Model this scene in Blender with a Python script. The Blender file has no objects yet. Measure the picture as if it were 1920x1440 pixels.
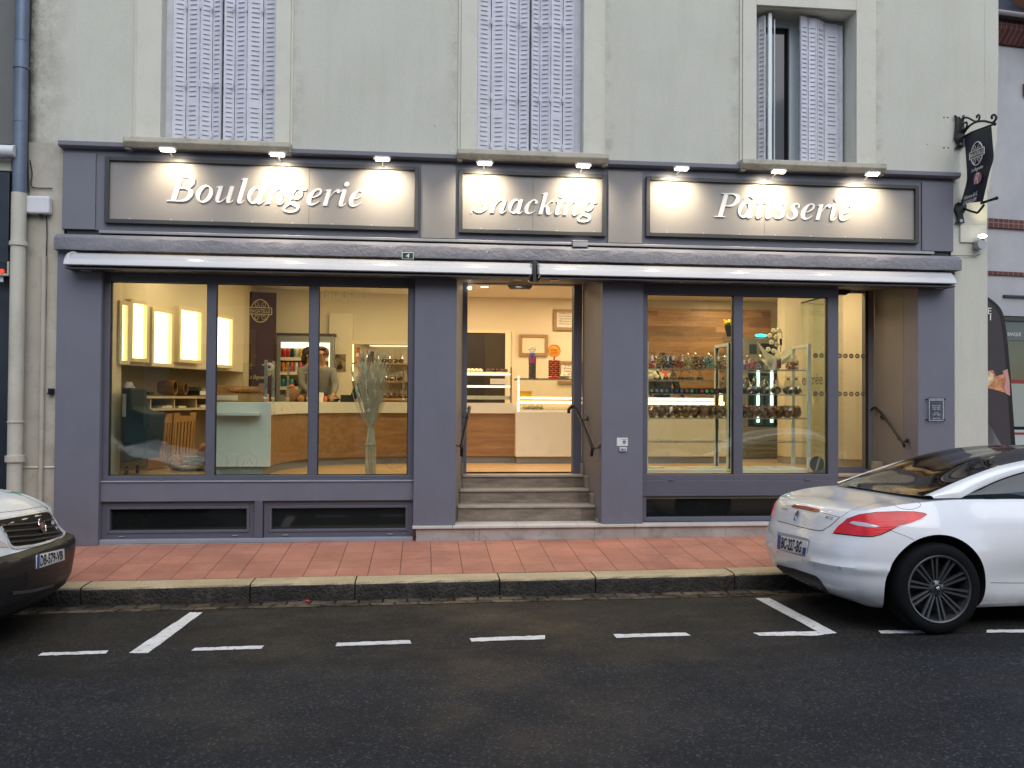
import bpy, bmesh, math, random
from mathutils import Vector, Matrix
from mathutils.bvhtree import BVHTree
from mathutils.geometry import delaunay_2d_cdt
random.seed(7)
S = bpy.context.scene
COL = S.collection
R = math.radians
# ---------------------------------------------------------------- camera
YAW, PIT, ROL, FPX = R(5.904), R(.9705), R(.376), 1608.
CAM = Vector((0, -9.4, 1.75))
_F = Vector((math.sin(YAW)*math.cos(PIT), math.cos(YAW)*math.cos(PIT), math.sin(PIT)))
_R0 = Vector((math.cos(YAW), -math.sin(YAW), 0)); _U0 = _R0.cross(_F)
_R = _R0*math.cos(ROL)+_U0*math.sin(ROL); _U = _U0*math.cos(ROL)-_R0*math.sin(ROL)
cd = bpy.data.cameras.new('camera'); cam = bpy.data.objects.new('camera', cd); COL.objects.link(cam)
m = Matrix((_R, _U, -_F)).transposed().to_4x4(); m.translation = CAM
cam.matrix_world = m
cd.sensor_width = 36; cd.lens = FPX/1920*36; cd.clip_start = .05; cd.clip_end = 500
S.camera = cam
def ray(px, py): return _F+_R*((px-960)/FPX)+_U*((720-py)/FPX)
def at(px, py, Y):
    d = ray(px, py); return CAM+d*((Y-CAM.y)/d.y)
def atx(px, py, X):
    d = ray(px, py); return CAM+d*((X-CAM.x)/d.x)
def zroad(x, y):
    t = min(max((y+3.2)/1.6, 0), 1)
    return .007*x-.047*t
def atroad(px, py, dz=0.):
    d = ray(px, py); z = 0.
    for i in range(12):
        p = CAM+d*((z-CAM.z)/d.z); z = zroad(p.x, p.y)+dz
    return p
# ---------------------------------------------------------------- tags
def tag(o, label=None, cat=None, group=None, kind=None):
    if label: o['label'] = label
    if cat: o['category'] = cat
    if group: o['group'] = group
    if kind: o['kind'] = kind
    return o
def thing(name, label, cat, loc=(0, 0, 0), group=None, rz=0):
    o = bpy.data.objects.new(name, None); COL.objects.link(o)
    o.empty_display_size = .1
    o.location = loc; o.rotation_euler = (0, 0, rz)
    return tag(o, label, cat, group)
def copy_tree(o, parent=None):
    c = o.copy(); COL.objects.link(c)
    if parent: c.parent = parent
    for ch in o.children: copy_tree(ch, c)
    return c
# ---------------------------------------------------------------- mesh builder
class MB:
    def __init__(s): s.v = []; s.f = []; s.mi = []; s.cur = 0
    def add(s, vs, fs):
        b = len(s.v); s.v += [tuple(v) for v in vs]
        for f in fs: s.f.append(tuple(i+b for i in f)); s.mi.append(s.cur)
        return s
    def box(s, x0, x1, y0, y1, z0, z1):
        return s.add([(x0,y0,z0),(x1,y0,z0),(x1,y1,z0),(x0,y1,z0),(x0,y0,z1),(x1,y0,z1),(x1,y1,z1),(x0,y1,z1)],
            [(0,3,2,1),(4,5,6,7),(0,1,5,4),(1,2,6,5),(2,3,7,6),(3,0,4,7)])
    def obox(s, c, ax, ay, az):
        c, ax, ay, az = map(Vector, (c, ax, ay, az)); vs = []
        for k in (-1, 1):
            for j, i in ((-1,-1),(-1,1),(1,1),(1,-1)): vs.append(c+ax*i+ay*j+az*k)
        return s.add(vs, [(0,3,2,1),(4,5,6,7),(0,1,5,4),(1,2,6,5),(2,3,7,6),(3,0,4,7)])
    def quad(s, a, b, c, d): return s.add([a,b,c,d], [(0,1,2,3)])
    def prism(s, poly, ext):
        """poly: list of 3D points (planar), ext: extrusion vector"""
        n = len(poly); ext = Vector(ext); P = [Vector(p) for p in poly]
        return s.add(P+[p+ext for p in P], [tuple(range(n))[::-1], tuple(range(n, 2*n))]+[(i,(i+1)%n,n+(i+1)%n,n+i) for i in range(n)])
    def bar(s, a, b, w, h, up=(0,0,1)):
        a, b = Vector(a), Vector(b); d = (b-a); L = d.length; d.normalize()
        x = d.cross(Vector(up))
        if x.length < 1e-4: x = d.cross(Vector((1,0,0)))
        x.normalize(); y = x.cross(d)
        return s.obox((a+b)/2, x*w/2, d*L/2, y*h/2)
    def tube(s, pts, r, n=10, cap=True, closed=False):
        pts = [Vector(p) for p in pts]; rs = r if isinstance(r, (list, tuple)) else [r]*len(pts)
        N = len(pts); rings = []; prev = None; vs = []
        for i, p in enumerate(pts):
            if closed: d = pts[(i+1) % N]-pts[i-1]
            else: d = pts[min(i+1, N-1)]-pts[max(i-1, 0)]
            d.normalize()
            if prev is None:
                a = d.cross(Vector((0,0,1)))
                if a.length < .05: a = d.cross(Vector((1,0,0)))
            else: a = prev-d*prev.dot(d)
            a.normalize(); prev = a; b = d.cross(a)
            for k in range(n):
                t = 2*math.pi*k/n; vs.append(p+(a*math.cos(t)+b*math.sin(t))*rs[i])
        fs = []
        for i in range(N if closed else N-1):
            j = (i+1) % N
            for k in range(n): fs.append((i*n+k, i*n+(k+1)%n, j*n+(k+1)%n, j*n+k))
        if cap and not closed: fs += [tuple(range(n))[::-1], tuple((N-1)*n+k for k in range(n))]
        return s.add(vs, fs)
    def cyl(s, a, b, r, n=20, r2=None): return s.tube([a, b], [r, r if r2 is None else r2], n)
    def lathe(s, prof, c=(0,0,0), n=32, ax=(0,0,1), a0=0, a1=2*math.pi):
        """prof: (radius, height) list about axis ax through c"""
        ax = Vector(ax).normalized(); u = ax.cross(Vector((1,0,0)))
        if u.length < .1: u = ax.cross(Vector((0,1,0)))
        u.normalize(); w = ax.cross(u); c = Vector(c); vs = []; full = abs(a1-a0-2*math.pi) < 1e-6
        K = n if full else n+1
        for (r, h) in prof:
            for k in range(K):
                t = a0+(a1-a0)*k/n; vs.append(c+ax*h+(u*math.cos(t)+w*math.sin(t))*r)
        fs = []
        for i in range(len(prof)-1):
            for k in range(n):
                k2 = (k+1) % K
                fs.append((i*K+k, i*K+k2, (i+1)*K+k2, (i+1)*K+k))
        return s.add(vs, fs)
    def ell(s, c, rx, ry, rz, n=14, m=8, j=0.):
        c = Vector(c); vs = [c+Vector((0,0,-rz))]
        for i in range(1, m):
            a = -math.pi/2+math.pi*i/m
            for k in range(n):
                t = 2*math.pi*k/n; q = 1+random.uniform(-j, j)
                vs.append(c+Vector((rx*math.cos(a)*math.cos(t)*q, ry*math.cos(a)*math.sin(t)*q, rz*math.sin(a)*q)))
        vs.append(c+Vector((0,0,rz))); fs = []
        for k in range(n): fs.append((0, 1+(k+1)%n, 1+k))
        for i in range(m-2):
            for k in range(n): a = 1+i*n; fs.append((a+k, a+(k+1)%n, a+n+(k+1)%n, a+n+k))
        L = len(vs)-1; a = 1+(m-2)*n
        for k in range(n): fs.append((a+k, a+(k+1)%n, L))
        return s.add(vs, fs)
    def grid(s, P):
        h, w = len(P), len(P[0]); return s.add([p for r in P for p in r], [(i*w+j, i*w+j+1, (i+1)*w+j+1, (i+1)*w+j) for i in range(h-1) for j in range(w-1)])
    def build(s, name, mat, parent=None, smooth=False, bevel=0, off=None, fix=True, sharp=40):
        me = bpy.data.meshes.new(name); o = (Vector(off) if off is not None else None)
        vs = s.v if o is None else [tuple(Vector(v)-o) for v in s.v]
        me.from_pydata(vs, [], s.f)
        mats = mat if isinstance(mat, (list, tuple)) else [mat]
        for mm in mats: me.materials.append(mm)
        me.polygons.foreach_set('material_index', [min(i, len(mats)-1) for i in s.mi])
        if fix:
            bm = bmesh.new(); bm.from_mesh(me)
            bmesh.ops.recalc_face_normals(bm, faces=bm.faces); bm.to_mesh(me); bm.free()
        if smooth:
            me.polygons.foreach_set('use_smooth', [True]*len(me.polygons))
            me.update()
            if sharp < 180:
                try: me.set_sharp_from_angle(angle=R(sharp))
                except Exception: pass
        me.update()
        ob = bpy.data.objects.new(name, me); COL.objects.link(ob)
        if parent: ob.parent = parent
        if bevel:
            b = ob.modifiers.new('bevel', 'BEVEL'); b.width = bevel; b.segments = 2; b.limit_method = 'ANGLE'; b.angle_limit = R(40)
        return ob
# ribbons and splines
def catm(pts, n=8, closed=False):
    P = [tuple(p) for p in pts]; N = len(P); out = []
    rng = range(N if closed else N-1)
    for i in rng:
        p0 = P[(i-1) % N] if (closed or i > 0) else P[0]; p1 = P[i]; p2 = P[(i+1) % N]
        p3 = P[(i+2) % N] if (closed or i+2 < N) else P[-1]
        for k in range(n):
            t = k/n; out.append(tuple(.5*((2*b)+(-a+c)*t+(2*a-5*b+4*c-d)*t*t+(-a+3*b-3*c+d)*t**3) for a, b, c, d in zip(p0, p1, p2, p3)))
    if not closed: out.append(P[-1])
    return out
def interp(tab, x):
    """tab: sorted [(x, v...)] with smooth (cosine free) linear interpolation"""
    if x <= tab[0][0]: return tab[0][1:] if len(tab[0]) > 2 else tab[0][1]
    for a, b in zip(tab, tab[1:]):
        if x <= b[0]:
            t = (x-a[0])/(b[0]-a[0]); r = tuple(p+(q-p)*t for p, q in zip(a[1:], b[1:]))
            return r if len(r) > 1 else r[0]
    return tab[-1][1:] if len(tab[-1]) > 2 else tab[-1][1]
def ribbon2(pts, closed=False):
    """pts (x,y,w) -> left/right outlines"""
    N = len(pts); L = []; Rr = []
    for i, (x, y, w) in enumerate(pts):
        a = pts[i-1] if (i > 0 or closed) else pts[0]; b = pts[(i+1) % N] if (i < N-1 or closed) else pts[-1]
        dx, dy = b[0]-a[0], b[1]-a[1]; l = math.hypot(dx, dy) or 1
        nx, ny = -dy/l*w/2, dx/l*w/2
        L.append((x+nx, y+ny)); Rr.append((x-nx, y-ny))
    return L, Rr
# ---------------------------------------------------------------- text
_tc = {}
def text_mb(mb, s, M, width=None, height=None, depth=.004, shear=0., align='C', bold=0.):
    """adds text (built-in font) to mb; M maps local (x right, y up, z out) to world"""
    key = (s, bold)
    if key not in _tc:
        cu = bpy.data.curves.new('txt', 'FONT'); cu.body = s; cu.size = 1; cu.resolution_u = 3; cu.extrude = .5; cu.offset = bold
        ob = bpy.data.objects.new('txt', cu); COL.objects.link(ob); bpy.context.view_layer.update()
        me = bpy.data.meshes.new_from_object(ob.evaluated_get(bpy.context.evaluated_depsgraph_get()))
        _tc[key] = ([v.co.copy() for v in me.vertices], [tuple(p.vertices) for p in me.polygons])
        bpy.data.objects.remove(ob); bpy.data.curves.remove(cu); bpy.data.meshes.remove(me)
    vs, fs = _tc[key]
    if not vs: return mb
    x0 = min(v.x for v in vs); x1 = max(v.x for v in vs); y0 = min(v.y for v in vs); y1 = max(v.y for v in vs)
    sy = height/(y1-y0) if height else None; sx = width/(x1-x0) if width else sy
    if sy is None: sy = sx
    out = []
    for v in vs:
        x = (v.x-(x0+x1)/2)*sx; y = (v.y-(y0+y1)/2)*sy
        if align == 'L': x += (x1-x0)/2*sx
        out.append(M@Vector((x+shear*y, y, (v.z+.5)*depth)))
    return mb.add(out, fs)
def frame(o, x, y):
    """matrix from origin, x axis, y axis (z = x cross y)"""
    x = Vector(x).normalized(); y = Vector(y).normalized(); z = x.cross(y)
    M = Matrix((x, y, z)).transposed().to_4x4(); M.translation = Vector(o); return M
# ---------------------------------------------------------------- materials
def nt(name):
    mt = bpy.data.materials.new(name); mt.use_nodes = True
    t = mt.node_tree; b = t.nodes['Principled BSDF']; return mt, t, b
def N(t, typ, **k):
    n = t.nodes.new(typ)
    for a, v in k.items():
        if a in n.inputs.keys(): n.inputs[a].default_value = v
        else: setattr(n, a, v)
    return n
def pos(t):
    g = N(t, 'ShaderNodeNewGeometry'); return g.outputs['Position']
def obj(t): return N(t, 'ShaderNodeTexCoord').outputs['Object']
def noise(t, vec, scale, detail=4, rough=.55, sc=None):
    if sc is not None:
        mp = N(t, 'ShaderNodeMapping'); mp.inputs['Scale'].default_value = sc; t.links.new(vec, mp.inputs['Vector']); vec = mp.outputs[0]
    n = N(t, 'ShaderNodeTexNoise'); n.inputs['Scale'].default_value = scale; n.inputs['Detail'].default_value = detail; n.inputs['Roughness'].default_value = rough
    t.links.new(vec, n.inputs['Vector']); return n.outputs['Fac']
def ramp(t, fac, stops):
    r = N(t, 'ShaderNodeValToRGB'); e = r.color_ramp.elements
    while len(e) < len(stops): e.new(.5)
    for k, (p, c) in enumerate(stops):
        e[k].position = p; e[k].color = (tuple(c)+(1,))[:4] if not isinstance(c, (int, float)) else (c, c, c, 1)
    t.links.new(fac, r.inputs['Fac']); return r.outputs['Color']
def mix(t, fac, a, b, mode='MIX'):
    mx = N(t, 'ShaderNodeMix', data_type='RGBA', blend_type=mode)
    for s, v in ((0, fac), (6, a), (7, b)):
        if isinstance(v, (int, float)): mx.inputs[s].default_value = v if s == 0 else (v, v, v, 1)
        elif isinstance(v, (tuple, list)): mx.inputs[s].default_value = (tuple(v)+(1,))[:4]
        else: t.links.new(v, mx.inputs[s])
    return mx.outputs[2]
def math_(t, op, a, b=None, c=None, clamp=False):
    n = N(t, 'ShaderNodeMath', operation=op, use_clamp=clamp)
    for i, v in enumerate((a, b, c)):
        if v is None: continue
        if isinstance(v, (int, float)): n.inputs[i].default_value = v
        else: t.links.new(v, n.inputs[i])
    return n.outputs[0]
def bump(t, b, h, strength=.3, dist=.01):
    bp = N(t, 'ShaderNodeBump'); bp.inputs['Strength'].default_value = strength; bp.inputs['Distance'].default_value = dist
    t.links.new(h, bp.inputs['Height']); t.links.new(bp.outputs[0], b.inputs['Normal'])
def simple(name, col, rough=.5, metal=0, var=.06, vs=6., bmp=0, bs=60, spec=.5, coat=0, sc=None, trans=0):
    mt, t, b = nt(name)
    b.inputs['Roughness'].default_value = rough; b.inputs['Metallic'].default_value = metal
    b.inputs['Specular IOR Level'].default_value = spec; b.inputs['Coat Weight'].default_value = coat; b.inputs['Coat Roughness'].default_value = .06
    p = pos(t) if var or bmp else None
    if var:
        n = noise(t, p, vs, 5, .6, sc)
        c = ramp(t, n, [(.3, tuple(x*(1-var) for x in col)), (.7, tuple(min(1, x*(1+var)) for x in col))])
        t.links.new(c, b.inputs['Base Color'])
        rr = ramp(t, n, [(.2, max(0, rough-.07)), (.8, min(1, rough+.07))]); t.links.new(rr, b.inputs['Roughness'])
    else: b.inputs['Base Color'].default_value = tuple(col)+(1,)
    if bmp: bump(t, b, noise(t, p, bs, 4, .6), bmp, .004)
    if trans: b.inputs['Transmission Weight'].default_value = trans
    return mt
def emit(name, col, strength):
    mt, t, b = nt(name); b.inputs['Base Color'].default_value = tuple(col)+(1,)
    b.inputs['Emission Color'].default_value = tuple(col)+(1,); b.inputs['Emission Strength'].default_value = strength
    return mt
def glass(name, tint=(.93, .97, .94), refl=1., f0=.06, rough=0.0):
    mt, t, b = nt(name); t.nodes.remove(b); out = t.nodes['Material Output']
    tr = N(t, 'ShaderNodeBsdfTransparent'); tr.inputs[0].default_value = tuple(tint)+(1,)
    gl = N(t, 'ShaderNodeBsdfGlossy'); gl.inputs['Roughness'].default_value = rough
    lw = N(t, 'ShaderNodeLayerWeight'); lw.inputs['Blend'].default_value = .5
    f = math_(t, 'POWER', lw.outputs['Facing'], 4.)
    f = math_(t, 'MULTIPLY_ADD', f, (1-f0)*refl, f0, clamp=True)
    ms = N(t, 'ShaderNodeMixShader'); t.links.new(f, ms.inputs[0]); t.links.new(tr.outputs[0], ms.inputs[1]); t.links.new(gl.outputs[0], ms.inputs[2])
    t.links.new(ms.outputs[0], out.inputs['Surface']); return mt
def wood(name, c0, c1, axis=(1.2, 18, 18), rough=.45, scale=3., planks=None):
    mt, t, b = nt(name); p = pos(t)
    n = noise(t, p, scale, 6, .6, axis); n2 = noise(t, p, scale*9, 3, .6, axis)
    f = math_(t, 'MULTIPLY_ADD', n2, .35, math_(t, 'MULTIPLY', n, .8))
    c = ramp(t, f, [(.32, c0), (.75, c1)])
    if planks:
        pl, phz = planks
        sp = N(t, 'ShaderNodeSeparateXYZ'); t.links.new(p, sp.inputs[0])
        row = math_(t, 'FLOOR', math_(t, 'DIVIDE', sp.outputs[2], phz))
        cb = N(t, 'ShaderNodeCombineXYZ'); xx = math_(t, 'FLOOR', math_(t, 'ADD', math_(t, 'DIVIDE', sp.outputs[0], pl), math_(t, 'MULTIPLY', row, .37)))
        t.links.new(xx, cb.inputs[0]); t.links.new(row, cb.inputs[2])
        wn = N(t, 'ShaderNodeTexWhiteNoise'); t.links.new(cb.outputs[0], wn.inputs['Vector'])
        c = mix(t, 1., c, ramp(t, wn.outputs['Value'], [(0, .62), (1, 1.25)]), 'MULTIPLY')
    t.links.new(c, b.inputs['Base Color']); b.inputs['Roughness'].default_value = rough
    return mt
M = {}
# cream roughcast upper wall, with dirt near the left party line and below
def m_wall():
    mt, t, b = nt('cream_render'); p = pos(t)
    n1 = noise(t, p, .8, 5, .6); n2 = noise(t, p, 9, 5, .65)
    c = ramp(t, n1, [(.3, (.53, .53, .455)), (.7, (.595, .595, .515))])
    c = mix(t, .35, c, ramp(t, n2, [(.3, .42), (.7, .62)]), 'MULTIPLY') if False else c
    # small dark pits
    v = N(t, 'ShaderNodeTexVoronoi'); v.inputs['Scale'].default_value = 2.6; t.links.new(p, v.inputs['Vector'])
    pit = ramp(t, v.outputs['Distance'], [(.018, .35), (.03, 1)])
    c = mix(t, .8, c, pit, 'MULTIPLY')
    # vertical streaks
    st = noise(t, p, 1.6, 5, .6, (5, 5, .5)); c = mix(t, .13, c, ramp(t, st, [(.32, (.72, .71, .68)), (.52, (1, 1, 1))]), 'MULTIPLY')
    # grime by the drainpipe (x < -3.6)
    sp = N(t, 'ShaderNodeSeparateXYZ'); t.links.new(p, sp.inputs[0])
    c = mix(t, .5, c, ramp(t, noise(t, p, 38, 4, .75, (1, 1, 2.2)), [(.3, .86), (.7, 1.12)]), 'MULTIPLY')
    def gr(x0, k, sc, lo, hi, col, c):
        g = math_(t, 'SUBTRACT', 1, math_(t, 'MULTIPLY', math_(t, 'ADD', sp.outputs[0], x0), k), clamp=True)
        return mix(t, math_(t, 'MULTIPLY', g, ramp(t, noise(t, p, sc, 7, .75), [(lo, 0.), (hi, 1.)])), c, col)
    c = gr(4.16, 2.0, 2.5, .40, .62, (.30, .285, .25), c); c = gr(4.16, 3.2, 22, .58, .68, (.10, .095, .085), c); c = gr(4.12, 14, 3, .3, .55, (.13, .125, .11), c)
    # dirty runs beside each window surround
    for xx in (-1.40, 2.03, 5.23, .32, 3.53):
        d = math_(t, 'ABSOLUTE', math_(t, 'SUBTRACT', sp.outputs[0], xx)); f = ramp(t, d, [(0, 1.), (.10, 0.)]); c = mix(t, math_(t, 'MULTIPLY', f, ramp(t, noise(t, p, 4, 6, .75), [(.45, 0.), (.72, .7)])), c, (.27, .26, .22))
    t.links.new(c, b.inputs['Base Color']); b.inputs['Roughness'].default_value = .9; b.inputs['Specular IOR Level'].default_value = .2
    bump(t, b, noise(t, p, 60, 5, .8), .6, .006); return mt
M['wall'] = m_wall()
def m_grime(name, c0, c1, amt=.5, rough=.85, bs=40, stain=(.10, .09, .075)):
    mt, t, b = nt(name); p = pos(t)
    c = ramp(t, noise(t, p, 2.5, 5, .6), [(.3, c0), (.7, c1)])
    s = ramp(t, noise(t, p, 3.2, 7, .72), [(.52, 0.), (.66, 1.)])
    c = mix(t, math_(t, 'MULTIPLY', s, amt), c, stain)
    t.links.new(c, b.inputs['Base Color']); b.inputs['Roughness'].default_value = rough
    bump(t, b, noise(t, p, bs, 5, .7), .3, .006); return mt
M['surround'] = m_grime('painted_window_surround', (.59, .575, .485), (.64, .625, .535), .10)
M['sillstone'] = m_grime('weathered_sill_stone', (.42, .40, .32), (.52, .49, .40), .55, stain=(.16, .16, .12))
M['lowwall'] = m_grime('stained_cream_wall', (.40, .375, .31), (.47, .445, .37), .35, stain=(.2, .185, .15))
M['grey'] = simple('purple_grey_facade_paint', (.152, .155, .195), .55, var=.05, vs=3, bmp=.12, bs=180)
def m_splash():
    mt = M['grey']; t = mt.node_tree; b = t.nodes['Principled BSDF']; lk = b.inputs['Base Color'].links[0].from_socket; p = pos(t)
    sp = N(t, 'ShaderNodeSeparateXYZ'); t.links.new(p, sp.inputs[0]); f = math_(t, 'MULTIPLY', math_(t, 'SUBTRACT', .75, sp.outputs[2]), 1.6, clamp=True)
    f = math_(t, 'MULTIPLY', f, ramp(t, noise(t, p, 9, 7, .75), [(.45, 0.), (.75, .8)])); c = mix(t, f, lk, (.10, .092, .088))
    c = mix(t, ramp(t, noise(t, p, 2.2, 6, .7, (3, 3, .6)), [(.55, 0.), (.8, .22)]), c, (.24, .235, .25)); t.links.new(c, b.inputs['Base Color'])
m_splash()
M['greyrev'] = simple('taupe_reveal_paint', (.175, .165, .165), .6, var=.05, vs=3, bmp=.1, bs=150)
M['lintel'] = m_grime('rough_painted_lintel', (.185, .185, .215), (.235, .235, .26), .12, .7, 22, stain=(.16, .16, .2))
for n_ in M['lintel'].node_tree.nodes:
    if n_.type == 'BUMP': n_.inputs['Strength'].default_value = .9; n_.inputs['Distance'].default_value = .02
M['alu'] = simple('grey_aluminium_frame', (.125, .13, .165), .42, .25, var=.03)
M['aludark'] = simple('dark_gasket', (.012, .012, .014), .5, 0, var=0)
M['fasgrey'] = simple('fascia_panel_grey', (.155, .158, .19), .5, 0, var=.04, vs=2)
M['faslight'] = simple('fascia_light_panel', (.215, .205, .20), .5, 0, var=.04, vs=2)
M['sign'] = simple('sign_face_grey', (.25, .235, .22), .42, 0, var=.04, vs=2)
M['signframe'] = simple('sign_frame_dark', (.045, .047, .048), .45, .2, var=.05)
M['white'] = simple('white_painted_letter', (.82, .81, .78), .4, var=0)
M['cassette'] = simple('white_awning_cassette', (.44, .45, .47), .14, .0, var=.02, coat=.6)
M['dark'] = simple('dark_shadow_metal', (.035, .034, .038), .55, .1, var=.05)
M['black'] = simple('black_metal', (.012, .012, .013), .35, .3, var=.1)
M['blackplastic'] = simple('black_plastic', (.014, .014, .016), .45, 0, var=.1)
M['lampmetal'] = simple('lamp_grey_metal', (.35, .35, .36), .35, .6, var=.03)
M['glass'] = glass('window_glass', (.90, .95, .91), 1., .075)
M['glassin'] = glass('clear_glass', (.95, .98, .96), 1., .05)
M['glassdark'] = None
def m_gd():
    mt, t, b = nt('dark_cellar_glass'); b.inputs['Base Color'].default_value = (.010, .012, .012, 1); b.inputs['Roughness'].default_value = .05
    b.inputs['Specular IOR Level'].default_value = .6; return mt
M['glassdark'] = m_gd()
M['shutter'] = simple('lilac_grey_shutter_paint', (.60, .61, .67), .5, var=.10, vs=9, bmp=.05)
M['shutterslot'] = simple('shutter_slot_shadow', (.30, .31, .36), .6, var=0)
def m_tile():
    mt, t, b = nt('red_pavement_tiles'); p = pos(t)
    sp = N(t, 'ShaderNodeSeparateXYZ'); t.links.new(p, sp.inputs[0])
    x0 = TILE_X; w = .295
    fx = math_(t, 'FRACT', math_(t, 'DIVIDE', math_(t, 'SUBTRACT', sp.outputs[0], x0-100*w), w))
    fy = math_(t, 'FRACT', math_(t, 'DIVIDE', math_(t, 'ADD', sp.outputs[1], 50.02), w))
    lx = ramp(t, fx, [(.0, 1.), (.022, 1.), (.035, 0.), (1, 0)])
    ly = ramp(t, fy, [(.0, 1.), (.018, 1.), (.035, 0.), (1, 0)])
    cb = N(t, 'ShaderNodeCombineXYZ')
    t.links.new(math_(t, 'FLOOR', math_(t, 'DIVIDE', math_(t, 'SUBTRACT', sp.outputs[0], x0-100*w), w)), cb.inputs[0])
    t.links.new(math_(t, 'FLOOR', math_(t, 'DIVIDE', math_(t, 'ADD', sp.outputs[1], 50.02), w)), cb.inputs[1])
    wn = N(t, 'ShaderNodeTexWhiteNoise'); t.links.new(cb.outputs[0], wn.inputs['Vector'])
    c = ramp(t, noise(t, p, 3., 6, .65), [(.25, (.37, .150, .098)), (.5, (.44, .190, .128)), (.75, (.50, .23, .16))])
    c = mix(t, .5, c, ramp(t, wn.outputs['Value'], [(0, .78), (1, 1.15)]), 'MULTIPLY')
    c = mix(t, .5, c, ramp(t, noise(t, p, 140, 3, .7), [(.3, .65), (.7, 1.25)]), 'MULTIPLY')
    dirt = ramp(t, noise(t, p, 1.1, 7, .7), [(.5, 0.), (.75, .55)]); c = mix(t, dirt, c, (.16, .085, .065))
    c = mix(t, math_(t, 'MULTIPLY', lx, .8), c, (.075, .035, .028)); c = mix(t, math_(t, 'MULTIPLY', ly, .4), c, (.10, .045, .035))
    v = N(t, 'ShaderNodeTexVoronoi'); v.inputs['Scale'].default_value = 7; t.links.new(p, v.inputs['Vector'])
    c = mix(t, ramp(t, v.outputs['Distance'], [(.035, .7), (.05, 0.)]), c, (.5, .42, .38))
    v3 = N(t, 'ShaderNodeTexVoronoi'); v3.inputs['Scale'].default_value = 3.1; t.links.new(p, v3.inputs['Vector']); c = mix(t, ramp(t, v3.outputs['Distance'], [(.045, .6), (.06, 0.)]), c, (.14, .075, .055))
    c = mix(t, ramp(t, noise(t, p, 2.3, 7, .75, (1, 2, 1)), [(.56, 0.), (.70, .5)]), c, (.22, .115, .085))
    t.links.new(c, b.inputs['Base Color']); b.inputs['Roughness'].default_value = .75
    h = math_(t, 'SUBTRACT', math_(t, 'MULTIPLY', noise(t, p, 120, 3, .6), .25), math_(t, 'ADD', lx, math_(t, 'MULTIPLY', ly, .5)))
    bump(t, b, h, .4, .004); return mt
TILE_X = at(755, 1016, 0).x
M['tiles'] = m_tile()
def m_asphalt():
    mt, t, b = nt('worn_asphalt'); p = pos(t)
    sp = N(t, 'ShaderNodeSeparateXYZ'); t.links.new(p, sp.inputs[0])
    big = noise(t, p, .7, 5, .6, (1, 2.2, 1))
    c1 = ramp(t, big, [(.3, (.018, .0168, .0152)), (.7, (.026, .024, .0215))])   # parking lane
    c2 = ramp(t, big, [(.3, (.0185, .0195, .0215)), (.7, (.027, .0285, .0315))])   # roadway
    f = math_(t, 'MULTIPLY_ADD', sp.outputs[1], -.9, -3.05); f = math_(t, 'ADD', f, math_(t, 'MULTIPLY', noise(t, p, 1.3, 4), .8), clamp=True)
    c = mix(t, f, c1, c2)
    # aggregate
    v = N(t, 'ShaderNodeTexVoronoi'); v.inputs['Scale'].default_value = 88; t.links.new(p, v.inputs['Vector'])
    wn = N(t, 'ShaderNodeTexWhiteNoise'); t.links.new(v.outputs['Color'], wn.inputs['Vector'])
    agg = ramp(t, wn.outputs['Value'], [(.0, .6), (.6, .95), (.9, 1.45), (1, 3.6)]); c = mix(t, .9, c, agg, 'MULTIPLY')
    c = mix(t, .6, c, ramp(t, noise(t, p, 45, 4, .7), [(.3, .6), (.7, 1.4)]), 'MULTIPLY')
    # sparse pale chips
    v2 = N(t, 'ShaderNodeTexVoronoi'); v2.inputs['Scale'].default_value = 13; t.links.new(p, v2.inputs['Vector'])
    c = mix(t, ramp(t, v2.outputs['Distance'], [(.055, .8), (.085, 0.)]), c, (.14, .135, .125))
    # brown stain streak and damp patches
    br = ramp(t, noise(t, p, .9, 5, .65, (1, 1.6, 1)), [(.58, 0.), (.75, .4)]); c = mix(t, br, c, (.026, .019, .014))
    # tyre-dark band and crack line near y=-3.45
    d = math_(t, 'ABSOLUTE', math_(t, 'ADD', math_(t, 'ADD', sp.outputs[1], 3.62), math_(t, 'MULTIPLY', math_(t, 'SUBTRACT', noise(t, p, .8, 3), .5), .5)))
    c = mix(t, ramp(t, d, [(.0, .45), (.22, 0.)]), c, (.010, .010, .011))
    d = math_(t, 'ABSOLUTE', math_(t, 'ADD', math_(t, 'ADD', sp.outputs[1], 3.40), math_(t, 'MULTIPLY', math_(t, 'SUBTRACT', noise(t, p, 1.6, 4), .5), .35)))
    c = mix(t, ramp(t, d, [(.0, .75), (.012, 0.)]), c, (.008, .008, .008))
    t.links.new(c, b.inputs['Base Color'])
    wet = noise(t, p, 1.3, 4, .6); rg = ramp(t, wet, [(.35, .55), (.6, .8)]); t.links.new(rg, b.inputs['Roughness'])
    b.inputs['Specular IOR Level'].default_value = .25
    bump(t, b, math_(t, 'ADD', noise(t, p, 130, 3, .7), math_(t, 'MULTIPLY', v.outputs['Distance'], .6)), .55, .006); return mt
M['asphalt'] = m_asphalt()
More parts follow.
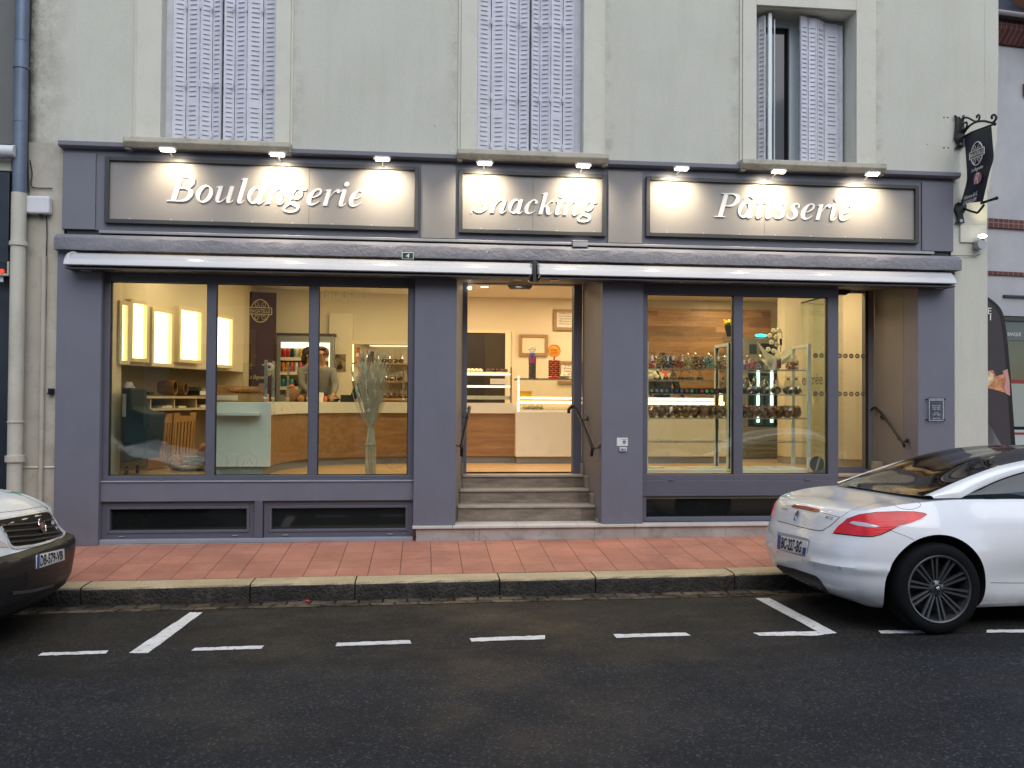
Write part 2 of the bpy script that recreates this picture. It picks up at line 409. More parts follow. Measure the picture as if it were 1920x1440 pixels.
def m_setts():
    mt, t, b = nt('wet_gutter_setts'); p = pos(t)
    br = N(t, 'ShaderNodeTexBrick'); br.inputs['Scale'].default_value = 1; br.offset = .5
    for k, v in (('Brick Width', .21), ('Row Height', .145), ('Mortar Size', .012), ('Mortar Smooth', .3), ('Bias', -.1)): br.inputs[k].default_value = v
    wp = N(t, 'ShaderNodeVectorMath', operation='ADD'); nn = N(t, 'ShaderNodeTexNoise'); nn.inputs['Scale'].default_value = 6
    sc_ = N(t, 'ShaderNodeVectorMath', operation='SCALE'); sc_.inputs['Scale'].default_value = .05
    t.links.new(p, nn.inputs['Vector']); t.links.new(nn.outputs['Color'], sc_.inputs[0]); t.links.new(p, wp.inputs[0]); t.links.new(sc_.outputs[0], wp.inputs[1]); t.links.new(wp.outputs[0], br.inputs['Vector'])
    br.inputs['Color1'].default_value = (.17, .13, .085, 1); br.inputs['Color2'].default_value = (.06, .052, .042, 1); br.inputs['Mortar'].default_value = (.010, .009, .008, 1)
    c = mix(t, .8, br.outputs['Color'], ramp(t, noise(t, p, 5, 6, .7), [(.42, .25), (.62, 1.5)]), 'MULTIPLY')
    t.links.new(c, b.inputs['Base Color']); r = ramp(t, noise(t, p, 3, 4), [(.4, .18), (.6, .6)]); t.links.new(r, b.inputs['Roughness'])
    bump(t, b, math_(t, 'ADD', br.outputs['Fac'], noise(t, p, 30, 4)), -.5, .012); return mt
M['setts'] = m_setts()
def m_kerb():
    mt, t, b = nt('weathered_granite_kerb'); p = pos(t)
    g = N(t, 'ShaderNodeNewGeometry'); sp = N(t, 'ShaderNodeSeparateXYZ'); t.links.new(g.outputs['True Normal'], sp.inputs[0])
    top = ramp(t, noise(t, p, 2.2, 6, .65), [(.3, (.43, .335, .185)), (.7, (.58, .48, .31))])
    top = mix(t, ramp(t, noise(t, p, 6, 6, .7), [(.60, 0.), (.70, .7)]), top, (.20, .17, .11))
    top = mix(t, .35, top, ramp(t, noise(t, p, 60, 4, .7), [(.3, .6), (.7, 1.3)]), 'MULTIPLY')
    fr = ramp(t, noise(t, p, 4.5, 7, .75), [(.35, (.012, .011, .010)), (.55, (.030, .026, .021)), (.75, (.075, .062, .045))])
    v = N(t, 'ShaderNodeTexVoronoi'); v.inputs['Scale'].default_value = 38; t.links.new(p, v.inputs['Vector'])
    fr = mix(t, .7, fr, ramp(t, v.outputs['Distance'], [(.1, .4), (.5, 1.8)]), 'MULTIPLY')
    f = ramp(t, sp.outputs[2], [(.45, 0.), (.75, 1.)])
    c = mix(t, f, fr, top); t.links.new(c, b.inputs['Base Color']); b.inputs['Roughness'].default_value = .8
    bump(t, b, math_(t, 'ADD', noise(t, p, 30, 6, .75), math_(t, 'MULTIPLY', v.outputs['Distance'], .8)), .8, .012); return mt
M['kerb'] = m_kerb()
def m_paint():
    mt, t, b = nt('worn_white_road_paint'); p = pos(t)
    w = ramp(t, noise(t, p, 28, 6, .8), [(.36, 1.), (.43, 0.)])
    w2 = ramp(t, noise(t, p, 90, 4, .8), [(.30, 1.), (.36, 0.)])
    f = math_(t, 'MAXIMUM', w, w2)
    c = mix(t, f, ramp(t, noise(t, p, 6, 4), [(.3, (.70, .69, .66)), (.7, (.86, .85, .82))]), (.03, .029, .028))
    t.links.new(c, b.inputs['Base Color']); b.inputs['Roughness'].default_value = .7
    bump(t, b, noise(t, p, 130, 3, .7), .4, .004); return mt
M['paint'] = m_paint()
M['steptile'] = wood('greige_wood_look_tile', (.085, .062, .045), (.30, .235, .175), (2.2, 9, 9), .6, 2.2, (.9, 3.))
M['stepnose'] = simple('pale_stair_nosing', (.33, .30, .25), .5, var=.15, vs=8)
M['slab'] = m_grime('pale_stone_slab', (.50, .47, .42), (.62, .59, .54), .15)
M['plinth'] = m_grime('stained_stone_plinth', (.30, .27, .245), (.46, .43, .40), .7, stain=(.19, .165, .15))
M['zinc'] = simple('weathered_zinc_pipe', (.13, .165, .225), .45, .35, var=.18, vs=5)
M['pipecream'] = m_grime('cream_painted_pipe', (.47, .455, .37), (.55, .53, .45), .25, .55, stain=(.22, .18, .14))
M['cable'] = simple('dark_cable', (.03, .028, .026), .7, var=.1)
M['pvc'] = simple('white_pvc_box', (.62, .63, .66), .4, var=.05)
# interior
WARM = (1., .70, .40)
M['inwall'] = simple('interior_cream_wall', (.76, .68, .54), .7, var=.03, vs=1.5)
M['inceil'] = simple('interior_ceiling', (.80, .75, .66), .8, var=.02)
M['infloor'] = wood('light_wood_floor', (.42, .27, .13), (.62, .43, .24), (1.1, 10, 10), .35, 1.5)
M['oak'] = wood('oak_counter_front', (.19, .10, .045), (.40, .235, .115), (1.0, 14, 14), .42, 1.6)
M['oakwall'] = wood('oak_plank_wall', (.25, .125, .058), (.52, .30, .15), (1.6, 16, 16), .5, 1.8, (.9, .085))
M['lam'] = simple('white_laminate_counter', (.78, .76, .68), .3, var=.02)
M['kick'] = simple('grey_kick_board', (.28, .29, .29), .5, var=.05)
M['plast_frame'] = simple('white_light_box_frame', (.86, .76, .56), .5, var=.03)
M['burg'] = simple('burgundy_panel', (.045, .008, .012), .6, var=.1)
M['gold'] = simple('pale_gold_lettering', (.72, .60, .36), .4, var=0)
M['steel'] = simple('brushed_steel', (.50, .50, .48), .3, .9, var=.04)
M['palemetal'] = simple('pale_painted_metal', (.62, .68, .68), .4, .1, var=.03)
M['ovengrey'] = simple('oven_grey_steel', (.40, .41, .39), .35, .6, var=.05)
M['lbox'] = emit('light_box_glow', (1., .78, .38), 2.6)
M['led'] = emit('warm_led_strip', (1., .74, .38), 3.)
M['ledsoft'] = emit('soft_led_glow', (1., .82, .55), 1.1)
M['cool'] = emit('fridge_light', (1., .93, .72), 1.8)
M['cyan'] = emit('cyan_indicator', (.05, .75, .72), 2.2)
M['spotlens'] = emit('downlight_lens', (1., .86, .62), 9.)
M['flood'] = emit('floodlight_lens', (1., .90, .70), 20.)
M['teal'] = simple('dark_teal_fabric', (.012, .030, .040), .8, var=.25, vs=5)
M['wicker'] = wood('wicker', (.10, .045, .015), (.30, .16, .06), (30, 30, 60), .7, 1.)
M['beech'] = wood('beech_slats', (.30, .15, .05), (.46, .26, .11), (14, 14, 1.2), .5, 2.)
M['bread'] = simple('baked_crust', (.30, .13, .04), .6, var=.4, vs=30, bmp=.4, bs=60)
M['brioche'] = simple('brown_brioche', (.135, .048, .018), .4, var=.5, vs=25, bmp=.3, bs=50)
M['darkbread'] = simple('dark_rye_bread', (.075, .035, .020), .55, var=.5, vs=30, bmp=.3, bs=60)
M['skin'] = simple('skin', (.42, .22, .14), .5, var=.05)
M['hairdark'] = simple('dark_brown_hair', (.025, .012, .010), .6, var=.3, vs=60, bmp=.5, bs=200)
M['haircurl'] = simple('greying_brown_hair', (.13, .085, .055), .7, var=.4, vs=60, bmp=.5, bs=150)
M['jacket'] = simple('grey_work_jacket', (.19, .19, .19), .8, var=.1, vs=8)
M['vest'] = simple('black_vest', (.012, .012, .015), .8, var=.1)
M['trouser'] = simple('dark_trousers', (.03, .03, .035), .85, var=.1)
M['shirt'] = simple('pale_shirt', (.60, .56, .48), .8, var=.05)
M['orange'] = simple('orange_scarf', (.62, .14, .05), .8, var=.1)
M['eye'] = simple('dark_eye', (.01, .008, .006), .2, var=0)
M['paper'] = simple('white_paper', (.75, .73, .68), .8, var=.03)
M['frameoak'] = simple('oak_picture_frame', (.33, .21, .11), .5, var=.15, vs=20)
M['yellow'] = simple('yellow_plastic', (.85, .50, .05), .4, var=.05)
M['reed'] = simple('dried_white_reed', (.62, .52, .36), .8, var=.2, vs=15)
M['reed2'] = simple('dried_pale_seed_head', (.74, .66, .50), .8, var=.2, vs=15)
M['petal'] = simple('ivory_petal', (.90, .86, .66), .5, var=.04)
M['greenleaf'] = simple('dark_green_leaf', (.03, .08, .025), .5, var=.2)
M['yellowflower'] = simple('yellow_flower', (.80, .55, .04), .6, var=.1)
M['film'] = glass('clear_wrapping_film', (.96, .97, .97), 1., .20, .08)
def plain(key, col, rough=.5, metal=0, coat=0):
    if key not in M: M[key] = simple(key, col, rough, metal, var=.05, coat=coat)
    return M[key]
# cars
def m_carpaint():
    mt, t, b = nt('pearl_white_car_paint'); p = pos(t)
    sp = N(t, 'ShaderNodeSeparateXYZ'); t.links.new(p, sp.inputs[0])
    low = math_(t, 'MULTIPLY', math_(t, 'SUBTRACT', .42, sp.outputs[2]), 3.2, clamp=True)
    d = math_(t, 'MULTIPLY', low, ramp(t, noise(t, p, 7, 6, .7), [(.35, .15), (.7, .85)]))
    c = mix(t, d, (.86, .875, .89), (.36, .34, .31)); t.links.new(c, b.inputs['Base Color'])
    b.inputs['Metallic'].default_value = .0; b.inputs['Roughness'].default_value = .30; b.inputs['Coat Weight'].default_value = 1.; b.inputs['Coat Roughness'].default_value = .045
    fl = noise(t, p, 900, 2, .5); bump(t, b, fl, .04, .0005); return mt
M['carpaint'] = m_carpaint()
M['archpaint'] = simple('satin_silver_arch', (.86, .88, .90), .32, .15, var=.02, coat=.5)
def m_rain():
    mt, t, b = nt('rain_spotted_black_roof'); p = pos(t)
    b.inputs['Base Color'].default_value = (.007, .007, .009, 1); b.inputs['Roughness'].default_value = .06; b.inputs['Specular IOR Level'].default_value = .5
    v = N(t, 'ShaderNodeTexVoronoi'); v.inputs['Scale'].default_value = 55; t.links.new(p, v.inputs['Vector'])
    h = ramp(t, v.outputs['Distance'], [(.0, 1.), (.28, 0.)]); bump(t, b, h, .35, .003); return mt
M['carglass'] = m_rain()
M['sideglass'] = simple('tinted_side_glass', (.010, .022, .026), .04, 0, var=0, spec=.7)
M['tyre'] = simple('black_tyre_rubber', (.005, .005, .006), .8, spec=.2, var=.2, vs=30, bmp=.2, bs=200)
M['rim'] = simple('anthracite_alloy', (.15, .155, .165), .32, .7, var=.05)
M['rimdark'] = simple('dark_brake_parts', (.02, .02, .022), .6, .4, var=.1)
M['chrome'] = simple('chrome', (.62, .63, .65), .12, 1., var=0)
def m_red():
    mt, t, b = nt('red_tail_light_lens'); p = pos(t)
    c = ramp(t, noise(t, p, 9, 3, .5), [(.35, (.62, .004, .010)), (.65, (.95, .012, .025))]); t.links.new(c, b.inputs['Base Color'])
    b.inputs['Roughness'].default_value = .25; b.inputs['Coat Weight'].default_value = .35; b.inputs['Coat Roughness'].default_value = .02
    w = N(t, 'ShaderNodeTexWave'); w.inputs['Scale'].default_value = 28; w.bands_direction = 'Z'; t.links.new(p, w.inputs['Vector']); bump(t, b, w.outputs['Fac'], .25, .003); return mt
M['redlens'] = m_red()
M['redband'] = simple('red_brake_strip', (.32, .035, .02), .3, var=.05, coat=.5)
M['clearlens'] = simple('clear_lamp_insert', (.72, .66, .66), .12, .3, var=.05)
M['plate'] = simple('number_plate_white', (.72, .72, .70), .4, var=.02)
M['plateblue'] = simple('number_plate_blue', (.02, .07, .30), .4, var=0)
M['ink'] = simple('black_lettering', (.010, .010, .010), .5, var=0)
M['vanwhite'] = simple('white_van_paint', (.72, .76, .76), .35, 0, var=.03, coat=.4)
M['bumper'] = simple('dark_grey_bumper_plastic', (.011, .012, .015), .42, 0, spec=.35, var=.15, vs=4)
M['vangrille'] = simple('black_grille_plastic', (.004, .004, .005), .6, 0, spec=.2, var=.1)
M['badge'] = simple('dark_red_badge', (.10, .018, .015), .35, .2, var=.1)
# ================================================================ ground
def ground_sheet(name, ys, mat, zf, x0=-26, x1=30, nx=14, kind='structure'):
    P = [[(x0+(x1-x0)*i/nx, y, zf(x0+(x1-x0)*i/nx, y)) for i in range(nx+1)] for y in ys]
    return tag(MB().grid(P).build(name, mat), kind=kind)
MB().quad((-150,-150,-.6),(150,-150,-.6),(150,150,-.6),(-150,150,-.6))
tag(MB().quad((-150,-150,-.6),(150,-150,-.6),(150,150,-.6),(-150,150,-.6)).build('ground', M['asphalt']), kind='structure')
ground_sheet('road', [-12.5, -9, -6, -4.5, -3.2, -2.6, -1.9], M['asphalt'], zroad)
KY = -1.60
def zk(x): return .103+.0062*x
ground_sheet('gutter', [-1.905, -1.75, KY+.02], M['setts'], lambda x, y: zroad(x, y)+.004-(.008 if y > -1.8 else 0))
PAVB = .6
def zpav(x, y):
    t = (y-(KY+.29))/(-(KY+.29)); return zk(x)+.002+(.192+.005*x-zk(x))*min(max(t, 0), 1.6)
ground_sheet('pavement', [KY+.27, -.9, -.4, 0., .5], M['tiles'], zpav)
ground_sheet('pavement_opposite', [-16, -12.5], M['tiles'], lambda x, y: .12+.007*x)
# kerb stones
mb = MB(); joints = [atroad(px, 1106, .13).x for px in (152, 462, 661, 945, 1140, 1432)]
xs = [joints[0]-1.1*k for k in range(20, 0, -1)]+joints+[joints[-1]+1.12*k for k in range(1, 22)]
rk = random.Random(3)
for a, b in zip(xs, xs[1:]):
    n = 14; jy = rk.uniform(-.006, .006); jz = rk.uniform(-.003, .003); P = []
    for i in range(n+1):
        x = a+.006+(b-a-.012)*i/n; e = .012 if i in (0, n) else 0
        w = lambda s=1: rk.uniform(-.005, .005)*s
        z = zk(x)+jz; y = KY+jy+w()
        P.append([(x, y+e+.01, zroad(x, KY)-.06), (x, y+e+w(), zroad(x, KY)+.02), (x, y+e+w(), z-.05), (x, y+e*1.2+w(.6), z-.018-e*.4), (x, y+.014+e, z-.003-e*.4), (x, y+.035+e, z-e*.3), (x, y+.15, z), (x, KY+.285, z)])
    mb.grid(P)
    for row in (P[0], P[-1]): mb.add(row, [tuple(range(len(row)))])
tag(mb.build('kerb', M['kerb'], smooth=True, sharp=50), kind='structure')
# road markings (flat sheets 4 mm above the road)
def marking(pts, nsub=1):
    mb = MB(); P = [atroad(x, y, .004) for x, y in pts]; mb.add(P, [tuple(range(len(P)))])
    return tag(mb.build('road_marking', M['paint']), kind='structure')
rj = random.Random(5)
def worn(pts, n=14, j=.9):
    out = []
    for (x0, y0), (x1, y1) in zip(pts, pts[1:]+pts[:1]):
        for k in range(n): t = k/n; out.append((x0+(x1-x0)*t+(rj.uniform(-j, j) if 0 < k else 0), y0+(y1-y0)*t+(rj.uniform(-j, j)*.5 if 0 < k else 0)))
    return out
for q in ([(70,1229.5),(80,1223.5),(203,1219.5),(199,1225)], [(241,1224.5),(356,1148),(380,1148),(277,1224.5)], [(359,1220),(366,1214.5),(495,1210),(490,1216.5)],
          [(629,1211.5),(632,1205),(768,1200),(772,1206.5)], [(880,1196.5),(884,1203),(1022,1198),(1022,1191)], [(1150,1189),(1156,1196),(1296,1191.5),(1285,1186)],
          [(1412,1186),(1424,1192),(1530,1191.5),(1569,1186.5),(1442,1121),(1416,1121.5),(1532,1183)], [(1646,1182),(1652,1187.5),(1735,1187),(1735,1182)], [(1850,1181),(1850,1186),(1960,1185),(1960,1180)]):
    marking(worn(q))
# small litter on the road
tag(MB().ell(atroad(576, 1127, .012), .022, .016, .012, 8, 5, .2).build('wrapper', plain('redwrap', (.55, .03, .02))), 'small crumpled red wrapper lying in the gutter', 'litter')
# ================================================================ bakery building
BK = thing('bakery_building', 'cream rendered town building with grey bakery shopfront on its ground floor', 'building', (0, 0, 0))
def part(name, mb, mat, parent=None, **k): return mb.build(name, mat, parent or BK, **k)
WY = .03   # upper wall plane
XL, XR, XRt = -4.17, 6.56, 6.71
# upper windows: (x0,x1,ztop) of masonry opening, sill
WIN = [(-2.80, -1.615, 6.75), (.565, 1.755, 6.70), (3.755, 4.955, 6.27)]
SURR = [(-3.085, -1.43), (.355, 2.0), (3.565, 5.20)]
ZS = 4.46; ZT = 8.6
mb = MB()
# wall mass with openings: columns between openings
xs = [XL]+[v for w in WIN for v in (w[0]-.001, w[1]+.001)]+[XR]
def wallcol(x0, x1, z0, z1): mb.box(x0, x1, WY, .42, z0, z1)
cuts = [XL, WIN[0][0], WIN[0][1], WIN[1][0], WIN[1][1], WIN[2][0], WIN[2][1], XR]
for i in range(0, 8, 2): wallcol(cuts[i], cuts[i+1], 4.405, ZT)
for x0, x1, zt in WIN:
    mb.box(x0, x1, WY, .42, zt, ZT); mb.box(x0, x1, WY, .42, 4.405, 4.44)
# slightly bulging right corner above the brick band
c = at(1872, 120, WY); c2 = at(1869, 260, WY); c3 = at(1853, 405, WY); XW = at(1852, 600, WY).x
mb.prism([(XR-.002, WY, 4.405), (c3.x, WY, max(c3.z, 4.0)), (c3.x, WY, c3.z), (c2.x, WY, c2.z), (c.x, WY, c.z), (c.x+.01, WY, ZT), (XR-.002, WY, ZT)][0:1]+[(c3.x, WY, 4.2), (c2.x, WY, c2.z), (c.x, WY, c.z), (c.x+.01, WY, ZT), (XR-.002, WY, ZT)], (0, .39, 0))
part('upper_wall', mb, M['wall'])
mb = MB(); mb.box(6.158, XW, WY+.002, .42, .1, 4.405); mb.box(6.131, 6.158, WY+.002, .42, 3.44, 4.405)
part('right_wall_strip', mb, M['wall'])
mb = MB(); mb.box(-4.17, -3.822, .028, .40, .1, 4.405); mb.box(-3.822, -3.77, .029, .40, 3.45, 4.405); mb.box(-4.17, -3.79, .020, .031, .99, 1.0)
part('left_wall_strip', mb, M['lowwall'])
part('wall_groove', MB().box(-4.17, -3.83, .0275, .028, 1.0, 1.012), M['paper'])
# recess niche panel of the right strip (lit plaster patch)
a = at(1802, 421, 0); b_ = at(1848, 455, 0)
part('wall_patch', MB().box(a.x, b_.x+.02, .012, WY, b_.z-.0, a.z), M['surround'], bevel=.004)
# pilasters
def pil(x0, x1, z0, z1, l0=None, l1=None, yb=.12):
    """front face at y=0, right/left return faces to depth"""
    mb = MB(); mb.box(x0, x1, 0, yb, z0, z1); return mb
part('pilaster', pil(-3.822, -3.375, .155, 3.27, yb=.18), M['grey'], bevel=.006)
part('pilaster', pil(-.098, .358, .362, 3.27, yb=.118), M['grey'], bevel=.003)
part('pilaster', pil(1.981, 2.447, .362, 3.27, yb=.118), M['grey'], bevel=.003)
part('pilaster', pil(5.702, 6.157, .20, 3.27, yb=.30), M['grey'], bevel=.006)
# reveals (splayed door cheeks)
def cheek(x0, y0, x1, y1, z0, z1, back, mat=M['greyrev']):
    mb = MB(); mb.prism([(x0, y0, z0), (x1, y1, z0), (back, y1, z0), (back, y0, z0)], (0, 0, z1-z0)); return part('door_reveal', mb, mat)
cheek(.358, .1185, .46, .80, .362, 3.13, .20); cheek(1.981, .1185, 1.905, .80, .362, 3.13, 2.2)
cheek(5.702, .3005, 5.62, .82, .20, 3.13, 5.95)
# soffits
part('door_soffit', MB().box(.2, 2.2, .12, .86, 3.13, 3.26), M['greyrev']); part('door_soffit', MB().box(4.785, 5.95, .12, .9, 3.13, 3.26), M['greyrev'])
# lintel (rough painted stone) with chamfer
mb = MB(); P = []; rl = random.Random(9); nL = 120
for i in range(nL+1):
    x = -3.826+(6.19+3.826)*i/nL; e = .02 if i in (0, nL) else 0; w = lambda s: rl.uniform(-s, s)
    P.append([(x, .02, 3.267), (x, -.10+e, 3.267+w(.003)), (x, -.105+e+w(.004), 3.30), (x, -.105+e+w(.006), 3.35+w(.01)), (x, -.10+e+w(.006), 3.392+w(.006)), (x, -.055+e, 3.432), (x, 0.02, 3.448)])
mb.grid(P)
for row in (P[0], P[-1]): mb.add(row, [tuple(range(len(row)))])
part('stone_lintel', mb, M['lintel'], smooth=True, sharp=35)
part('lintel_core', MB().box(-3.78, 6.14, .022, .4, 3.262, 3.45), M['lintel'])
mb = MB(); mb.box(-3.40, 5.885, -.035, .018, 3.458, 3.487)
part('drip_flashing', mb, M['lampmetal'], bevel=.003)
# fascia
part('fascia', MB().box(-3.775, 6.13, 0.0, .35, 3.495, 4.345), M['fasgrey'])
part('fascia_shadow_gap', MB().box(-3.74, 6.10, .02, .35, 3.448, 3.494), M['dark'])
for x0, x1 in ((-3.775, -3.445), (-.045, .335), (2.035, 2.425), (5.745, 6.13)):
    part('fascia_panel', MB().box(x0, x1, -.018, -.001, 3.497, 4.30), M['faslight'] if 0 > x0 > -1 or 2 < x0 < 3 else M['fasgrey'], bevel=.002)
mb = MB(); mb.prism([(-3.80, -.09, 4.405), (-3.80, -.09, 4.36), (-3.80, -.06, 4.345), (-3.80, .0, 4.34), (-3.80, .1, 4.34), (-3.80, .1, 4.405)], (9.98, 0, 0))
part('cornice', mb, M['fasgrey'], bevel=.003)
# ---- upper windows
shut_n = 0
def louvre_leaf(parent, P0, P1, z0, z1, nm='shutter'):
    """folding metal shutter leaf seen from outside, from plan point P0 to P1"""
    global shut_n
    a, b = Vector((P0[0], P0[1], 0)), Vector((P1[0], P1[1], 0)); d = (b-a); L = d.length; d.normalize(); n = Vector((d.y, -d.x, 0))
    if n.y > 0: n = -n
    mb = MB(); mb.obox((a+b)/2+Vector((0, 0, (z0+z1)/2))-n*.011, d*(L/2-.004), n*.010, Vector((0, 0, (z1-z0)/2)))
    # raised fold edges
    for s in (a+d*.012, b-d*.012): mb.obox(s+Vector((0, 0, (z0+z1)/2))+n*.001, d*.006, n*.006, Vector((0, 0, (z1-z0)/2-.01)))
    sl = mb; k = 0; z = z0+.11; shut_n += 1
    while z < z1-.11:
        if not (shut_n % 4 == 2 and k == 7):
            c = (a+b)/2+Vector((0, 0, z))+n*.002; w = L*.22+.004
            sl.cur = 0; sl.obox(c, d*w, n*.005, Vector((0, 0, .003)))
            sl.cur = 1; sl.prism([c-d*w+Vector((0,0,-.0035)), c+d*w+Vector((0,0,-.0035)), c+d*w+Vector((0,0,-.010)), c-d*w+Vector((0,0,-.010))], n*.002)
        z += .0525; k += 1
    sl.cur = 0
    return mb.build(nm, [M['shutter'], M['shutterslot']], parent)
for wi, ((x0, x1, zt), (s0, s1)) in enumerate(zip(WIN, SURR)):
    W = thing('upper_window', None, None); W.parent = BK; del_ = None
    W.location = (0, 0, 0)
    # surround frame proud of wall: outer band and inner reveal
    mb = MB(); mb.box(s0, s0+.03, .012, WY, ZS, min(zt+.25, ZT)); mb.box(s0+.03, x0, -.006, WY, ZS, min(zt+.25, ZT)); mb.box(x1, s1-.025, -.006, WY, ZS, min(zt+.25, ZT)); mb.box(s1-.025, s1, .012, WY, ZS, min(zt+.25, ZT)); mb.box(x0, x1, -.006, WY, zt+.001, min(zt+.25, ZT))
    mb.build('surround', M['surround'], W, bevel=.004)
    mb = MB(); mb.box(x0-.01, x0+.002, WY+.001, .42, ZS, zt); mb.box(x1-.002, x1+.01, WY+.001, .42, ZS, zt); mb.box(x0, x1, WY+.001, .42, zt-.002, zt+.01)
    mb.build('reveal', M['surround'], W)
    # stone sill with moulded underside
    e0, e1 = s0-.02, s1+.02
    if wi == 0: e0, e1 = -3.13, -1.425
    if wi == 1: e0, e1 = .345, 2.015
    if wi == 2: e0, e1 = 3.535, 5.235
    mb = MB(); mb.prism([(e0, -.16, 4.455), (e0, -.165, 4.40), (e0, -.12, 4.355), (e0, .02, 4.352), (e0, .3, 4.352), (e0, .3, 4.475)], (e1-e0, 0, 0))
    mb.prism([(e0, -.10, 4.354), (e0, -.10, 4.335), (e0, .02, 4.335), (e0, .02, 4.354)], (.06, 0, 0)); mb.prism([(e1-.06, -.10, 4.354), (e1-.06, -.10, 4.335), (e1-.06, .02, 4.335), (e1-.06, .02, 4.354)], (.06, 0, 0))
    mb.build('sill', M['sillstone'], W, bevel=.008)
    part('sill_bed', MB().box(e0+.08, e1-.08, -.03, WY, 4.406, 4.44), M['wall'])
    # window frame and panes behind
    fy = .36; mb = MB(); zz = 4.48
    for a, b in ((x0, x0+.07), (x1-.07, x1), ((x0+x1)/2-.06, (x0+x1)/2+.06)): mb.box(a, b, fy-.03, fy+.03, zz, zt)
    mb.box(x0+.07, x1-.07, fy-.025, fy+.025, zz, zz+.09); mb.box(x0+.07, x1-.07, fy-.025, fy+.025, zt-.09, zt)
    mb.build('window_frame', M['palemetal'], W, bevel=.004)
    MB().box(x0+.07, x1-.07, fy+.005, fy+.012, zz+.08, zt-.08).build('pane', M['glassdark'], W)
    MB().box(x0-.01, x1+.01, .42, .5, 4.4, zt+.02).build('dark_room', M['dark'], W)
    zb = 4.482
    if wi < 2:
        y = .14; gap = .012; mid = (x0+x1)/2+(.0 if wi == 0 else .02)
        if wi == 0: mid = at(416, 200, .15).x
        else: mid = at(994, 200, .15).x
        n = 4; xl = x0+(.075 if wi == 0 else .004); xr = x1-(.006 if wi == 0 else .075)
        wl = [.27, .29, .24, .20]; 
        for side in (0, 1):
            A, B = (xl, mid-gap) if side == 0 else (xr, mid+gap); t = 0
            zig = [(.0), (.035), (.0), (.05), (.01)]
            for k in range(4):
                p0 = A+(B-A)*t; t += wl[k]; p1 = A+(B-A)*t
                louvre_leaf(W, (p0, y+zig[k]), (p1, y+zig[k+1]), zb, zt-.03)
        fx = (x0, x0+.075) if wi == 0 else (x1-.075, x1)
        MB().box(fx[0], fx[1], .17, .20, zb, zt-.02).build('shutter_jamb', M['shutter'], W, bevel=.003)
        for zq in (4.55, 5.10, 5.95):
            for k in (1, 2, 3):
                for xx in (xl+(mid-xl)*sum(wl[:k]), xr+(mid-xr)*sum(wl[:k])): MB().box(xx-.006, xx+.006, y-.025, y+.02, zq, zq+.07).build('hinge', M['shutter'], W, bevel=.002)
    else:
        # left leaf folded out at an angle, right leaf half closed
        l0 = at(1437, 160, .10); louvre_leaf(W, (x0+.01, .33), (x0+.10, .20), zb, zt-.05); louvre_leaf(W, (x0+.10, .20), (x0+.16, .13), zb, zt-.05)
        MB().obox(((at(1444.5, 160, .10)).x, .12, (zb+zt)/2-.0), (.022, .0, 0), (0, .015, 0), (0, 0, (zt-zb)/2-.03)).build('shutter_edge', M['palemetal'], W, bevel=.004)
        MB().obox(((at(1453, 160, .14)).x, .16, (zb+zt)/2-.03), (.010, .03, 0), (-.006, .003, 0), (0, 0, (zt-zb)/2-.06)).build('shutter_edge', M['shutter'], W, bevel=.002)
        xa = at(1501, 160, .13).x; xb = at(1573, 160, .27).x; pts = [(xa, .13), (xa+.11, .17), (xa+.22, .17), (xa+.34, .24), (xb, .27)]
        for p, q in zip(pts, pts[1:]): louvre_leaf(W, p, q, zb, zt-.03-.02*(p[1]-.13)*10)
        MB().box(xb+.002, x1-.03, .27, .29, zb, zt-.06).build('shutter_jamb', M['shutter'], W)
# ---- shop windows
def shop_window(name_x, panes, x0, x1, z0, z1, head, y=.12, foot=None):
    Wn = thing('shop_window', None, None); Wn.parent = BK
    mb = MB(); fy0, fy1 = y-.035, y+.06
    mb.box(x0, x1, fy0, fy1, z1, head); mb.box(x0, x1, fy0, fy1, z0-.065, z0)
    edges = [x0]+[v for p in panes for v in p]+[x1]
    for a, b in zip(edges[0::2], edges[1::2]): mb.box(a, b, fy0+.001, fy1, z0, z1)
    mb.build('frame', M['alu'], Wn, bevel=.003)
    for a, b in panes:
        MB().box(a+.004, b-.004, y+.0, y+.008, z0+.004, z1-.004).build('pane', M['glass'], Wn)
        g = MB(); t = .009
        g.box(a, a+t, y-.004, y+.02, z0, z1); g.box(b-t, b, y-.004, y+.02, z0, z1); g.box(a+t, b-t, y-.0039, y+.0199, z0, z0+t); g.box(a+t, b-t, y-.0039, y+.0199, z1-t, z1)
        g.build('gasket', M['aludark'], Wn)
    return Wn
WL = shop_window('', [(-3.316, -2.318), (-2.224, -1.237), (-1.14, -.166)], -3.376, -.099, .902, 2.968, 3.14)
WR = shop_window('', [(2.520, 3.530), (3.637, 4.658)], 2.448, 4.782, .902, 2.945, 3.14, foot=1)
for xx in (-2.78, -1.70, -.62): MB().box(xx-.03, xx+.03, .072, .086, .858, .868).build('drain_cap', M['alu'], WL, bevel=.003)
for xx in (2.80, 4.40): MB().box(xx-.03, xx+.03, .072, .086, .835, .845).build('drain_cap', M['alu'], WR, bevel=.003)
# sill band left
mb = MB(); mb.box(-3.376, -.099, .055, .2, .632, .838); part('window_apron', mb, M['grey'], bevel=.004)
part('apron_capping', MB().box(-3.376, -.099, .04, .2, .8385, .851), M['lampmetal'] if False else plain('apcap', (.30, .31, .36), .4), bevel=.002)
# right apron
part('window_apron', MB().box(2.448, 4.782, .085, .18, .658, .836), M['alu'], bevel=.003)
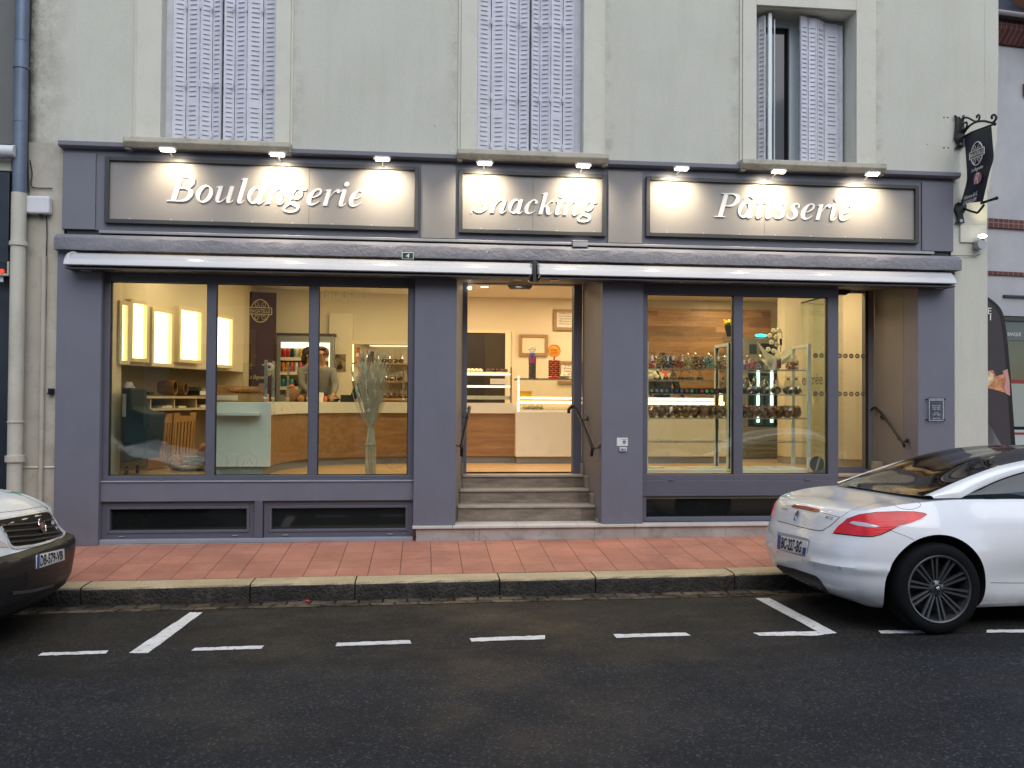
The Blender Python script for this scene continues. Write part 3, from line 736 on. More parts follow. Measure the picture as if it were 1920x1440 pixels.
# cellar lights left
CL = thing('cellar_window', None, None); CL.parent = BK
def frame_rect(mb, x0, x1, z0, z1, w, y0, y1):
    mb.box(x0, x0+w, y0, y1, z0, z1); mb.box(x1-w, x1, y0, y1, z0, z1); mb.box(x0+w, x1-w, y0+.0005, y1, z0, z0+w); mb.box(x0+w, x1-w, y0+.0005, y1, z1-w, z1); return mb
mb = MB(); frame_rect(mb, -3.376, -1.795, .235, .632, .055, .10, .2); frame_rect(mb, -1.70, -.099, .235, .632, .055, .10, .2); mb.box(-1.79, -1.705, .055, .2, .20, .631)
mb.build('frame', M['alu'], CL, bevel=.003)
mb = MB(); frame_rect(mb, -3.32, -1.85, .292, .576, .028, .09, .19); frame_rect(mb, -1.645, -.154, .292, .576, .028, .09, .19)
mb.build('sash', M['alu'], CL, bevel=.003)
for a, b in ((-3.292, -1.878), (-1.617, -.182)): MB().box(a, b, .15, .16, .32, .548).build('pane', M['glassdark'], CL)
mb = MB(); 
for xx in (-3.17, -2.0, -1.47, -.35): mb.box(xx-.03, xx+.03, .088, .10, .255, .264)
mb.build('drain_cap', M['lampmetal'], CL, bevel=.002)
part('cellar_sill', MB().box(-3.376, -.099, .03, .2, .19, .234), plain('cellsill', (.27, .29, .34), .5), bevel=.006)
# right cellar light
CR = thing('cellar_window', None, None); CR.parent = BK
mb = MB(); mb.box(2.448, 2.516, .10, .2, .37, .657); mb.box(4.70, 4.782, .10, .2, .37, .657); mb.box(2.516, 4.70, .1005, .2, .37, .418); mb.build('frame', M['alu'], CR, bevel=.003)
MB().box(2.516, 4.70, .15, .16, .418, .657).build('pane', M['glassdark'], CR)
MB().box(2.52, 4.70, .12, .145, .622, .655).build('blind', plain('olivefr', (.10, .11, .09), .5), CR)
# slab, plinth, steps
mb = MB(); xj = [-.105, .33, 1.04, 1.72, 2.35, 3.0, 3.65, 4.3, 4.85]
for a, b in zip(xj, xj[1:]): mb.box(a, b-.003, -.05, .6 if .3 < a < 1.9 else .25, .333, .361)
part('door_slab', mb, M['slab'], bevel=.004)
mb = MB(); xj = [-.065, .56, .62, 1.9, 2.35, 3.4, 4.5, 6.2]
for a, b in zip(xj, xj[1:]): mb.box(a, b-.002, -.02, .3, .05, .332)
part('plinth', mb, M['plinth'], bevel=.003)
part('plinth', MB().box(-4.17, -.066, .02, .4, .0, .189), M['plinth'])
def steps(x_edges, zs, ys, last):
    ST = thing('entrance_steps', None, None); ST.parent = BK
    for k, ((xa, xb), z, y) in enumerate(zip(x_edges, zs, ys)):
        z0 = .361 if k == 0 else zs[k-1]
        MB().box(xa, xb, y, y+.9, z0, z-.026).build('riser', M['steptile'], ST)
        MB().box(xa, xb, y-.022, (ys[k+1]+.01 if k+1 < len(ys) else y+.4), z-.0255, z).build('tread', M['stepnose'], ST, bevel=.003)
    return ST
ST = steps([(.40, 1.965), (.43, 1.935), (.47, 1.905)], [.54, .70, .85], [.27, .49, .69], .85)
# stringer tiles (plinths each side of steps)
mb = MB()
for x0, x1, y0, y1, z0, z1 in ((1.925, 1.978, .30, .51, .36, .66), (1.905, 1.95, .511, .70, .36, .84), (1.955, 1.981, .12, .30, .36, .40), (.36, .405, .30, .51, .36, .66), (.40, .44, .511, .70, .36, .84), (1.88, 1.91, .701, .82, .36, .98), (.45, .475, .701, .80, .36, .98)): mb.box(x0, x1, y0, y1, z0, z1)
part('step_skirting', mb, simple('beige_step_skirting', (.24, .205, .15), .6, var=.15, vs=8), bevel=.003)
ST2 = steps([(4.785, 5.69), (4.785, 5.66), (4.785, 5.64)], [.54, .70, .85], [.22, .40, .58], .85)
part('step_skirting', MB().box(5.56, 5.63, .62, .80, .85, 1.0), M['stepnose'], bevel=.003)
# main door frame (open sliding door)
D = thing('shop_door', None, None); D.parent = BK
mb = MB(); mb.box(.46, .517, .80, .86, .85, 3.13); mb.box(1.80, 1.903, .80, .9, .85, 3.13); mb.box(.517, 1.80, .82, .9, 3.118, 3.13)
mb.build('frame', M['alu'], D, bevel=.003)
MB().box(1.792, 1.845, .86, .90, .86, 3.11).build('leaf_edge', M['greyrev'], D, bevel=.003)
MB().box(.46, .52, .87, 1.5, .85, 3.13).build('inner_jamb', M['inwall'], D)
# second door (glazed, with safety dots)
D2 = thing('side_door', None, None); D2.parent = BK
mb = MB(); mb.box(5.50, 5.62, .82, .9, .85, 3.13); mb.box(4.83, 5.50, .82, .88, 3.10, 3.13)
mb.build('frame', M['greyrev'], D2, bevel=.003)
MB().box(4.83, 5.50, .83, .86, .853, .925).build('bottom_rail', M['alu'], D2, bevel=.003)
MB().box(4.83, 5.50, .84, .848, .925, 3.10).build('pane', M['glassin'], D2)
mb = MB()
for zr in (1.835, 2.31):
    for k in range(9):
        x = 4.86+k*.078; c = Vector((x, .836, zr)); mb = MB()
        mb.lathe([(.014, 0), (.030, 0)], c, 14, (0, 1, 0)); mb.box(x-.004, x+.004, .835, .837, zr-.012, zr+.012); mb.build('safety_dot', plain('dotgrey', (.10, .09, .08)), D2)
MB().box(5.502, 5.54, .815, .819, .9, 3.12).build('frame_seal', M['aludark'], D2)
# side glass screen inside
GS = thing('glass_screen', 'tall glass screen panel with dark edge inside the right hand entrance', 'glass screen', (5.30, 1.0, .85))
MB().box(-.004, .004, 0, 1.35, 0, 2.27).build('pane', M['glassin'], GS)
mb = MB(); mb.box(-.015, .015, 1.35, 1.40, 0, 2.27); mb.box(-.015, .015, 0, 1.40, 2.27, 2.285)
mb.build('edge_profile', M['dark'], GS)
mb = MB(); MM = frame((-.006, .85, 1.19), (0, -1, 0), (0, 0, 1)); text_mb(mb, 'entrée', MM, width=.62, height=.15, depth=.001)
mb.build('lettering', plain('dotgrey', (.1, .09, .08)), GS)
# ================================================================ signs
def PXS(px, py): return at(px, py, 0)
GL = {}
def rect(x0, y0, x1, y1): return ('q', [(x0, y0), (x1, y0), (x1, y1), (x0, y1)])
def rib(pts, n=6, closed=False): return ('r', catm(pts, n, closed), closed)
def ring(cx, cy, rx, ry, wt, ws, a0=0):
    return ('r', [(cx+rx*math.cos(a), cy+ry*math.sin(a), wt+(ws-wt)*abs(math.cos(a+a0))**1.3) for a in [2*math.pi*k/32 for k in range(32)]], True)
def dot(x, y, r): return ('q', [(x+r*math.cos(2*math.pi*k/20), y+r*math.sin(2*math.pi*k/20)) for k in range(20)])
EX = lambda x: rib([(x, 90, 108), (x+12, 35, 85), (x+45, 12, 50), (x+90, 28, 26), (x+135, 85, 16)])
STEM = lambda x, z1, z0=70, w=108: rect(x-w/2, z0, x+w/2, z1)
EN = lambda x, z: ('q', [(x-115, z-34), (x-108, z-20), (x-50, z+6), (x+30, z+14), (x+54, z+4), (x+54, z-60), (x-50, z-60), (x-66, z-34)])
GL['B'] = (667, [rect(100, 10, 225, 660), rect(0, 0, 300, 24), rect(20, 645, 300, 669), rib([(215, 652, 30), (370, 650, 40), (490, 590, 90), (510, 500, 118), (450, 385, 80), (330, 350, 32), (200, 350, 28)]), rib([(215, 352, 28), (400, 348, 40), (530, 280, 95), (550, 180, 130), (480, 60, 90), (350, 16, 36), (215, 14, 28)])])
GL['P'] = (611, [rect(100, 10, 225, 660), rect(0, 0, 310, 24), rect(20, 645, 300, 669), rib([(215, 652, 30), (380, 650, 40), (500, 590, 95), (525, 490, 125), (450, 360, 85), (330, 318, 36), (215, 318, 28)])])
GL['S'] = (556, [rib([(440, 520, 14), (400, 600, 30), (310, 648, 42), (200, 610, 75), (165, 515, 108), (280, 380, 135), (395, 240, 125), (410, 120, 105), (330, 30, 60), (220, 10, 40), (100, 60, 30), (55, 170, 14)]), ('q', [(430, 480), (452, 480), (490, 690), (466, 690)]), ('q', [(10, -20), (32, -20), (72, 210), (50, 210)])])
GL['o'] = (500, [ring(235, 222, 158, 212, 30, 122, .35)])
GL['u'] = (556, [EN(100, 435), STEM(100, 440, 110), rib([(100, 130, 106), (112, 55, 85), (165, 18, 45), (250, 60, 26), (330, 170, 18), (370, 270, 14)]), STEM(385, 449, 80), EX(385)])
GL['l'] = (278, [EN(115, 664), STEM(115, 675), EX(115)])
GL['a'] = (500, [ring(195, 225, 135, 200, 26, 112, .5), STEM(345, 449, 80, 104), EX(345)])
GL['â'] = (500, GL['a'][1]+[rib([(110, 525, 26), (175, 590, 50), (230, 640, 62)], 4), rib([(230, 640, 62), (300, 590, 50), (365, 525, 26)], 4)])
GL['n'] = (556, [EN(100, 435), STEM(100, 445, 0), rib([(140, 230, 14), (220, 370, 26), (310, 432, 58), (382, 390, 100), (392, 290, 112), (378, 90, 110), (390, 35, 85), (422, 12, 50), (465, 28, 26), (510, 85, 16)])])
GL['g'] = (500, [ring(215, 305, 120, 140, 28, 98, .4), rib([(150, 175, 30), (80, 110, 44), (110, 55, 72), (240, 15, 92), (350, -50, 82), (330, -150, 60), (170, -195, 36), (30, -150, 56), (10, -80, 52), (90, -10, 30), (150, 20, 20)]), rib([(310, 400, 40), (370, 418, 50), (440, 420, 56)], 4)])
GL['e'] = (444, [rib([(85, 200, 16), (210, 225, 26), (315, 300, 44), (335, 385, 52), (280, 438, 44), (190, 420, 50), (110, 320, 98), (80, 200, 116), (110, 75, 100), (190, 20, 52), (290, 50, 26), (370, 120, 14)])])
GL['c'] = (444, [rib([(110, 330, 92), (80, 200, 116), (110, 75, 100), (190, 20, 52), (290, 50, 26), (370, 120, 14)]), rib([(110, 330, 92), (190, 420, 52), (270, 440, 40), (330, 400, 50)], 5), dot(335, 365, 48)])
GL['r'] = (389, [EN(100, 435), STEM(100, 445, 0), rib([(140, 210, 14), (220, 350, 26), (300, 425, 50), (350, 415, 80)]), dot(352, 392, 48)])
GL['i'] = (278, [EN(110, 435), STEM(110, 449), EX(110), dot(120, 600, 66)])
GL['t'] = (278, [STEM(110, 470), ('q', [(56, 440), (164, 440), (150, 580), (130, 580)]), EX(110), rect(-5, 418, 255, 449)])
GL['s'] = (389, [rib([(305, 320, 12), (285, 400, 26), (215, 440, 36), (130, 390, 70), (140, 300, 98), (245, 190, 108), (270, 90, 88), (205, 20, 44), (110, 15, 30), (45, 60, 24), (20, 140, 12)])])
GL['k'] = (500, [EN(110, 664), STEM(110, 675, 0), rib([(160, 215, 16), (250, 330, 28), (350, 430, 50), (415, 425, 66)]), rib([(215, 290, 40), (280, 200, 98), (330, 70, 100), (380, 18, 55), (430, 30, 26), (475, 90, 14)])])
def letter_mb(ch, em, M4):
    adv, parts_ = GL[ch]; mb = MB(); sh = math.tan(R(15.5)); th = .011
    def T(x, y, z): return M4@Vector(((x+y*sh)/1000*em, y/1000*em, z))
    for i, p in enumerate(parts_):
        t = th+.0007*i
        if p[0] == 'q':
            P = [T(x, y, 0) for x, y in p[1]]; Q = [T(x, y, t) for x, y in p[1]]; n = len(P)
            mb.add(P+Q, [tuple(range(n))[::-1], tuple(range(n, 2*n))]+[(k, (k+1)%n, n+(k+1)%n, n+k) for k in range(n)])
        else:
            L, Q_ = ribbon2(p[1], p[2]); n = len(L); vs = []
            for (a, b) in zip(L, Q_): vs += [T(a[0], a[1], 0), T(b[0], b[1], 0), T(b[0], b[1], t), T(a[0], a[1], t)]
            fs = []
            for k in range(n if p[2] else n-1):
                j = (k+1) % n
                for e in range(4): fs.append((4*k+e, 4*k+(e+1)%4, 4*j+(e+1)%4, 4*j+e))
            if not p[2]: fs += [(0, 1, 2, 3), (4*n-1, 4*n-2, 4*n-3, 4*n-4)]
            mb.add(vs, fs)
    return mb, adv
def sign(x0, x1, z0, z1, word, lx0, lx1, zbase, label):
    s = thing('shop_sign', label, 'sign', ((x0+x1)/2, 0, z0)); ox, oz = s.location.x, s.location.z
    o = Vector((ox, 0, oz)); w = .045
    mb = MB(); mb.box(x0, x0+w, -.05, -.002, z0, z1); mb.box(x1-w, x1, -.05, -.002, z0, z1); mb.box(x0+w, x1-w, -.0505, -.002, z0, z0+w); mb.box(x0+w, x1-w, -.0505, -.002, z1-w, z1)
    mb.build('frame', M['signframe'], s, off=o, bevel=.004)
    xm = {'Boulangerie': -1.24, 'Snacking': 1.19, 'Pâtisserie': 3.85}[word]
    mb = MB(); mb.box(x0+w, xm-.0015, -.018, -.003, z0+w, z1-w); mb.box(xm+.0015, x1-w, -.018, -.003, z0+w, z1-w); mb.build('panel', M['sign'], s, off=o)
    mb = MB(); k = x0+.25
    while k < x1-.1: mb.cyl((k, -.018, z0+w+.012), (k, -.021, z0+w+.012), .0045, 8); k += .42
    mb.build('rivet', M['white'], s, off=o)
    em0 = sum(GL[c][0] for c in word)/1000.; em = (lx1-lx0)/(em0-.06); x = lx0+.0*em
    for c in word:
        mb, adv = letter_mb(c, em, frame((x, -.0195, zbase), (1, 0, 0), (0, 0, 1)))
        mb.build('letter', M['white'], s, off=o); x += adv/1000*em
    return s
zb1 = (at(330, 378, -.03).z+at(660, 388, -.03).z)/2
sign(-3.344, -.068, 3.565, 4.270, 'Boulangerie', at(312, 378, -.04).x, at(676, 388, -.04).x, at(500, 382, -.04).z, 'wide framed grey sign reading Boulangerie in white italic letters')
sign(.367, 2.010, 3.560, 4.255, 'Snacking', at(882, 399, -.04).x, at(1112, 404, -.04).x, at(1000, 401, -.04).z, 'short framed grey sign reading Snacking over the shop entrance')
sign(2.464, 5.690, 3.575, 4.250, 'Pâtisserie', at(1340, 408, -.04).x, at(1594, 412, -.04).x, at(1470, 410, -.04).z, 'wide framed grey sign reading Pâtisserie in white italic letters')
# ================================================================ floodlights
LAMPS = []
FL = ['leftmost floodlight glowing over the Boulangerie sign below the left window sill', 'floodlight above the letters of the Boulangerie sign at the right end of the sill', 'floodlight over the right end of the Boulangerie sign', 'floodlight over the left half of the Snacking sign', 'floodlight over the right half of the Snacking sign', 'floodlight over the left end of the Pâtisserie sign', 'floodlight above the middle of the Pâtisserie sign', 'rightmost floodlight over the right part of the Pâtisserie sign']
LP = [(314, 281), (520, 290), (716.5, 298.5), (909, 306.5), (1094, 311), (1278, 316.5), (1460, 322), (1636, 326.5)]
proto = None
for i, ((px, py), lb) in enumerate(zip(LP, FL)):
    P = at(px, py, -.30)
    if proto is None:
        f = thing('floodlight', lb, 'floodlight', P, 'floodlights along the cornice')
        mb = MB(); mb.box(-.095, .095, -.045, .045, .0, .022); mb.box(-.078, .078, -.03, .03, .022, .034); mb.build('housing', M['lampmetal'], f, bevel=.008)
        MB().box(-.082, .082, -.036, .036, -.006, -.0005).build('lens', M['flood'], f, bevel=.003)
        mb = MB()
        for s in (-1, 1): mb.box(s*.100-.006, s*.100+.006, -.012, .012, -.004, .026)
        mb.tube([(0, .04, .018), (0, .12, .03), (0, .215, .04)], .008, 8); mb.build('bracket', M['lampmetal'], f)
        proto = f
    else:
        f = copy_tree(proto); f.location = P; f['label'] = lb
    f.rotation_euler = (R(-16), 0, 0); f.scale = (.84, .84, .84)
    ld = bpy.data.lights.new('floodlight_beam', 'SPOT'); ld.energy = 27; ld.color = (1, .83, .58); ld.spot_size = R(125); ld.spot_blend = 1.; ld.shadow_soft_size = .035
    lo = bpy.data.objects.new('floodlight_beam', ld); COL.objects.link(lo); lo.parent = f; lo.location = (0, .004, -.02); lo.rotation_euler = (R(63), 0, 0)
# ================================================================ awnings
def awning(x0, x1, label):
    s = thing('awning', label, 'awning', ((x0+x1)/2, -.02, 3.07), 'retracted awning cassettes'); o = s.location.copy()
    prof = [(-.004, 3.235), (-.05, 3.243), (-.12, 3.228), (-.175, 3.19), (-.21, 3.145), (-.228, 3.098), (-.222, 3.090), (-.02, 3.060), (-.004, 3.06)]
    mb = MB(); mb.grid([[(x, y, z) for y, z in prof] for x in [x0+(x1-x0)*k/8 for k in range(9)]]); mb.build('cover', M['cassette'], s, off=o, smooth=True, sharp=30)
    mb = MB(); mb.box(x0+.002, x1-.002, -.220, -.004, 3.052, 3.066); mb.build('underside', M['dark'], s, off=o)
    for x in (x0-.012, x1):
        mb = MB(); mb.prism([(x, y, z) for y, z in prof[:-1]]+[(x, -.004, 3.06)], (.012, 0, 0)); mb.build('end_cap', M['cassette'], s, off=o)
    for x in (x0+.12, x1-.18): MB().box(x, x+.10, -.14, -.09, 3.044, 3.0515).build('slot', M['lampmetal'], s, off=o, bevel=.002)
    return s
xc0 = at(993, 510, -.15).x; xc1 = at(1012, 510, -.15).x
AW = awning(-3.66, xc0, 'long white retracted awning cassette above the left display window')
AW2 = awning(xc1, 6.02, 'long white retracted awning cassette above the right display window')
J = thing('awning_joint', 'grey metal bracket joining the two awning cassettes above the door', 'bracket', ((xc0+xc1)/2, -.1, 3.08))
mb = MB(); mb.box(-.05, .05, 0, .1, -.05, .17); mb.box(-.022, .018, -.07, 0, -.06, .17); mb.build('bracket', M['signframe'], J, bevel=.004)
mb = MB(); mb.box(-.052, -.03, -.09, 0, .02, .13); mb.box(.026, .05, -.09, 0, .02, .135); mb.build('cheek_plate', M['lampmetal'], J, bevel=.004)
mb = MB(); L0 = at(136, 492, -.2); mb.tube(catm([L0+Vector((.02, .15, .09)), L0+Vector((-.015, .1, .12)), L0+Vector((-.045, .04, .10)), L0+Vector((-.04, .0, .03)), L0+Vector((-.02, .02, -.04))], 6), .006, 8)
tag(mb.build('awning_cable', M['pvc'], smooth=True), 'white cable looping round the left end of the awning cassette', 'cable')
# house number
P = at(764.5, 479.5, -.112)
s = thing('house_number_sign', 'small dark green enamel plate with white number four on the lintel', 'number plate', P)
MB().box(-.062, .062, 0, .005, -.037, .037).build('border', M['paper'], s, bevel=.002); MB().box(-.056, .056, -.002, -.0005, -.032, .032).build('field', plain('numgreen', (.01, .05, .045), .3), s)
mb = MB(); text_mb(mb, '4', frame((0, -.003, 0), (1, 0, 0), (0, 0, 1)), width=.036, height=.045, depth=.002, shear=.15); mb.build('digit', M['white'], s)
P = at(1088, 457, -.09)
s = thing('junction_box', 'small pale metal box fixed on the ledge below the Snacking sign', 'junction box', P)
MB().box(-.083, .083, 0, .07, -.034, .030).build('box', M['lampmetal'], s, bevel=.004); MB().box(-.086, .086, -.004, .072, .030, .036).build('lid', M['pvc'], s, bevel=.002)
# oval lamp and sensor over the door
P = at(981, 526, .25); P.z = 3.118
s = thing('oval_ceiling_lamp', 'glowing oval lamp under the soffit above the shop entrance', 'lamp', P)
MB().lathe([(0, -.012), (.055, -.010), (.075, .0), (.075, .012)], (0, 0, 0), 28).build('diffuser', emit('soffit_lamp', (1, .90, .70), 20.), s, smooth=True).scale = (1.25, .9, 1)
ld = bpy.data.lights.new('soffit_beam', 'SPOT'); ld.energy = 9; ld.color = (1, .80, .55); ld.spot_size = R(165); ld.spot_blend = 1; ld.shadow_soft_size = .07
lo = bpy.data.objects.new('soffit_beam', ld); COL.objects.link(lo); lo.parent = s; lo.location = (0, 0, -.03)
P = at(975.5, 537, .72)
s = thing('door_sensor', 'black door sensor bar fixed above the shop entrance', 'sensor', P)
mb = MB(); mb.prism([(-.15, 0, .018), (-.12, 0, -.026), (.12, 0, -.026), (.145, 0, .0), (.145, 0, .018)], (0, .07, 0)); mb.build('housing', M['blackplastic'], s, bevel=.008)
MB().box(-.05, .05, -.003, -.0005, -.012, .006).build('window', plain('sensorwin', (.03, .03, .05), .1), s)
P = at(1576, 548, .75)
s = thing('side_door_sensor', 'black sensor housing above the right hand glazed door', 'sensor', P)
mb = MB(); mb.prism([(-.10, 0, .028), (-.10, 0, -.03), (.08, 0, -.03), (.10, 0, -.012), (.13, 0, -.004), (.13, 0, .028)], (0, .07, 0)); mb.build('housing', M['blackplastic'], s, bevel=.004)
P = at(881, 540, .78)
tag(MB().ell(P, .022, .022, .018).build('door_spotlight', emit('tiny_lamp', (1, .9, .75), 8.), smooth=True), 'tiny glowing spotlight at the top left corner of the shop doorway', 'spotlight')
# handrails
def rail(pts, brk, label, r=.018, off=(0, 0)):
    s = thing('handrail', label, 'handrail', pts[0]); o = Vector(pts[0])
    mb = MB(); mb.tube(catm(pts, 6), r, 10); mb.build('rail', M['black'], s, off=o, smooth=True)
    for p, q in brk:
        mb = MB(); mb.tube([p, (Vector(p)+Vector(q))/2+Vector((0, 0, -.03)), q], .009, 8); q = Vector(q); d = (q-Vector(p)).normalized(); mb.cyl(q-d*.006, q, .03, 14); mb.build('wall_bracket', M['black'], s, off=o, smooth=True)
    return s
def spx(px, py, Y): return at(px, py, Y)
A = spx(880, 768, .66); B = spx(866, 840, .1)
rail([A+Vector((-.01, .04, 0)), A, B+Vector((.004, .03, .06)), B, B+Vector((0, .03, -.09))], [(A+Vector((-.01, -.05, -.06)), (A.x-.085, A.y-.05, A.z-.07)), (B+Vector((0, .02, .05)), (B.x-.075, B.y+.02, B.z+.04))], 'black tubular handrail on the left cheek of the shop entrance', .019)
A = spx(1079, 767, .64); B = spx(1110, 843, .06)
rail([A+Vector((-.08, .0, -.05)), A+Vector((-.075, .0, .0)), A, B+Vector((-.006, .03, .06)), B, B+Vector((.0, .03, -.07))], [(A+Vector((.03, -.08, -.10)), (1.925, A.y-.08, A.z-.11)), (B+Vector((-.005, .03, .05)), (1.972, B.y+.03, B.z+.03))], 'black tubular handrail on the right cheek of the shop entrance', .019)
A = spx(1646, 768, .75); B = spx(1694, 832, .12)
rail([A+Vector((-.07, .02, .0)), A, B+Vector((-.01, .03, .03)), B, B+Vector((.01, .0, -.04))], [(A+Vector((.05, -.08, -.08)), (5.63, A.y-.08, A.z-.10)), (B+Vector((-.03, .08, .06)), (5.685, B.y+.08, B.z+.03))], 'black sloping handrail beside the right hand glazed door', .016)
# accessibility call sign and bell
P = at(1167, 828.5, -.004)
s = thing('call_sign', 'small white sign with a wheelchair symbol on the pillar right of the door', 'sign', P)
MB().box(-.063, .063, 0, .003, -.046, .046).build('plate', M['plate'], s, bevel=.001)
mb = MB(); mb.lathe([(0, -.0015), (.019, -.0015), (.019, 0)], (.021, 0, -.002), 20, (0, 1, 0)); mb.build('symbol', plain('iconblue', (.02, .025, .05)), s)
mb = MB(); M4 = frame((.021, -.003, -.002), (1, 0, 0), (0, 0, 1))
mb.tube([M4@Vector((-.003, .011, 0)), M4@Vector((-.001, .0, 0)), M4@Vector((.008, -.0, 0)), M4@Vector((.011, -.01, 0))], .0018, 6); mb.tube([M4@Vector((-.002+.008*math.cos(a), -.004+.008*math.sin(a), 0)) for a in [2.2+.45*k for k in range(9)]], .0014, 6); mb.ell(M4@Vector((-.003, .015, 0)), .003, .002, .003)
mb.build('figure', M['white'], s)
mb = MB(); text_mb(mb, 'SONNETTE', frame((.022, -.001, .026), (1, 0, 0), (0, 0, 1)), width=.07, height=.008, depth=.0008); text_mb(mb, 'PMR', frame((.02, -.001, -.031), (1, 0, 0), (0, 0, 1)), width=.02, height=.006, depth=.0008); mb.build('lettering', M['ink'], s)
P = at(1168, 842.5, -.004)
s = thing('call_button', 'small white bell button box below the wheelchair sign', 'bell', P)
MB().box(-.042, .042, -.022, .0, -.022, .022).build('case', M['pvc'], s, bevel=.006); MB().box(-.030, .030, -.026, -.0225, -.012, .012).build('button', plain('belgrey', (.3, .3, .32)), s, bevel=.004)
MB().cyl((-.014, -.0268, 0), (-.014, -.029, 0), .006, 12).build('camera_eye', M['ink'], s)
# opening hours plaque (clear plate on stand-offs)
P = at(1755.5, 768, -.03)
s = thing('opening_hours_plaque', 'clear plate with opening hours fixed on the right end pillar', 'plaque', P)
MB().box(-.105, .105, 0, .005, -.145, .145).build('plate', glass('plaque_glass', (.92, .95, .97), 1., .10), s)
mb = MB(); frame_rect(mb, -.088, .088, -.125, .125, .004, -.002, -.0005); mb.build('border', M['paper'], s)
mb = MB()
for sx in (-1, 1):
    for sz in (-1, 1): mb.cyl((sx*.108, -.006, sz*.118), (sx*.108, .028, sz*.118), .007, 10)
mb.build('stand_off', M['black'], s)
mb = MB()
for tx, z, w in (('HORAIRES D’OUVERTURE', .108, .15), ('Du mardi au samedi', .045, .10), ('6h30 - 13h30', .022, .09), ('15h00 - 19h30', .003, .09), ('Dimanche', -.038, .06), ('7h00 - 13h00', -.060, .09), ('Fermé le lundi', -.098, .08)):
    text_mb(mb, tx, frame((0, -.003, z), (1, 0, 0), (0, 0, 1)), width=w, height=.011, depth=.001)
mb.build('lettering', M['paper'], s)
# ================================================================ banner sign on bracket
def emblem(mbE, mbT, M4, w):
    """oval with a crossed banner; M4 local frame, w = half width of name band"""
    rx, rz = w*.80, w*1.02
    def loop(cx, cy, a, b, r, k=28): mbE.tube([M4@Vector((cx+a*math.cos(2*math.pi*i/k), cy+b*math.sin(2*math.pi*i/k), 0)) for i in range(k)], r, 6, closed=True)
    for a0, a1 in ((.28, math.pi-.28), (math.pi+.28, 2*math.pi-.28)):
        mbE.tube([M4@Vector((rx*math.cos(a0+(a1-a0)*i/20), rz*math.sin(a0+(a1-a0)*i/20), 0)) for i in range(21)], w*.045, 6)
    q = [(-w, -w*.30), (w, -w*.30), (w, w*.30), (-w, w*.30)]
    for a, b in zip(q, q[1:]+q[:1]): mbE.tube([M4@Vector((*a, 0)), M4@Vector((*b, 0))], w*.04, 6)
    for sx in (-1, 1):
        for sy in (-1, 1):
            mbE.tube(catm([M4@Vector((sx*x*w, sy*y*w, 0)) for x, y in ((.08, .33), (.12, .55), (.28, .80), (.45, .70), (.40, .42), (.28, .40), (.26, .55))], 5), w*.022, 5)
    text_mb(mbT, 'BAGATELLE', M4, width=w*1.72, height=w*.34, depth=.003)
ax = Vector((.29, -.42, .0)).normalized()
c0 = at(1818, 255, -.06)
BR = thing('banner_sign', 'dark navy hanging banner sign on a wrought iron wall bracket at the right corner', 'sign', c0)
# geometry drawn in a vertical plane leaving the wall; u along ax
def bp(px, py):
    """pixel -> vertical plane through wall point, direction axb"""
    d = ray(px, py); n = axb.cross(Vector((0, 0, 1))); t = (W0-CAM).dot(n)/d.dot(n); return CAM+d*t
W0 = at(1806, 250, .0); axb = Vector((0, -1, 0))
o = c0
mb = MB(); pts = [(1791,215),(1797,219),(1802,217),(1810,215),(1808,222),(1809,245),(1812,262),(1809,276),(1799,277),(1792,277),(1797,270),(1791,258),(1793,240),(1794,224)]
mb.prism([at(x, y, -.012) for x, y in pts], (0, .03, 0))
pts = [(1793,382),(1797,379),(1812,381),(1813,392),(1806,402),(1809,418),(1792,418),(1796,412),(1796,404),(1791,392)]
mb.prism([at(x, y, -.012) for x, y in pts], (0, .03, 0)); mb.build('wall_plate', M['black'], BR, off=o, bevel=.003)
mb = MB()
for x, y in ((1801, 220), (1801, 270), (1801.5, 414)): p = at(x, y, -.015); mb.cyl(p, p+Vector((0, -.01, 0)), .014 if y < 400 else .02, 12)
mb.build('bolt', M['lampmetal'], BR, off=o)
mb = MB()
mb.tube(catm([bp(*q) for q in ((1806,222),(1813,220.5),(1821,224),(1828,227.5),(1834,226),(1837,220),(1835,215.5),(1831.5,217.5),(1832,221))], 6), .011, 8)
mb.tube(catm([bp(*q) for q in ((1808,248),(1818,236),(1830,229),(1845,227),(1858,230),(1864,228),(1868,221),(1865,215.5),(1860,217),(1860,223))], 6), .013, 8)
mb.tube(catm([bp(*q) for q in ((1809,231),(1812,229),(1813.5,234),(1811,240),(1807,244))], 6), .010, 8)
mb.tube([bp(1807, 257), bp(1822, 248), bp(1862, 233.5)], .012, 8); mb.ell(bp(1865, 232.5), .02, .02, .02, 10, 6)
mb.build('scroll_arm', M['black'], BR, off=o, smooth=True, sharp=180); mb = MB(); mb.tube(catm([bp(*q) for q in ((1797,382),(1802,388),(1815,394),(1828,398),(1834,398),(1845,384))], 5), .013, 8); mb.tube([bp(1840, 381), bp(1858, 375), bp(1870, 371)], .016, 8); mb.tube([bp(1868, 368), bp(1869, 375)], .008, 6)
mb.build('lower_arm', M['black'], BR, off=o, smooth=True, sharp=180)
mb = MB(); L = [(1808.5,255),(1812,300),(1813.5,335),(1808,360),(1801,382)]; Q = [(1859,237),(1861.5,270),(1863,297),(1855,325),(1843,378)]
nA = axb.cross(Vector((0, 0, 1)))
Lc = catm(L, 5); Qc = catm(Q, 5); P = []
for i, (a, b) in enumerate(zip(Lc, Qc)):
    wob = .02*math.sin(i*.45); P.append([bp(a[0]+(b[0]-a[0])*k/6, a[1]+(b[1]-a[1])*k/6)+nA*(wob*math.sin(k/6*3.14)) for k in range(7)])
navy = simple('navy_banner_fabric', (.012, .016, .028), .6, var=.1)
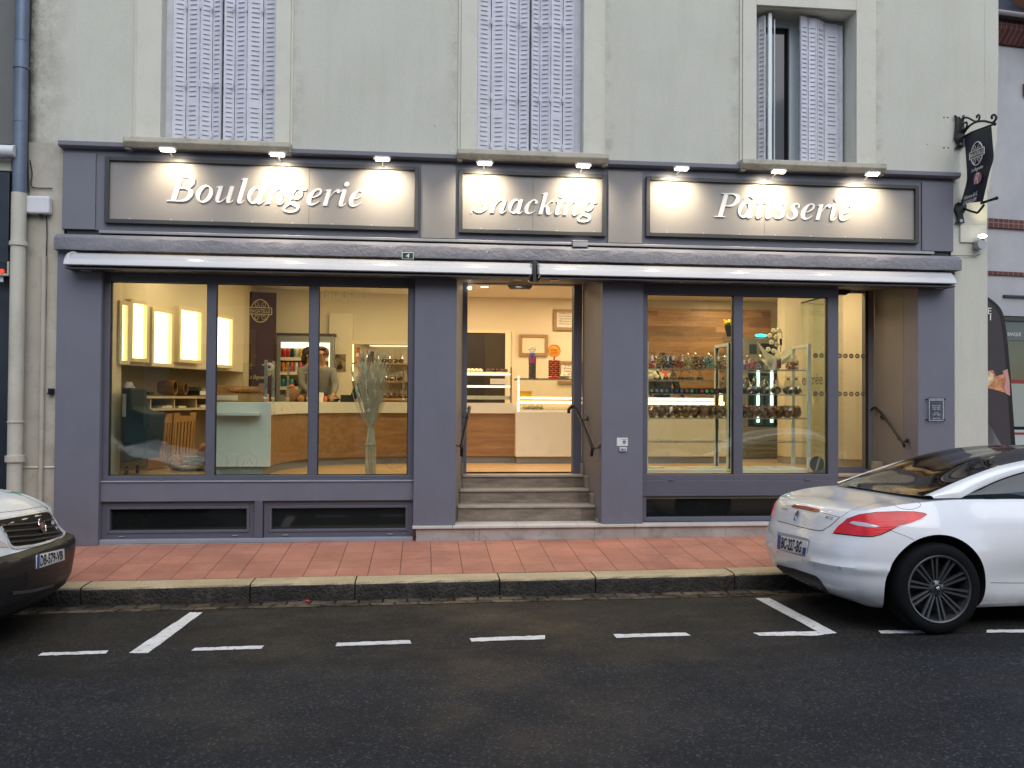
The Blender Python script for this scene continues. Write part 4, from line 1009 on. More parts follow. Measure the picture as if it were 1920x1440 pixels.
mb.grid(P); g2 = [[p+nA*.004 for p in r] for r in P]; mb.grid(g2); mb.build('banner', navy, BR, off=o, smooth=True)
em = Vector(bp(1837, 288)); uu = (bp(1852, 282)-bp(1820, 295)); n_ = nA if nA.x < 0 else -nA
M4 = frame(em+n_*.012, axb, (0, 0, 1)); M4.translation = em+n_*.036
mbE, mbT = MB(), MB(); M5 = M4.copy()
emblem(mbE, mbT, M5, .128); mbE.build('emblem', M['paper'], BR, off=o); mbT.build('lettering', M['paper'], BR, off=o)
mb = MB(); M4.translation = Vector(bp(1838, 317))+n_*.036; text_mb(mb, 'La Baguette', M4, width=.20, height=.05, depth=.002, shear=.3); mb.build('small_lettering', M['paper'], BR, off=o); mb = MB()
M4.translation = Vector(bp(1826, 367))+n_*.036; text_mb(mb, 'Fabienne & G.', M4, width=.24, height=.042, depth=.002, shear=.35); mb.build('small_lettering', M['paper'], BR, off=o); mb = MB()
M4.translation = Vector(bp(1824, 377))+n_*.036; text_mb(mb, 'CHEVALLIER', M4, width=.24, height=.042, depth=.002, shear=.35); mb.build('small_lettering', M['paper'], BR, off=o)
M4.translation = Vector(bp(1838, 334))+n_*.032; mb = MB(); mb.lathe([(0, 0), (.068, 0), (.068, .003), (0, .003)], M4.translation, 24, n_); mb.build('round_mark', plain('pinkred', (.42, .16, .17), .6), BR, off=o)
mb = MB(); M4.translation += n_*.004; text_mb(mb, 'R', M4, width=.07, height=.12, depth=.002, shear=.4); mb.build('round_mark_letter', plain('pinkpale', (.72, .62, .64), .6), BR, off=o)
# ghost marks of an old plate
mb = MB()
for x, y in ((1770, 220), (1777, 220), (1770, 277), (1778, 277)): mb.ell(at(x, y, WY), .012, .004, .008)
mb.build('anchor_hole', M['dark'], BK)
# small wall floodlight right corner
P = at(1839, 451, -.05)
s = thing('wall_lamp', 'small tilted floodlight with round sensor lit up at the right corner of the facade', 'wall lamp', P)
mb = MB(); mb.cyl((0, .06, -.05), (0, -.03, -.05), .055, 20); mb.tube([(0, 0, -.05), (.02, -.02, .0), (0, -.03, .02)], .012, 8); mb.build('base', M['lampmetal'], s, smooth=True)
mb = MB(); mb.ell((0, -.03, .035), .055, .05, .025, 14, 6); mb.build('head', M['lampmetal'], s, smooth=True)
MB().ell((-.01, -.045, .04), .050, .045, .026, 14, 6).build('lens', emit('walllamp', (1, .92, .72), 5.), s, smooth=True)
ld = bpy.data.lights.new('wall_lamp_beam', 'SPOT'); ld.energy = 4.5; ld.color = (1, .85, .5); ld.spot_size = R(80); ld.spot_blend = 1; ld.shadow_soft_size = .03
lo = bpy.data.objects.new('wall_lamp_beam', ld); COL.objects.link(lo); lo.parent = s; lo.location = (-.03, -.16, .09); lo.rotation_euler = (R(158), R(20), 0)
mb = MB(); mb.tube([at(1783, 479, -.0), at(1830, 480, .01), at(1838, 476, .0)], .004, 6); tag(mb.build('lamp_cable', M['cable']), 'thin dark cable running from the fascia to the corner lamp', 'cable')
# left wall: pipes, box, cables
def pipe(name, label, path, r, mat, collars, cm=None, n=18):
    s = thing(name, label, 'pipe', path[-1]); o = Vector(path[-1]); mb = MB(); mb.tube(path, r, n); mb.build('tube', mat, s, off=o, smooth=True)
    for p, rr, h in collars: MB().lathe([(r, -h/2), (rr, -h/2+.004), (rr, h/2-.004), (r, h/2)], p, n).build('collar', cm or mat, s, off=o, smooth=True)
    return s
PXc = (at(43, 0, -.08).x+at(27, 880, -.08).x)/2
zt_ = at(33, 362, -.08).z
def pz(py): return Vector((PXc, -.08, at(30, py, -.08).z))
pipe('drainpipe', 'blue grey zinc drainpipe running down the left party line', [(PXc, -.08, 8.5), (PXc, -.08, zt_+.002)], .067, M['zinc'], [(pz(127), .078, .03), (pz(77), .070, .008), (pz(229), .070, .008)])
pipe('lower_drainpipe', 'cream painted drainpipe standing below the zinc pipe at the left', [(PXc-.002, -.08, zt_), (PXc-.002, -.08, .12)], .072, M['pipecream'], [(pz(437), .073, .01), (pz(457), .088, .05), (pz(791), .082, .02), (pz(860), .094, .07)])
xt = at(83, 700, -.02).x
pipe('wall_conduit', 'thin cream pipe fixed to the stained wall left of the shopfront', [(at(83, 480, .0).x, -.0, at(83, 480, .0).z), (at(75, 960, 0).x, .0, .2)], .024, M['lowwall'], [])
mb = MB(); mb.tube(catm([at(*q, .01) for q in ((87,405),(88,440),(86,520),(86,560),(84,640),(82,735),(79,850),(78,925))], 4), .006, 6); mb.tube(catm([at(*q, .01) for q in ((56,300),(60,325),(58,345),(66,352),(98,353))], 4), .006, 6)
mb.tube(catm([at(*q, .0) for q in ((58,0),(57,60),(55,110),(56,160),(53,240),(52,300),(54,360))], 4), .008, 6)
tag(mb.build('wall_cable', M['cable']), 'tangle of thin dark cables beside the drainpipe on the cream wall', 'cable')
s = thing('cable_box', 'white plastic cable box on the wall beside the cream drainpipe', 'box', at(75.5, 386, 0))
MB().box(-.118, .118, -.07, .02, -.092, .092).build('cover', M['pvc'], s, bevel=.018); MB().box(.0, .03, -.03, 0, -.125, -.094).build('gland', M['black'], s, bevel=.004)
s = thing('wall_fitting', 'small black fitting on the stained wall left of the grey pillar', 'fitting', at(96.5, 734, 0))
mb = MB(); mb.box(-.022, .022, -.04, .03, -.030, .032); mb.box(-.034, .0, -.03, .02, -.034, -.012); mb.build('case', M['black'], s, bevel=.006)
# ================================================================ left neighbour
NB = thing('left_neighbour_building', 'dark grey shop building with a roller shutter at the left edge', 'building', (-7, 0, 0))
o = Vector((-7, 0, 0))
xe = -4.172; zsoff = at(20, 270, .05).z
MB().box(-12, xe, .06, .4, zsoff, 8.6).build('upper_wall', simple('neighbour_grey_render', (.15, .155, .15), .9, var=.1, vs=3, bmp=.3, bs=50), NB, off=o)
MB().box(-12, xe-.02, .10, .4, .1, zsoff).build('shopfront', simple('neighbour_navy_panel', (.018, .024, .036), .4, var=.1), NB, off=o)
MB().box(-12, at(22, 400, -.02).x, -.08, .10, at(10, 515, -.02).z, at(10, 325, -.02).z).build('shutter_box', simple('navy_shutter_box', (.03, .04, .055), .35, .3, var=.08), NB, off=o, bevel=.01)
MB().box(-12, at(24, 310, -.02).x, -.05, .10, at(10, 322, -.02).z, at(10, 300, -.02).z).build('capping', M['pipecream'], NB, off=o, bevel=.01)
s = thing('roller_tube', 'white round awning roller tube at the left edge above the navy shutter box', 'awning roller', at(2, 283, -.15))
MB().tube([(-3, 0, 0), (.14, 0, 0)], .062, 18).build('tube', M['pvc'], s, smooth=True)
s = thing('key_switch', 'cream switch box with a red button beside the cream drainpipe', 'switch box', at(12, 505, -.02))
MB().box(-.062, .05, -.06, .0, -.075, .075).build('case', M['pipecream'], s, bevel=.008); MB().cyl((-.012, -.061, -.028), (-.012, -.075, -.028), .022, 14).build('button', emit('red_button', (1., .05, .02), .6), s); MB().box(.022, .034, -.066, -.0605, -.05, .05).build('lock', M['black'], s)
s = thing('notice_plate', 'white notice plate with a red mark at the left edge', 'notice', at(1, 505, -.03))
MB().box(-.06, .03, -.005, 0, -.13, .08).build('plate', M['pvc'], s); MB().cyl((.01, -.006, .04), (.01, -.008, .04), .03, 14).build('mark', M['redband'], s)
# ================================================================ right neighbour
ang = R(7.9); RB = thing('right_neighbour_building', 'pale grey building with red brick bands and dark slate roof at the right edge', 'building', (6.6, .45, 0), rz=ang)
def rb(px, py):
    d = ray(px, py); n = Vector((-math.sin(ang), math.cos(ang), 0)); P0 = Vector((6.6, .45, 0)); t = (P0-CAM).dot(n)/d.dot(n); p = CAM+d*t-P0
    return Vector((p.x*math.cos(ang)+p.y*math.sin(ang), 0, p.z))
z1 = rb(1880, 86).z; ze = rb(1880, 44).z
mw = m_grime('right_building_render', (.36, .37, .39), (.43, .44, .46), .12, .9, 50, (.2, .2, .2))
xo = rb(1885, 600).x
MB().box(-.3, 9, 0, .4, rb(1890, 592).z, z1).build('upper_wall', mw, RB)
MB().box(-.3, rb(1879, 700).x, 0, .4, .05, rb(1890, 592).z-.002).build('lower_wall', mw, RB)
mbr = MB(); zA, zB = rb(1870, 428).z, rb(1870, 411).z
mt_b, t_, b_b = nt('red_brick_band'); br_ = N(t_, 'ShaderNodeTexBrick'); br_.inputs['Scale'].default_value = 1; br_.offset = 0
for k, v in (('Brick Width', .075), ('Row Height', .22), ('Mortar Size', .006)): br_.inputs[k].default_value = v
br_.inputs['Color1'].default_value = (.13, .042, .038, 1); br_.inputs['Color2'].default_value = (.09, .03, .03, 1); br_.inputs['Mortar'].default_value = (.2, .14, .13, 1)
tc = N(t_, 'ShaderNodeTexCoord'); mp = N(t_, 'ShaderNodeMapping'); mp.inputs['Rotation'].default_value = (R(90), 0, 0); t_.links.new(tc.outputs['Object'], mp.inputs['Vector']); t_.links.new(mp.outputs[0], br_.inputs['Vector']); t_.links.new(br_.outputs['Color'], b_b.inputs['Base Color']); b_b.inputs['Roughness'].default_value = .85
MB().box(-.3, 9, -.03, -.001, zA, zB).build('brick_band', mt_b, RB); MB().box(-.3, 9, -.035, -.001, zB-.05, zB).build('brick_course', mt_b, RB) if False else None
MB().box(-.3, 9, -.02, -.001, rb(1870, 516).z, rb(1870, 509).z).build('brick_band', mt_b, RB)
mb = MB(); zt1, zt2, zt3 = rb(1890, 86).z, rb(1890, 66).z, rb(1890, 52).z
mb.prism([(-.3, -.04, zt1), (-.3, -.16, zt2), (-.3, -.17, zt3), (-.3, .3, zt3), (-.3, .3, zt1)], (9.3, 0, 0)); mb.build('brick_cornice', mt_b, RB)
slate = simple('dark_slate_roof', (.030, .034, .045), .6, var=.25, vs=12, sc=(1, 1, 5))
mb = MB(); mb.prism([(-.3, -.26, zt3+.002), (-.3, -.26, zt3+.06), (-.3, 3, zt3+2.8), (-.3, 3, zt3+.002)], (9.3, 0, 0)); mb.build('roof', slate, RB)
mb = MB(); mb.tube([(-.3, -.28, zt3+.03), (9, -.28, zt3+.03)], .03, 8); mb.build('rain_gutter', M['lampmetal'], RB)
mb = MB(); p = rb(1905, 12); mb.obox((p.x+.05, -.2, p.z), (.10, 0, -.16), (0, .05, 0), (.02, 0, .03)); mb.obox((p.x+.6, -.15, p.z+.2), (.5, 0, 0), (0, .3, 0), (0, 0, .5)); mb.build('dormer', plain('dormerbrick', (.30, .12, .07), .8), RB)
mb = MB(); p = rb(1884, 3); mb.obox((p.x, -.26, p.z), (.08, 0, -.03), (0, .02, 0), (.02, 0, .05)); mb.build('dormer_trim', M['surround'], RB)
# bank window
BW = (rb(1879, 592), rb(1919, 595))
xw0 = rb(1879.5, 700).x
MB().box(xw0+.0, 9, .10, .4, .05, rb(1890, 592).z-.002).build('dark_shopfront', simple('bank_interior_dark', (.06, .055, .045), .5, var=.3, vs=2), RB)
mb = MB(); mb.box(xw0, 9, .01, .09, rb(1890, 601).z, rb(1890, 593).z); mb.box(xw0, xw0+.03, .01, .09, .05, rb(1890, 601).z); mb.build('window_frame', M['signframe'], RB)
MB().box(xw0+.03, 9, .05, .058, .05, rb(1890, 601).z).build('window_pane', glass('bank_glass', (.75, .80, .78), 1., .06), RB)
MB().box(xw0+.03, 9, .03, .045, rb(1890, 637).z, rb(1890, 602).z).build('window_film', plain('greenfilm', (.10, .13, .12), .4), RB)
mb = MB(); p = rb(1905, 627); text_mb(mb, 'BANQUE', frame((p.x, .026, p.z), (1, 0, 0), (0, 0, 1)), width=rb(1917, 627).x-rb(1892, 627).x, height=.052, depth=.002); mb.build('window_lettering', M['paper'], RB)
for (y0, y1, mt_) in ((712, 718, plain('bankred', (.25, .02, .03))), (719, 800, plain('poster1', (.30, .34, .30))), (806, 835, plain('postpale', (.42, .47, .47))), (811, 815, plain('bankred', (.25, .02, .03)))):
    MB().box(xw0+.04, 9, .025 if mt_.name.startswith('bankr') else .030, .0295 if mt_.name.startswith('bankr') else .034, rb(1900, y1).z, rb(1900, y0).z).build('window_poster', mt_, RB)
mb = MB(); mb.box(rb(1880, 553).x, 9, -.03, 0, rb(1900, 558).z, rb(1900, 554).z); mb.build('blind_rail', M['dark'], RB)
mb = MB(); mb.box(rb(1917.5, 170).x, 9, -.05, 0, rb(1919, 180).z, rb(1919, 158).z); mb.build('red_sign_edge', M['redband'], RB)
# feather flag
FF = thing('feather_flag', 'dark feather flag with a sandwich picture standing past the right corner', 'flag', at(1885, 930, -.35)-Vector((0, 0, .0)))
def fp(px, py, dy=0.): return at(px, py, -.35+dy)
FF.location.z = .25; o = FF.location.copy()
FF.location = o
YF = .30
def fp(px, py, dy=0.): return at(px, py, YF+dy)
edge = catm([(1840,551),(1854,558),(1866,567),(1876,578),(1882,592),(1887,620),(1893,680),(1899,760),(1903,820),(1905,852),(1906,880),(1907,930)], 4)
inner = catm([(1838,556),(1852,563),(1863,572),(1871,582),(1876,594),(1881,622),(1887,681),(1892,760),(1896,820),(1898,852),(1899,880),(1900,930)], 4)
mb = MB(); mb.grid([[fp(*a), fp(*b)] for a, b in zip(edge, inner)]); mb.grid([[fp(*a, .02), fp(*b, .02)] for a, b in zip(edge, inner)]); mb.build('pole_sleeve', M['black'], FF, off=o)
brown = simple('dark_brown_flag_fabric', (.045, .037, .042), .7, var=.06)
mb = MB(); P = [fp(*q, .004) for q in inner if q[1] <= 862]+[fp(1887, 850, .004), fp(1853, 790, .004), fp(1842, 770, .004), fp(1825, 760, .004), fp(1820, 556, .004)]
mb.prism(P, (0, .006, 0)); mb.build('flag_cloth', brown, FF, off=o)
mb = MB(); mb.prism([fp(*q, .0) for q in ((1830,702),(1850,696),(1862,694),(1868,706),(1884,700),(1888,705),(1890,722),(1890,738),(1870,732),(1850,727),(1830,727))], (0, .003, 0)); mb.build('sandwich_print', simple('sandwich_picture', (.50, .22, .10), .6, var=.6, vs=14), FF, off=o)
mb = MB(); mb.prism([fp(*q, -.004) for q in ((1880,696),(1889,692),(1893,715),(1894,742),(1886,738),(1882,728),(1886,712))], (0, .003, 0)); mb.build('hand_print', plain('printskin', (.55, .27, .24), .6), FF, off=o)
mb = MB(); mb.prism([fp(*q, -.003) for q in ((1830,700),(1850,696),(1862,701),(1864,712),(1856,722),(1840,724),(1830,722))], (0, .003, 0)); mb.build('filling_print', simple('filling_picture', (.70, .52, .33), .6, var=.5, vs=20), FF, off=o)
mb = MB(); text_mb(mb, 'E', frame(fp(1855.5, 583, -.004), (1, 0, 0), (0, 0, 1)), width=.045, height=.075, depth=.002); text_mb(mb, 'I', frame(fp(1857, 595, -.004), (1, 0, 0), (0, 0, 1)), width=.014, height=.07, depth=.002); mb.build('lettering', M['paper'], FF, off=o)
# ================================================================ opposite side of the street (seen in reflections)
OP = thing('opposite_building', 'plain pale bookshop building on the far side of the street seen mirrored in the windows', 'building', (0, -16, 0))
o = Vector((0, -16, 0)); mwo = simple('opposite_render', (.36, .35, .32), .9, var=.08, vs=2)
mb = MB(); zs_ = [(.1, 3.2), (4.4, 6.4)]
mb.box(-14, 16, -16.4, -16, 6.6, 7.6); mb.box(-14, 16, -16.4, -16, 3.3, 4.4)
for k in range(11): x = -14+k*3; mb.box(x, x+1.7, -16.4, -16.001, 4.4, 6.6); mb.box(x, x+.6, -16.4, -16.001, .1, 3.3)
mb.build('wall', mwo, OP, off=o)
mb = MB(); mb.box(-14, 16, -16.35, -16.3, .1, 6.6); mb.build('window', M['glassdark'], OP, off=o)
mb = MB(); P = at(640, 555, .124); d = (P-CAM).normalized(); d.y = -d.y; t = (-16.0+.03-P.y)/d.y; Q = P+d*t
MR = frame(Q, (-1, 0, 0), (0, 0, 1)); text_mb(mb, 'LIBRAIRIE', MR, width=1.55, height=.26, depth=.05); mb.build('sign_lettering', M['white'], OP, off=o)
mb = MB(); mb.prism([(-14, -15.9, 7.6), (-14, -16, 7.9), (-14, -20, 9.5), (-14, -20, 7.6)], (30, 0, 0)); mb.build('roof', slate, OP, off=o)
# ================================================================ interior shell (parts of the building)
FZ = .85; CZ = 3.42
part('interior_floor', MB().box(-3.9, 6.3, .86, 7.5, FZ-.05, FZ).box(-3.9, -.02, .21, .86, FZ-.05, FZ).box(2.25, 4.78, .21, .86, FZ-.05, FZ), M['infloor'])
part('interior_ceiling', MB().box(-3.9, 6.3, .45, 7.5, CZ, CZ+.05), M['inceil'])
part('interior_bulkhead', MB().box(-3.9, 6.3, .40, .45, 3.15, CZ), M['inwall'])
# left side wall return
sx = -3.49
part('interior_wall', MB().box(sx-.1, sx, .2, .97, FZ, CZ), M['inwall'])
# angled wall with light boxes: from A to B
PA = Vector((-3.49, .97, 0)); PB = Vector((-2.62, 3.45, 0)); dA = (PB-PA).normalized(); nAW = Vector((dA.y, -dA.x, 0))
def aw(px, py, off=0.):
    d = ray(px, py); P0 = PA+nAW*off; t = (P0-CAM).dot(nAW)/d.dot(nAW); return CAM+d*t
zc_ = aw(385, 693).z; print('cabinet bottom z', zc_, aw(230, 686).z)
mb = MB(); LW = (PB-PA).length
mb.obox((PA+PB)/2-nAW*.05+Vector((0, 0, (zc_+CZ)/2)), dA*LW/2, nAW*.05, Vector((0, 0, (CZ-zc_)/2)))
part('interior_wall', mb, M['inwall'])
mb = MB(); mb.obox((PA+PB)/2-nAW*.50+Vector((0, 0, (FZ+zc_)/2)), dA*(LW/2+.2), nAW*.05, Vector((0, 0, (zc_-FZ)/2)))
mb.obox((PA+PB)/2-nAW*.28+Vector((0, 0, zc_+.012)), dA*LW/2, nAW*.22, Vector((0, 0, .01)))
mb.obox(PA-dA*.03-nAW*.25+Vector((0, 0, (FZ+zc_)/2)), dA*.03, nAW*.25, Vector((0, 0, (zc_-FZ)/2)))
part('niche_back_wall', mb, plain('nichegrey', (.33, .28, .21), .7))
# light boxes
LBP = [(229, 238, 571, 676, 'narrow glowing light box nearest the left window edge'), (249, 274, 568, 671, 'glowing light box second from the left on the angled wall'), (289, 320.5, 583, 680, 'glowing light box in the middle of the row, hung lower'), (339, 375.5, 580, 673, 'widest glowing light box right of the middle'), (404, 434, 594, 683, 'glowing light box farthest right beside the burgundy panel')]
for x0, x1, y0, y1, lb in LBP:
    a = aw(x0, y0, .07); b = aw(x1, y1, .07); w = (b-a).dot(dA); zt, zb = a.z, aw(x0, y1, .07).z
    c = a+dA*w/2; c.z = (zt+zb)/2; s = thing('light_box', lb, 'light box', c, 'light boxes on the angled bakery wall'); h = (zt-zb)/2; fr = .045; Z = Vector((0, 0, 1))
    mb = MB()
    for sgn in (-1, 1): mb.obox(dA*sgn*(w/2+fr/2)-nAW*.03, dA*fr/2, nAW*.04, Z*(h+fr)); mb.obox(Z*sgn*(h+fr/2)-nAW*.03, dA*w/2, nAW*.0395, Z*fr/2)
    mb.build('frame', M['plast_frame'], s, bevel=.004)
    mb = MB(); mb.obox(-nAW*.05, dA*w/2, nAW*.005, Z*h); mb.build('diffuser', M['lbox'], s)
# back walls
part('interior_back_wall', MB().box(-3.5, -2.60, 3.46, 3.6, FZ, CZ), M['inwall'])
part('interior_back_wall', MB().prism([(-2.62, 3.45, FZ), (-2.55, 4.1, FZ), (.35, 4.7, FZ), (.35, 4.8, FZ), (-2.9, 4.8, FZ)], (0, 0, CZ-FZ)), M['inwall'])
part('interior_back_wall', MB().box(.35, 3.0, 4.7, 4.8, FZ, CZ), M['inwall'])
a = at(1213, 578, 4.6); b = at(1443, 578, 4.6)
part('interior_plank_wall', MB().box(2.9, b.x, 4.55, 4.65, FZ, at(1300, 579, 4.55).z), M['oakwall'])
part('interior_back_wall', MB().box(3.0, 6.3, 4.66, 4.8, FZ, CZ), M['inwall'])
part('interior_side_wall', MB().box(6.15, 6.3, .3, 4.66, FZ, CZ), M['inwall'])
part('interior_return_wall', MB().prism([(5.32, 2.55, FZ), (5.62, 2.4, FZ), (6.15, 2.4, FZ), (6.15, 2.6, FZ)], (0, 0, CZ-FZ)), M['inwall']) if False else None
# rounded beige pier seen through the side door
mb = MB(); pc = [(5.05, 2.0), (5.60, 1.65), (6.1, 1.6), (6.1, 2.6), (5.05, 2.6)]
p0 = at(1605, 700, 1.75)
mb.prism([(p0.x-.75, 2.35, FZ+.10), (p0.x-.35, 1.95, FZ+.10), (p0.x, 1.75, FZ+.10), (p0.x+.6, 1.55, FZ+.10), (p0.x+.6, 2.6, FZ+.10), (p0.x-.75, 2.6, FZ+.10)], (0, 0, CZ-FZ-.1)); part('interior_pier', mb, M['inwall'])
mb = MB(); mb.prism([(p0.x-.75, 2.36, FZ), (p0.x-.35, 1.96, FZ), (p0.x, 1.76, FZ), (p0.x+.6, 1.56, FZ), (p0.x+.6, 2.6, FZ), (p0.x-.75, 2.6, FZ)], (0, 0, .10)); part('interior_skirting', mb, M['stepnose'])
# dark back-room opening and frame in doorway view
a = at(874, 624, 4.69); b = at(946, 750, 4.69)
part('back_room_opening', MB().box(a.x-.3, b.x, 4.66, 4.69, FZ, a.z), plain('backroom', (.016, .014, .018), .5))
part('back_room_partition', MB().box(at(909, 640, 4.65).x, b.x, 4.65, 4.659, FZ, a.z), plain('backroom2', (.035, .025, .018), .5))
part('door_casing', MB().box(b.x, b.x+.09, 4.62, 4.69, FZ, a.z+.05), M['plast_frame'], bevel=.004); part('door_casing', MB().box(a.x-.3, b.x, 4.63, 4.69, a.z, a.z+.05), M['plast_frame'])
# ceiling downlights; the pair at the right window is added to brighten the rack
proto = None
DL = [(-2.9, 1.3), (-2.0, 2.2), (-.9, 1.4), (-.9, 3.0), (.5, 1.7), (.9, 3.4), (1.9, 2.3), (2.6, 3.7), (2.95, .75), (4.15, .75), (4.3, 2.4), (4.9, 3.9), (5.4, 1.15)]
for i, (x, y) in enumerate(DL):
    lb = 'round ceiling downlight set in the bakery ceiling'
    if proto is None:
        s = thing('ceiling_downlight', lb, 'downlight', (x, y, CZ), 'downlights in the bakery ceiling')
        MB().lathe([(.055, -.001), (.075, -.004), (.078, 0)], (0, 0, 0), 20).build('ring', M['lampmetal'], s, smooth=True); MB().lathe([(0, -.002), (.055, -.002)], (0, 0, 0), 20).build('lens', M['spotlens'], s); proto = s
    else: s = copy_tree(proto); s.location = (x, y, CZ)
    ld = bpy.data.lights.new('downlight_beam', 'AREA'); ld.shape = 'DISK'; ld.size = .3; ld.energy = (12. if -.2 < x < 2.8 else 7.) if x > -1.2 else 4.0; ld.color = (1, .72, .40)
    lo = bpy.data.objects.new('downlight_beam', ld); COL.objects.link(lo); lo.parent = s; lo.location = (0, 0, -.02)
# burgundy panel with emblem
a = at(450, 547, 3.75); b = at(521, 553, 3.95); zb = at(485, 722, 3.8).z
s = thing('burgundy_panel', 'tall burgundy wall panel with pale gold oval emblem behind the counter', 'wall panel', ((a.x+b.x)/2, 3.8, zb)); o = s.location.copy()
dP = Vector((b.x-a.x, .12, 0)).normalized(); nP = Vector((dP.y, -dP.x, 0)); wP = (b.x-a.x)/2
MB().obox((0, 0, (a.z-zb)/2-.3), dP*wP, nP*.05, (0, 0, (a.z-zb)/2+.3)).build('panel', M['burg'], s, bevel=.004)
e = at(488, 583, 3.74); M4 = frame(Vector((e.x, 3.74, e.z))-o, dP, (0, 0, 1)); mbE, mbT = MB(), MB(); emblem(mbE, mbT, M4, .165); mbE.build('emblem', M['gold'], s); mbT.build('lettering', M['gold'], s)
mb = MB(); e = at(484, 708, 3.74); text_mb(mb, 'La Baguette', frame(Vector((e.x, 3.735, e.z))-o, dP, (0, 0, 1)), width=.28, height=.08, depth=.004, shear=.35); mb.build('small_lettering', M['gold'], s)
e = at(472, 640, 3.74); MB().box(e.x-o.x-.07, e.x-o.x+.07, -.075, -.06, at(470, 688, 3.7).z-o.z, at(470, 617, 3.7).z-o.z).build('mirror_strip', plain('bronze', (.12, .07, .05), .25, .5), s)
# niche shelf with cubbies
z0, z1 = aw(300, 770, .0).z, aw(300, 745, .0).z
s = thing('cubby_shelf', 'cream wall shelf with open cubbies under the light boxes', 'shelf', PA+dA*1.2+Vector((0, 0, z0))); o = s.location.copy(); c = PA+dA*1.25-nAW*.2-o; c.z = 0
t = .014; H = z1-z0
mb = MB(); mb.obox(c+Vector((0, 0, t)), dA*1.2, nAW*.22, Vector((0, 0, t))); mb.obox(c+Vector((0, 0, H)), dA*1.22, nAW*.24, Vector((0, 0, t)))
for k in range(6): mb.obox(c+dA*(-1.18+.472*k)+Vector((0, 0, H/2)), dA*.012, nAW*.2, Vector((0, 0, H/2-.01)))
mb.obox(c-nAW*.21+Vector((0, 0, H/2)), dA*1.2, nAW*.01, Vector((0, 0, H/2-.01)))
mb.build('carcass', plain('cubby', (.62, .52, .36), .5), s, bevel=.003)
def on_aw(px, py, off): p = aw(px, py, off); return p
def rest(px, py, off): return aw(px, py, off)
topz = z1+.03
# wicker baskets
for (px, r, L, lb) in ((313, .095, .2, 'round wicker basket lying on the shelf under the light boxes'), (337, .085, .14, 'smaller oval wicker basket beside the round basket')):
    p = aw(px, 742, -.12); p.z = topz+r
    s = thing('wicker_basket', lb, 'basket', p-Vector((0, 0, r)), 'wicker baskets on the wall shelf'); mb = MB()
    axd = (nAW*1.+dA*.3).normalized(); mb.lathe([(0, -L/2), (r*.8, -L/2), (r, -L/4), (r*1.02, L/4), (r*.95, L/2), (r*.85, L/2), (r*.88, L/4), (r*.7, -L/2+.01), (0, -L/2+.01)], (0, 0, r), 24, axd); mb.build('weave', M['wicker'], s, smooth=True)
    MB().tube([Vector((0, 0, r))+axd*L/2+(axd.cross(Vector((0,0,1))).normalized()*math.cos(t_*.314)+Vector((0,0,1))*math.sin(t_*.314))*r*.92 for t_ in range(20)], .010, 6, closed=True).build('rim', M['wicker'], s)
def smallbox(name, lb, cat, c, dx, dy, h, mat, ax=None, extra=None):
    ax = ax or Vector((1, 0, 0)); ay = Vector((-ax.y, ax.x, 0)); s = thing(name, lb, cat, c)
    MB().obox((0, 0, h/2), ax*dx/2, ay*dy/2, (0, 0, h/2)).build('body', mat, s, bevel=min(.006, h*.2))
    return s, ax, ay
p = aw(276, 742, -.05); p.z = topz; s, ax_, ay_ = smallbox('card_terminal', 'small dark card terminal on the shelf left of the basket', 'terminal', p, .09, .12, .035, M['blackplastic'], dA)
MB().obox((0, 0, .037), ax_*.03, ay_*.03, (0, 0, .002)).build('screen', plain('scr', (.05, .06, .07), .1), s)
p = aw(373, 742, -.03); p.z = topz; s, ax_, ay_ = smallbox('paper_box', 'white carton with dark end standing on the wall shelf near the mullion', 'box', p, .24, .18, .055, M['paper'], dA); MB().obox(-ax_*.125+Vector((0, 0, .03)), ax_*.006, ay_*.092, (0, 0, .03)).build('end_label', M['vest'], s)
p = aw(378, 735, -.16); p.z = topz; s, ax_, ay_ = smallbox('stacked_tray', 'low grey tray behind the white carton on the wall shelf', 'tray', p, .3, .2, .10, M['kick'], dA); MB().obox((0, 0, .104), ax_*.16, ay_*.11, (0, 0, .006)).build('rim', M['steel'], s)
for k, (px, w) in enumerate(((296, .10), (305, .12), (330, .16), (372, .2))):
    p = aw(px, 768, -.1); p.z = z0+.03; s, ax_, ay_ = smallbox('paper_stack', ['small stack of paper bags in the second cubby', 'folded paper pile beside the small stack in the second cubby', 'flat paper pile in the third cubby', 'thick paper pile in the fourth cubby'][k], 'paper stack', p, w, .2, .02+.01*(k % 2), M['paper'], dA); MB().obox((.0, 0, .026+.01*(k % 2)), ax_*w*.45, ay_*.09, (0, 0, .002)).build('top_sheet', M['inwall'], s)
# crumpled white paper bag
p = aw(243, 742, .02); p.z = topz; tag(MB().ell(p+Vector((0, 0, .06)), .07, .08, .085, 9, 6, .3).build('paper_bag', M['paper']), 'crumpled white paper bag standing on the left end of the wall shelf', 'bag')
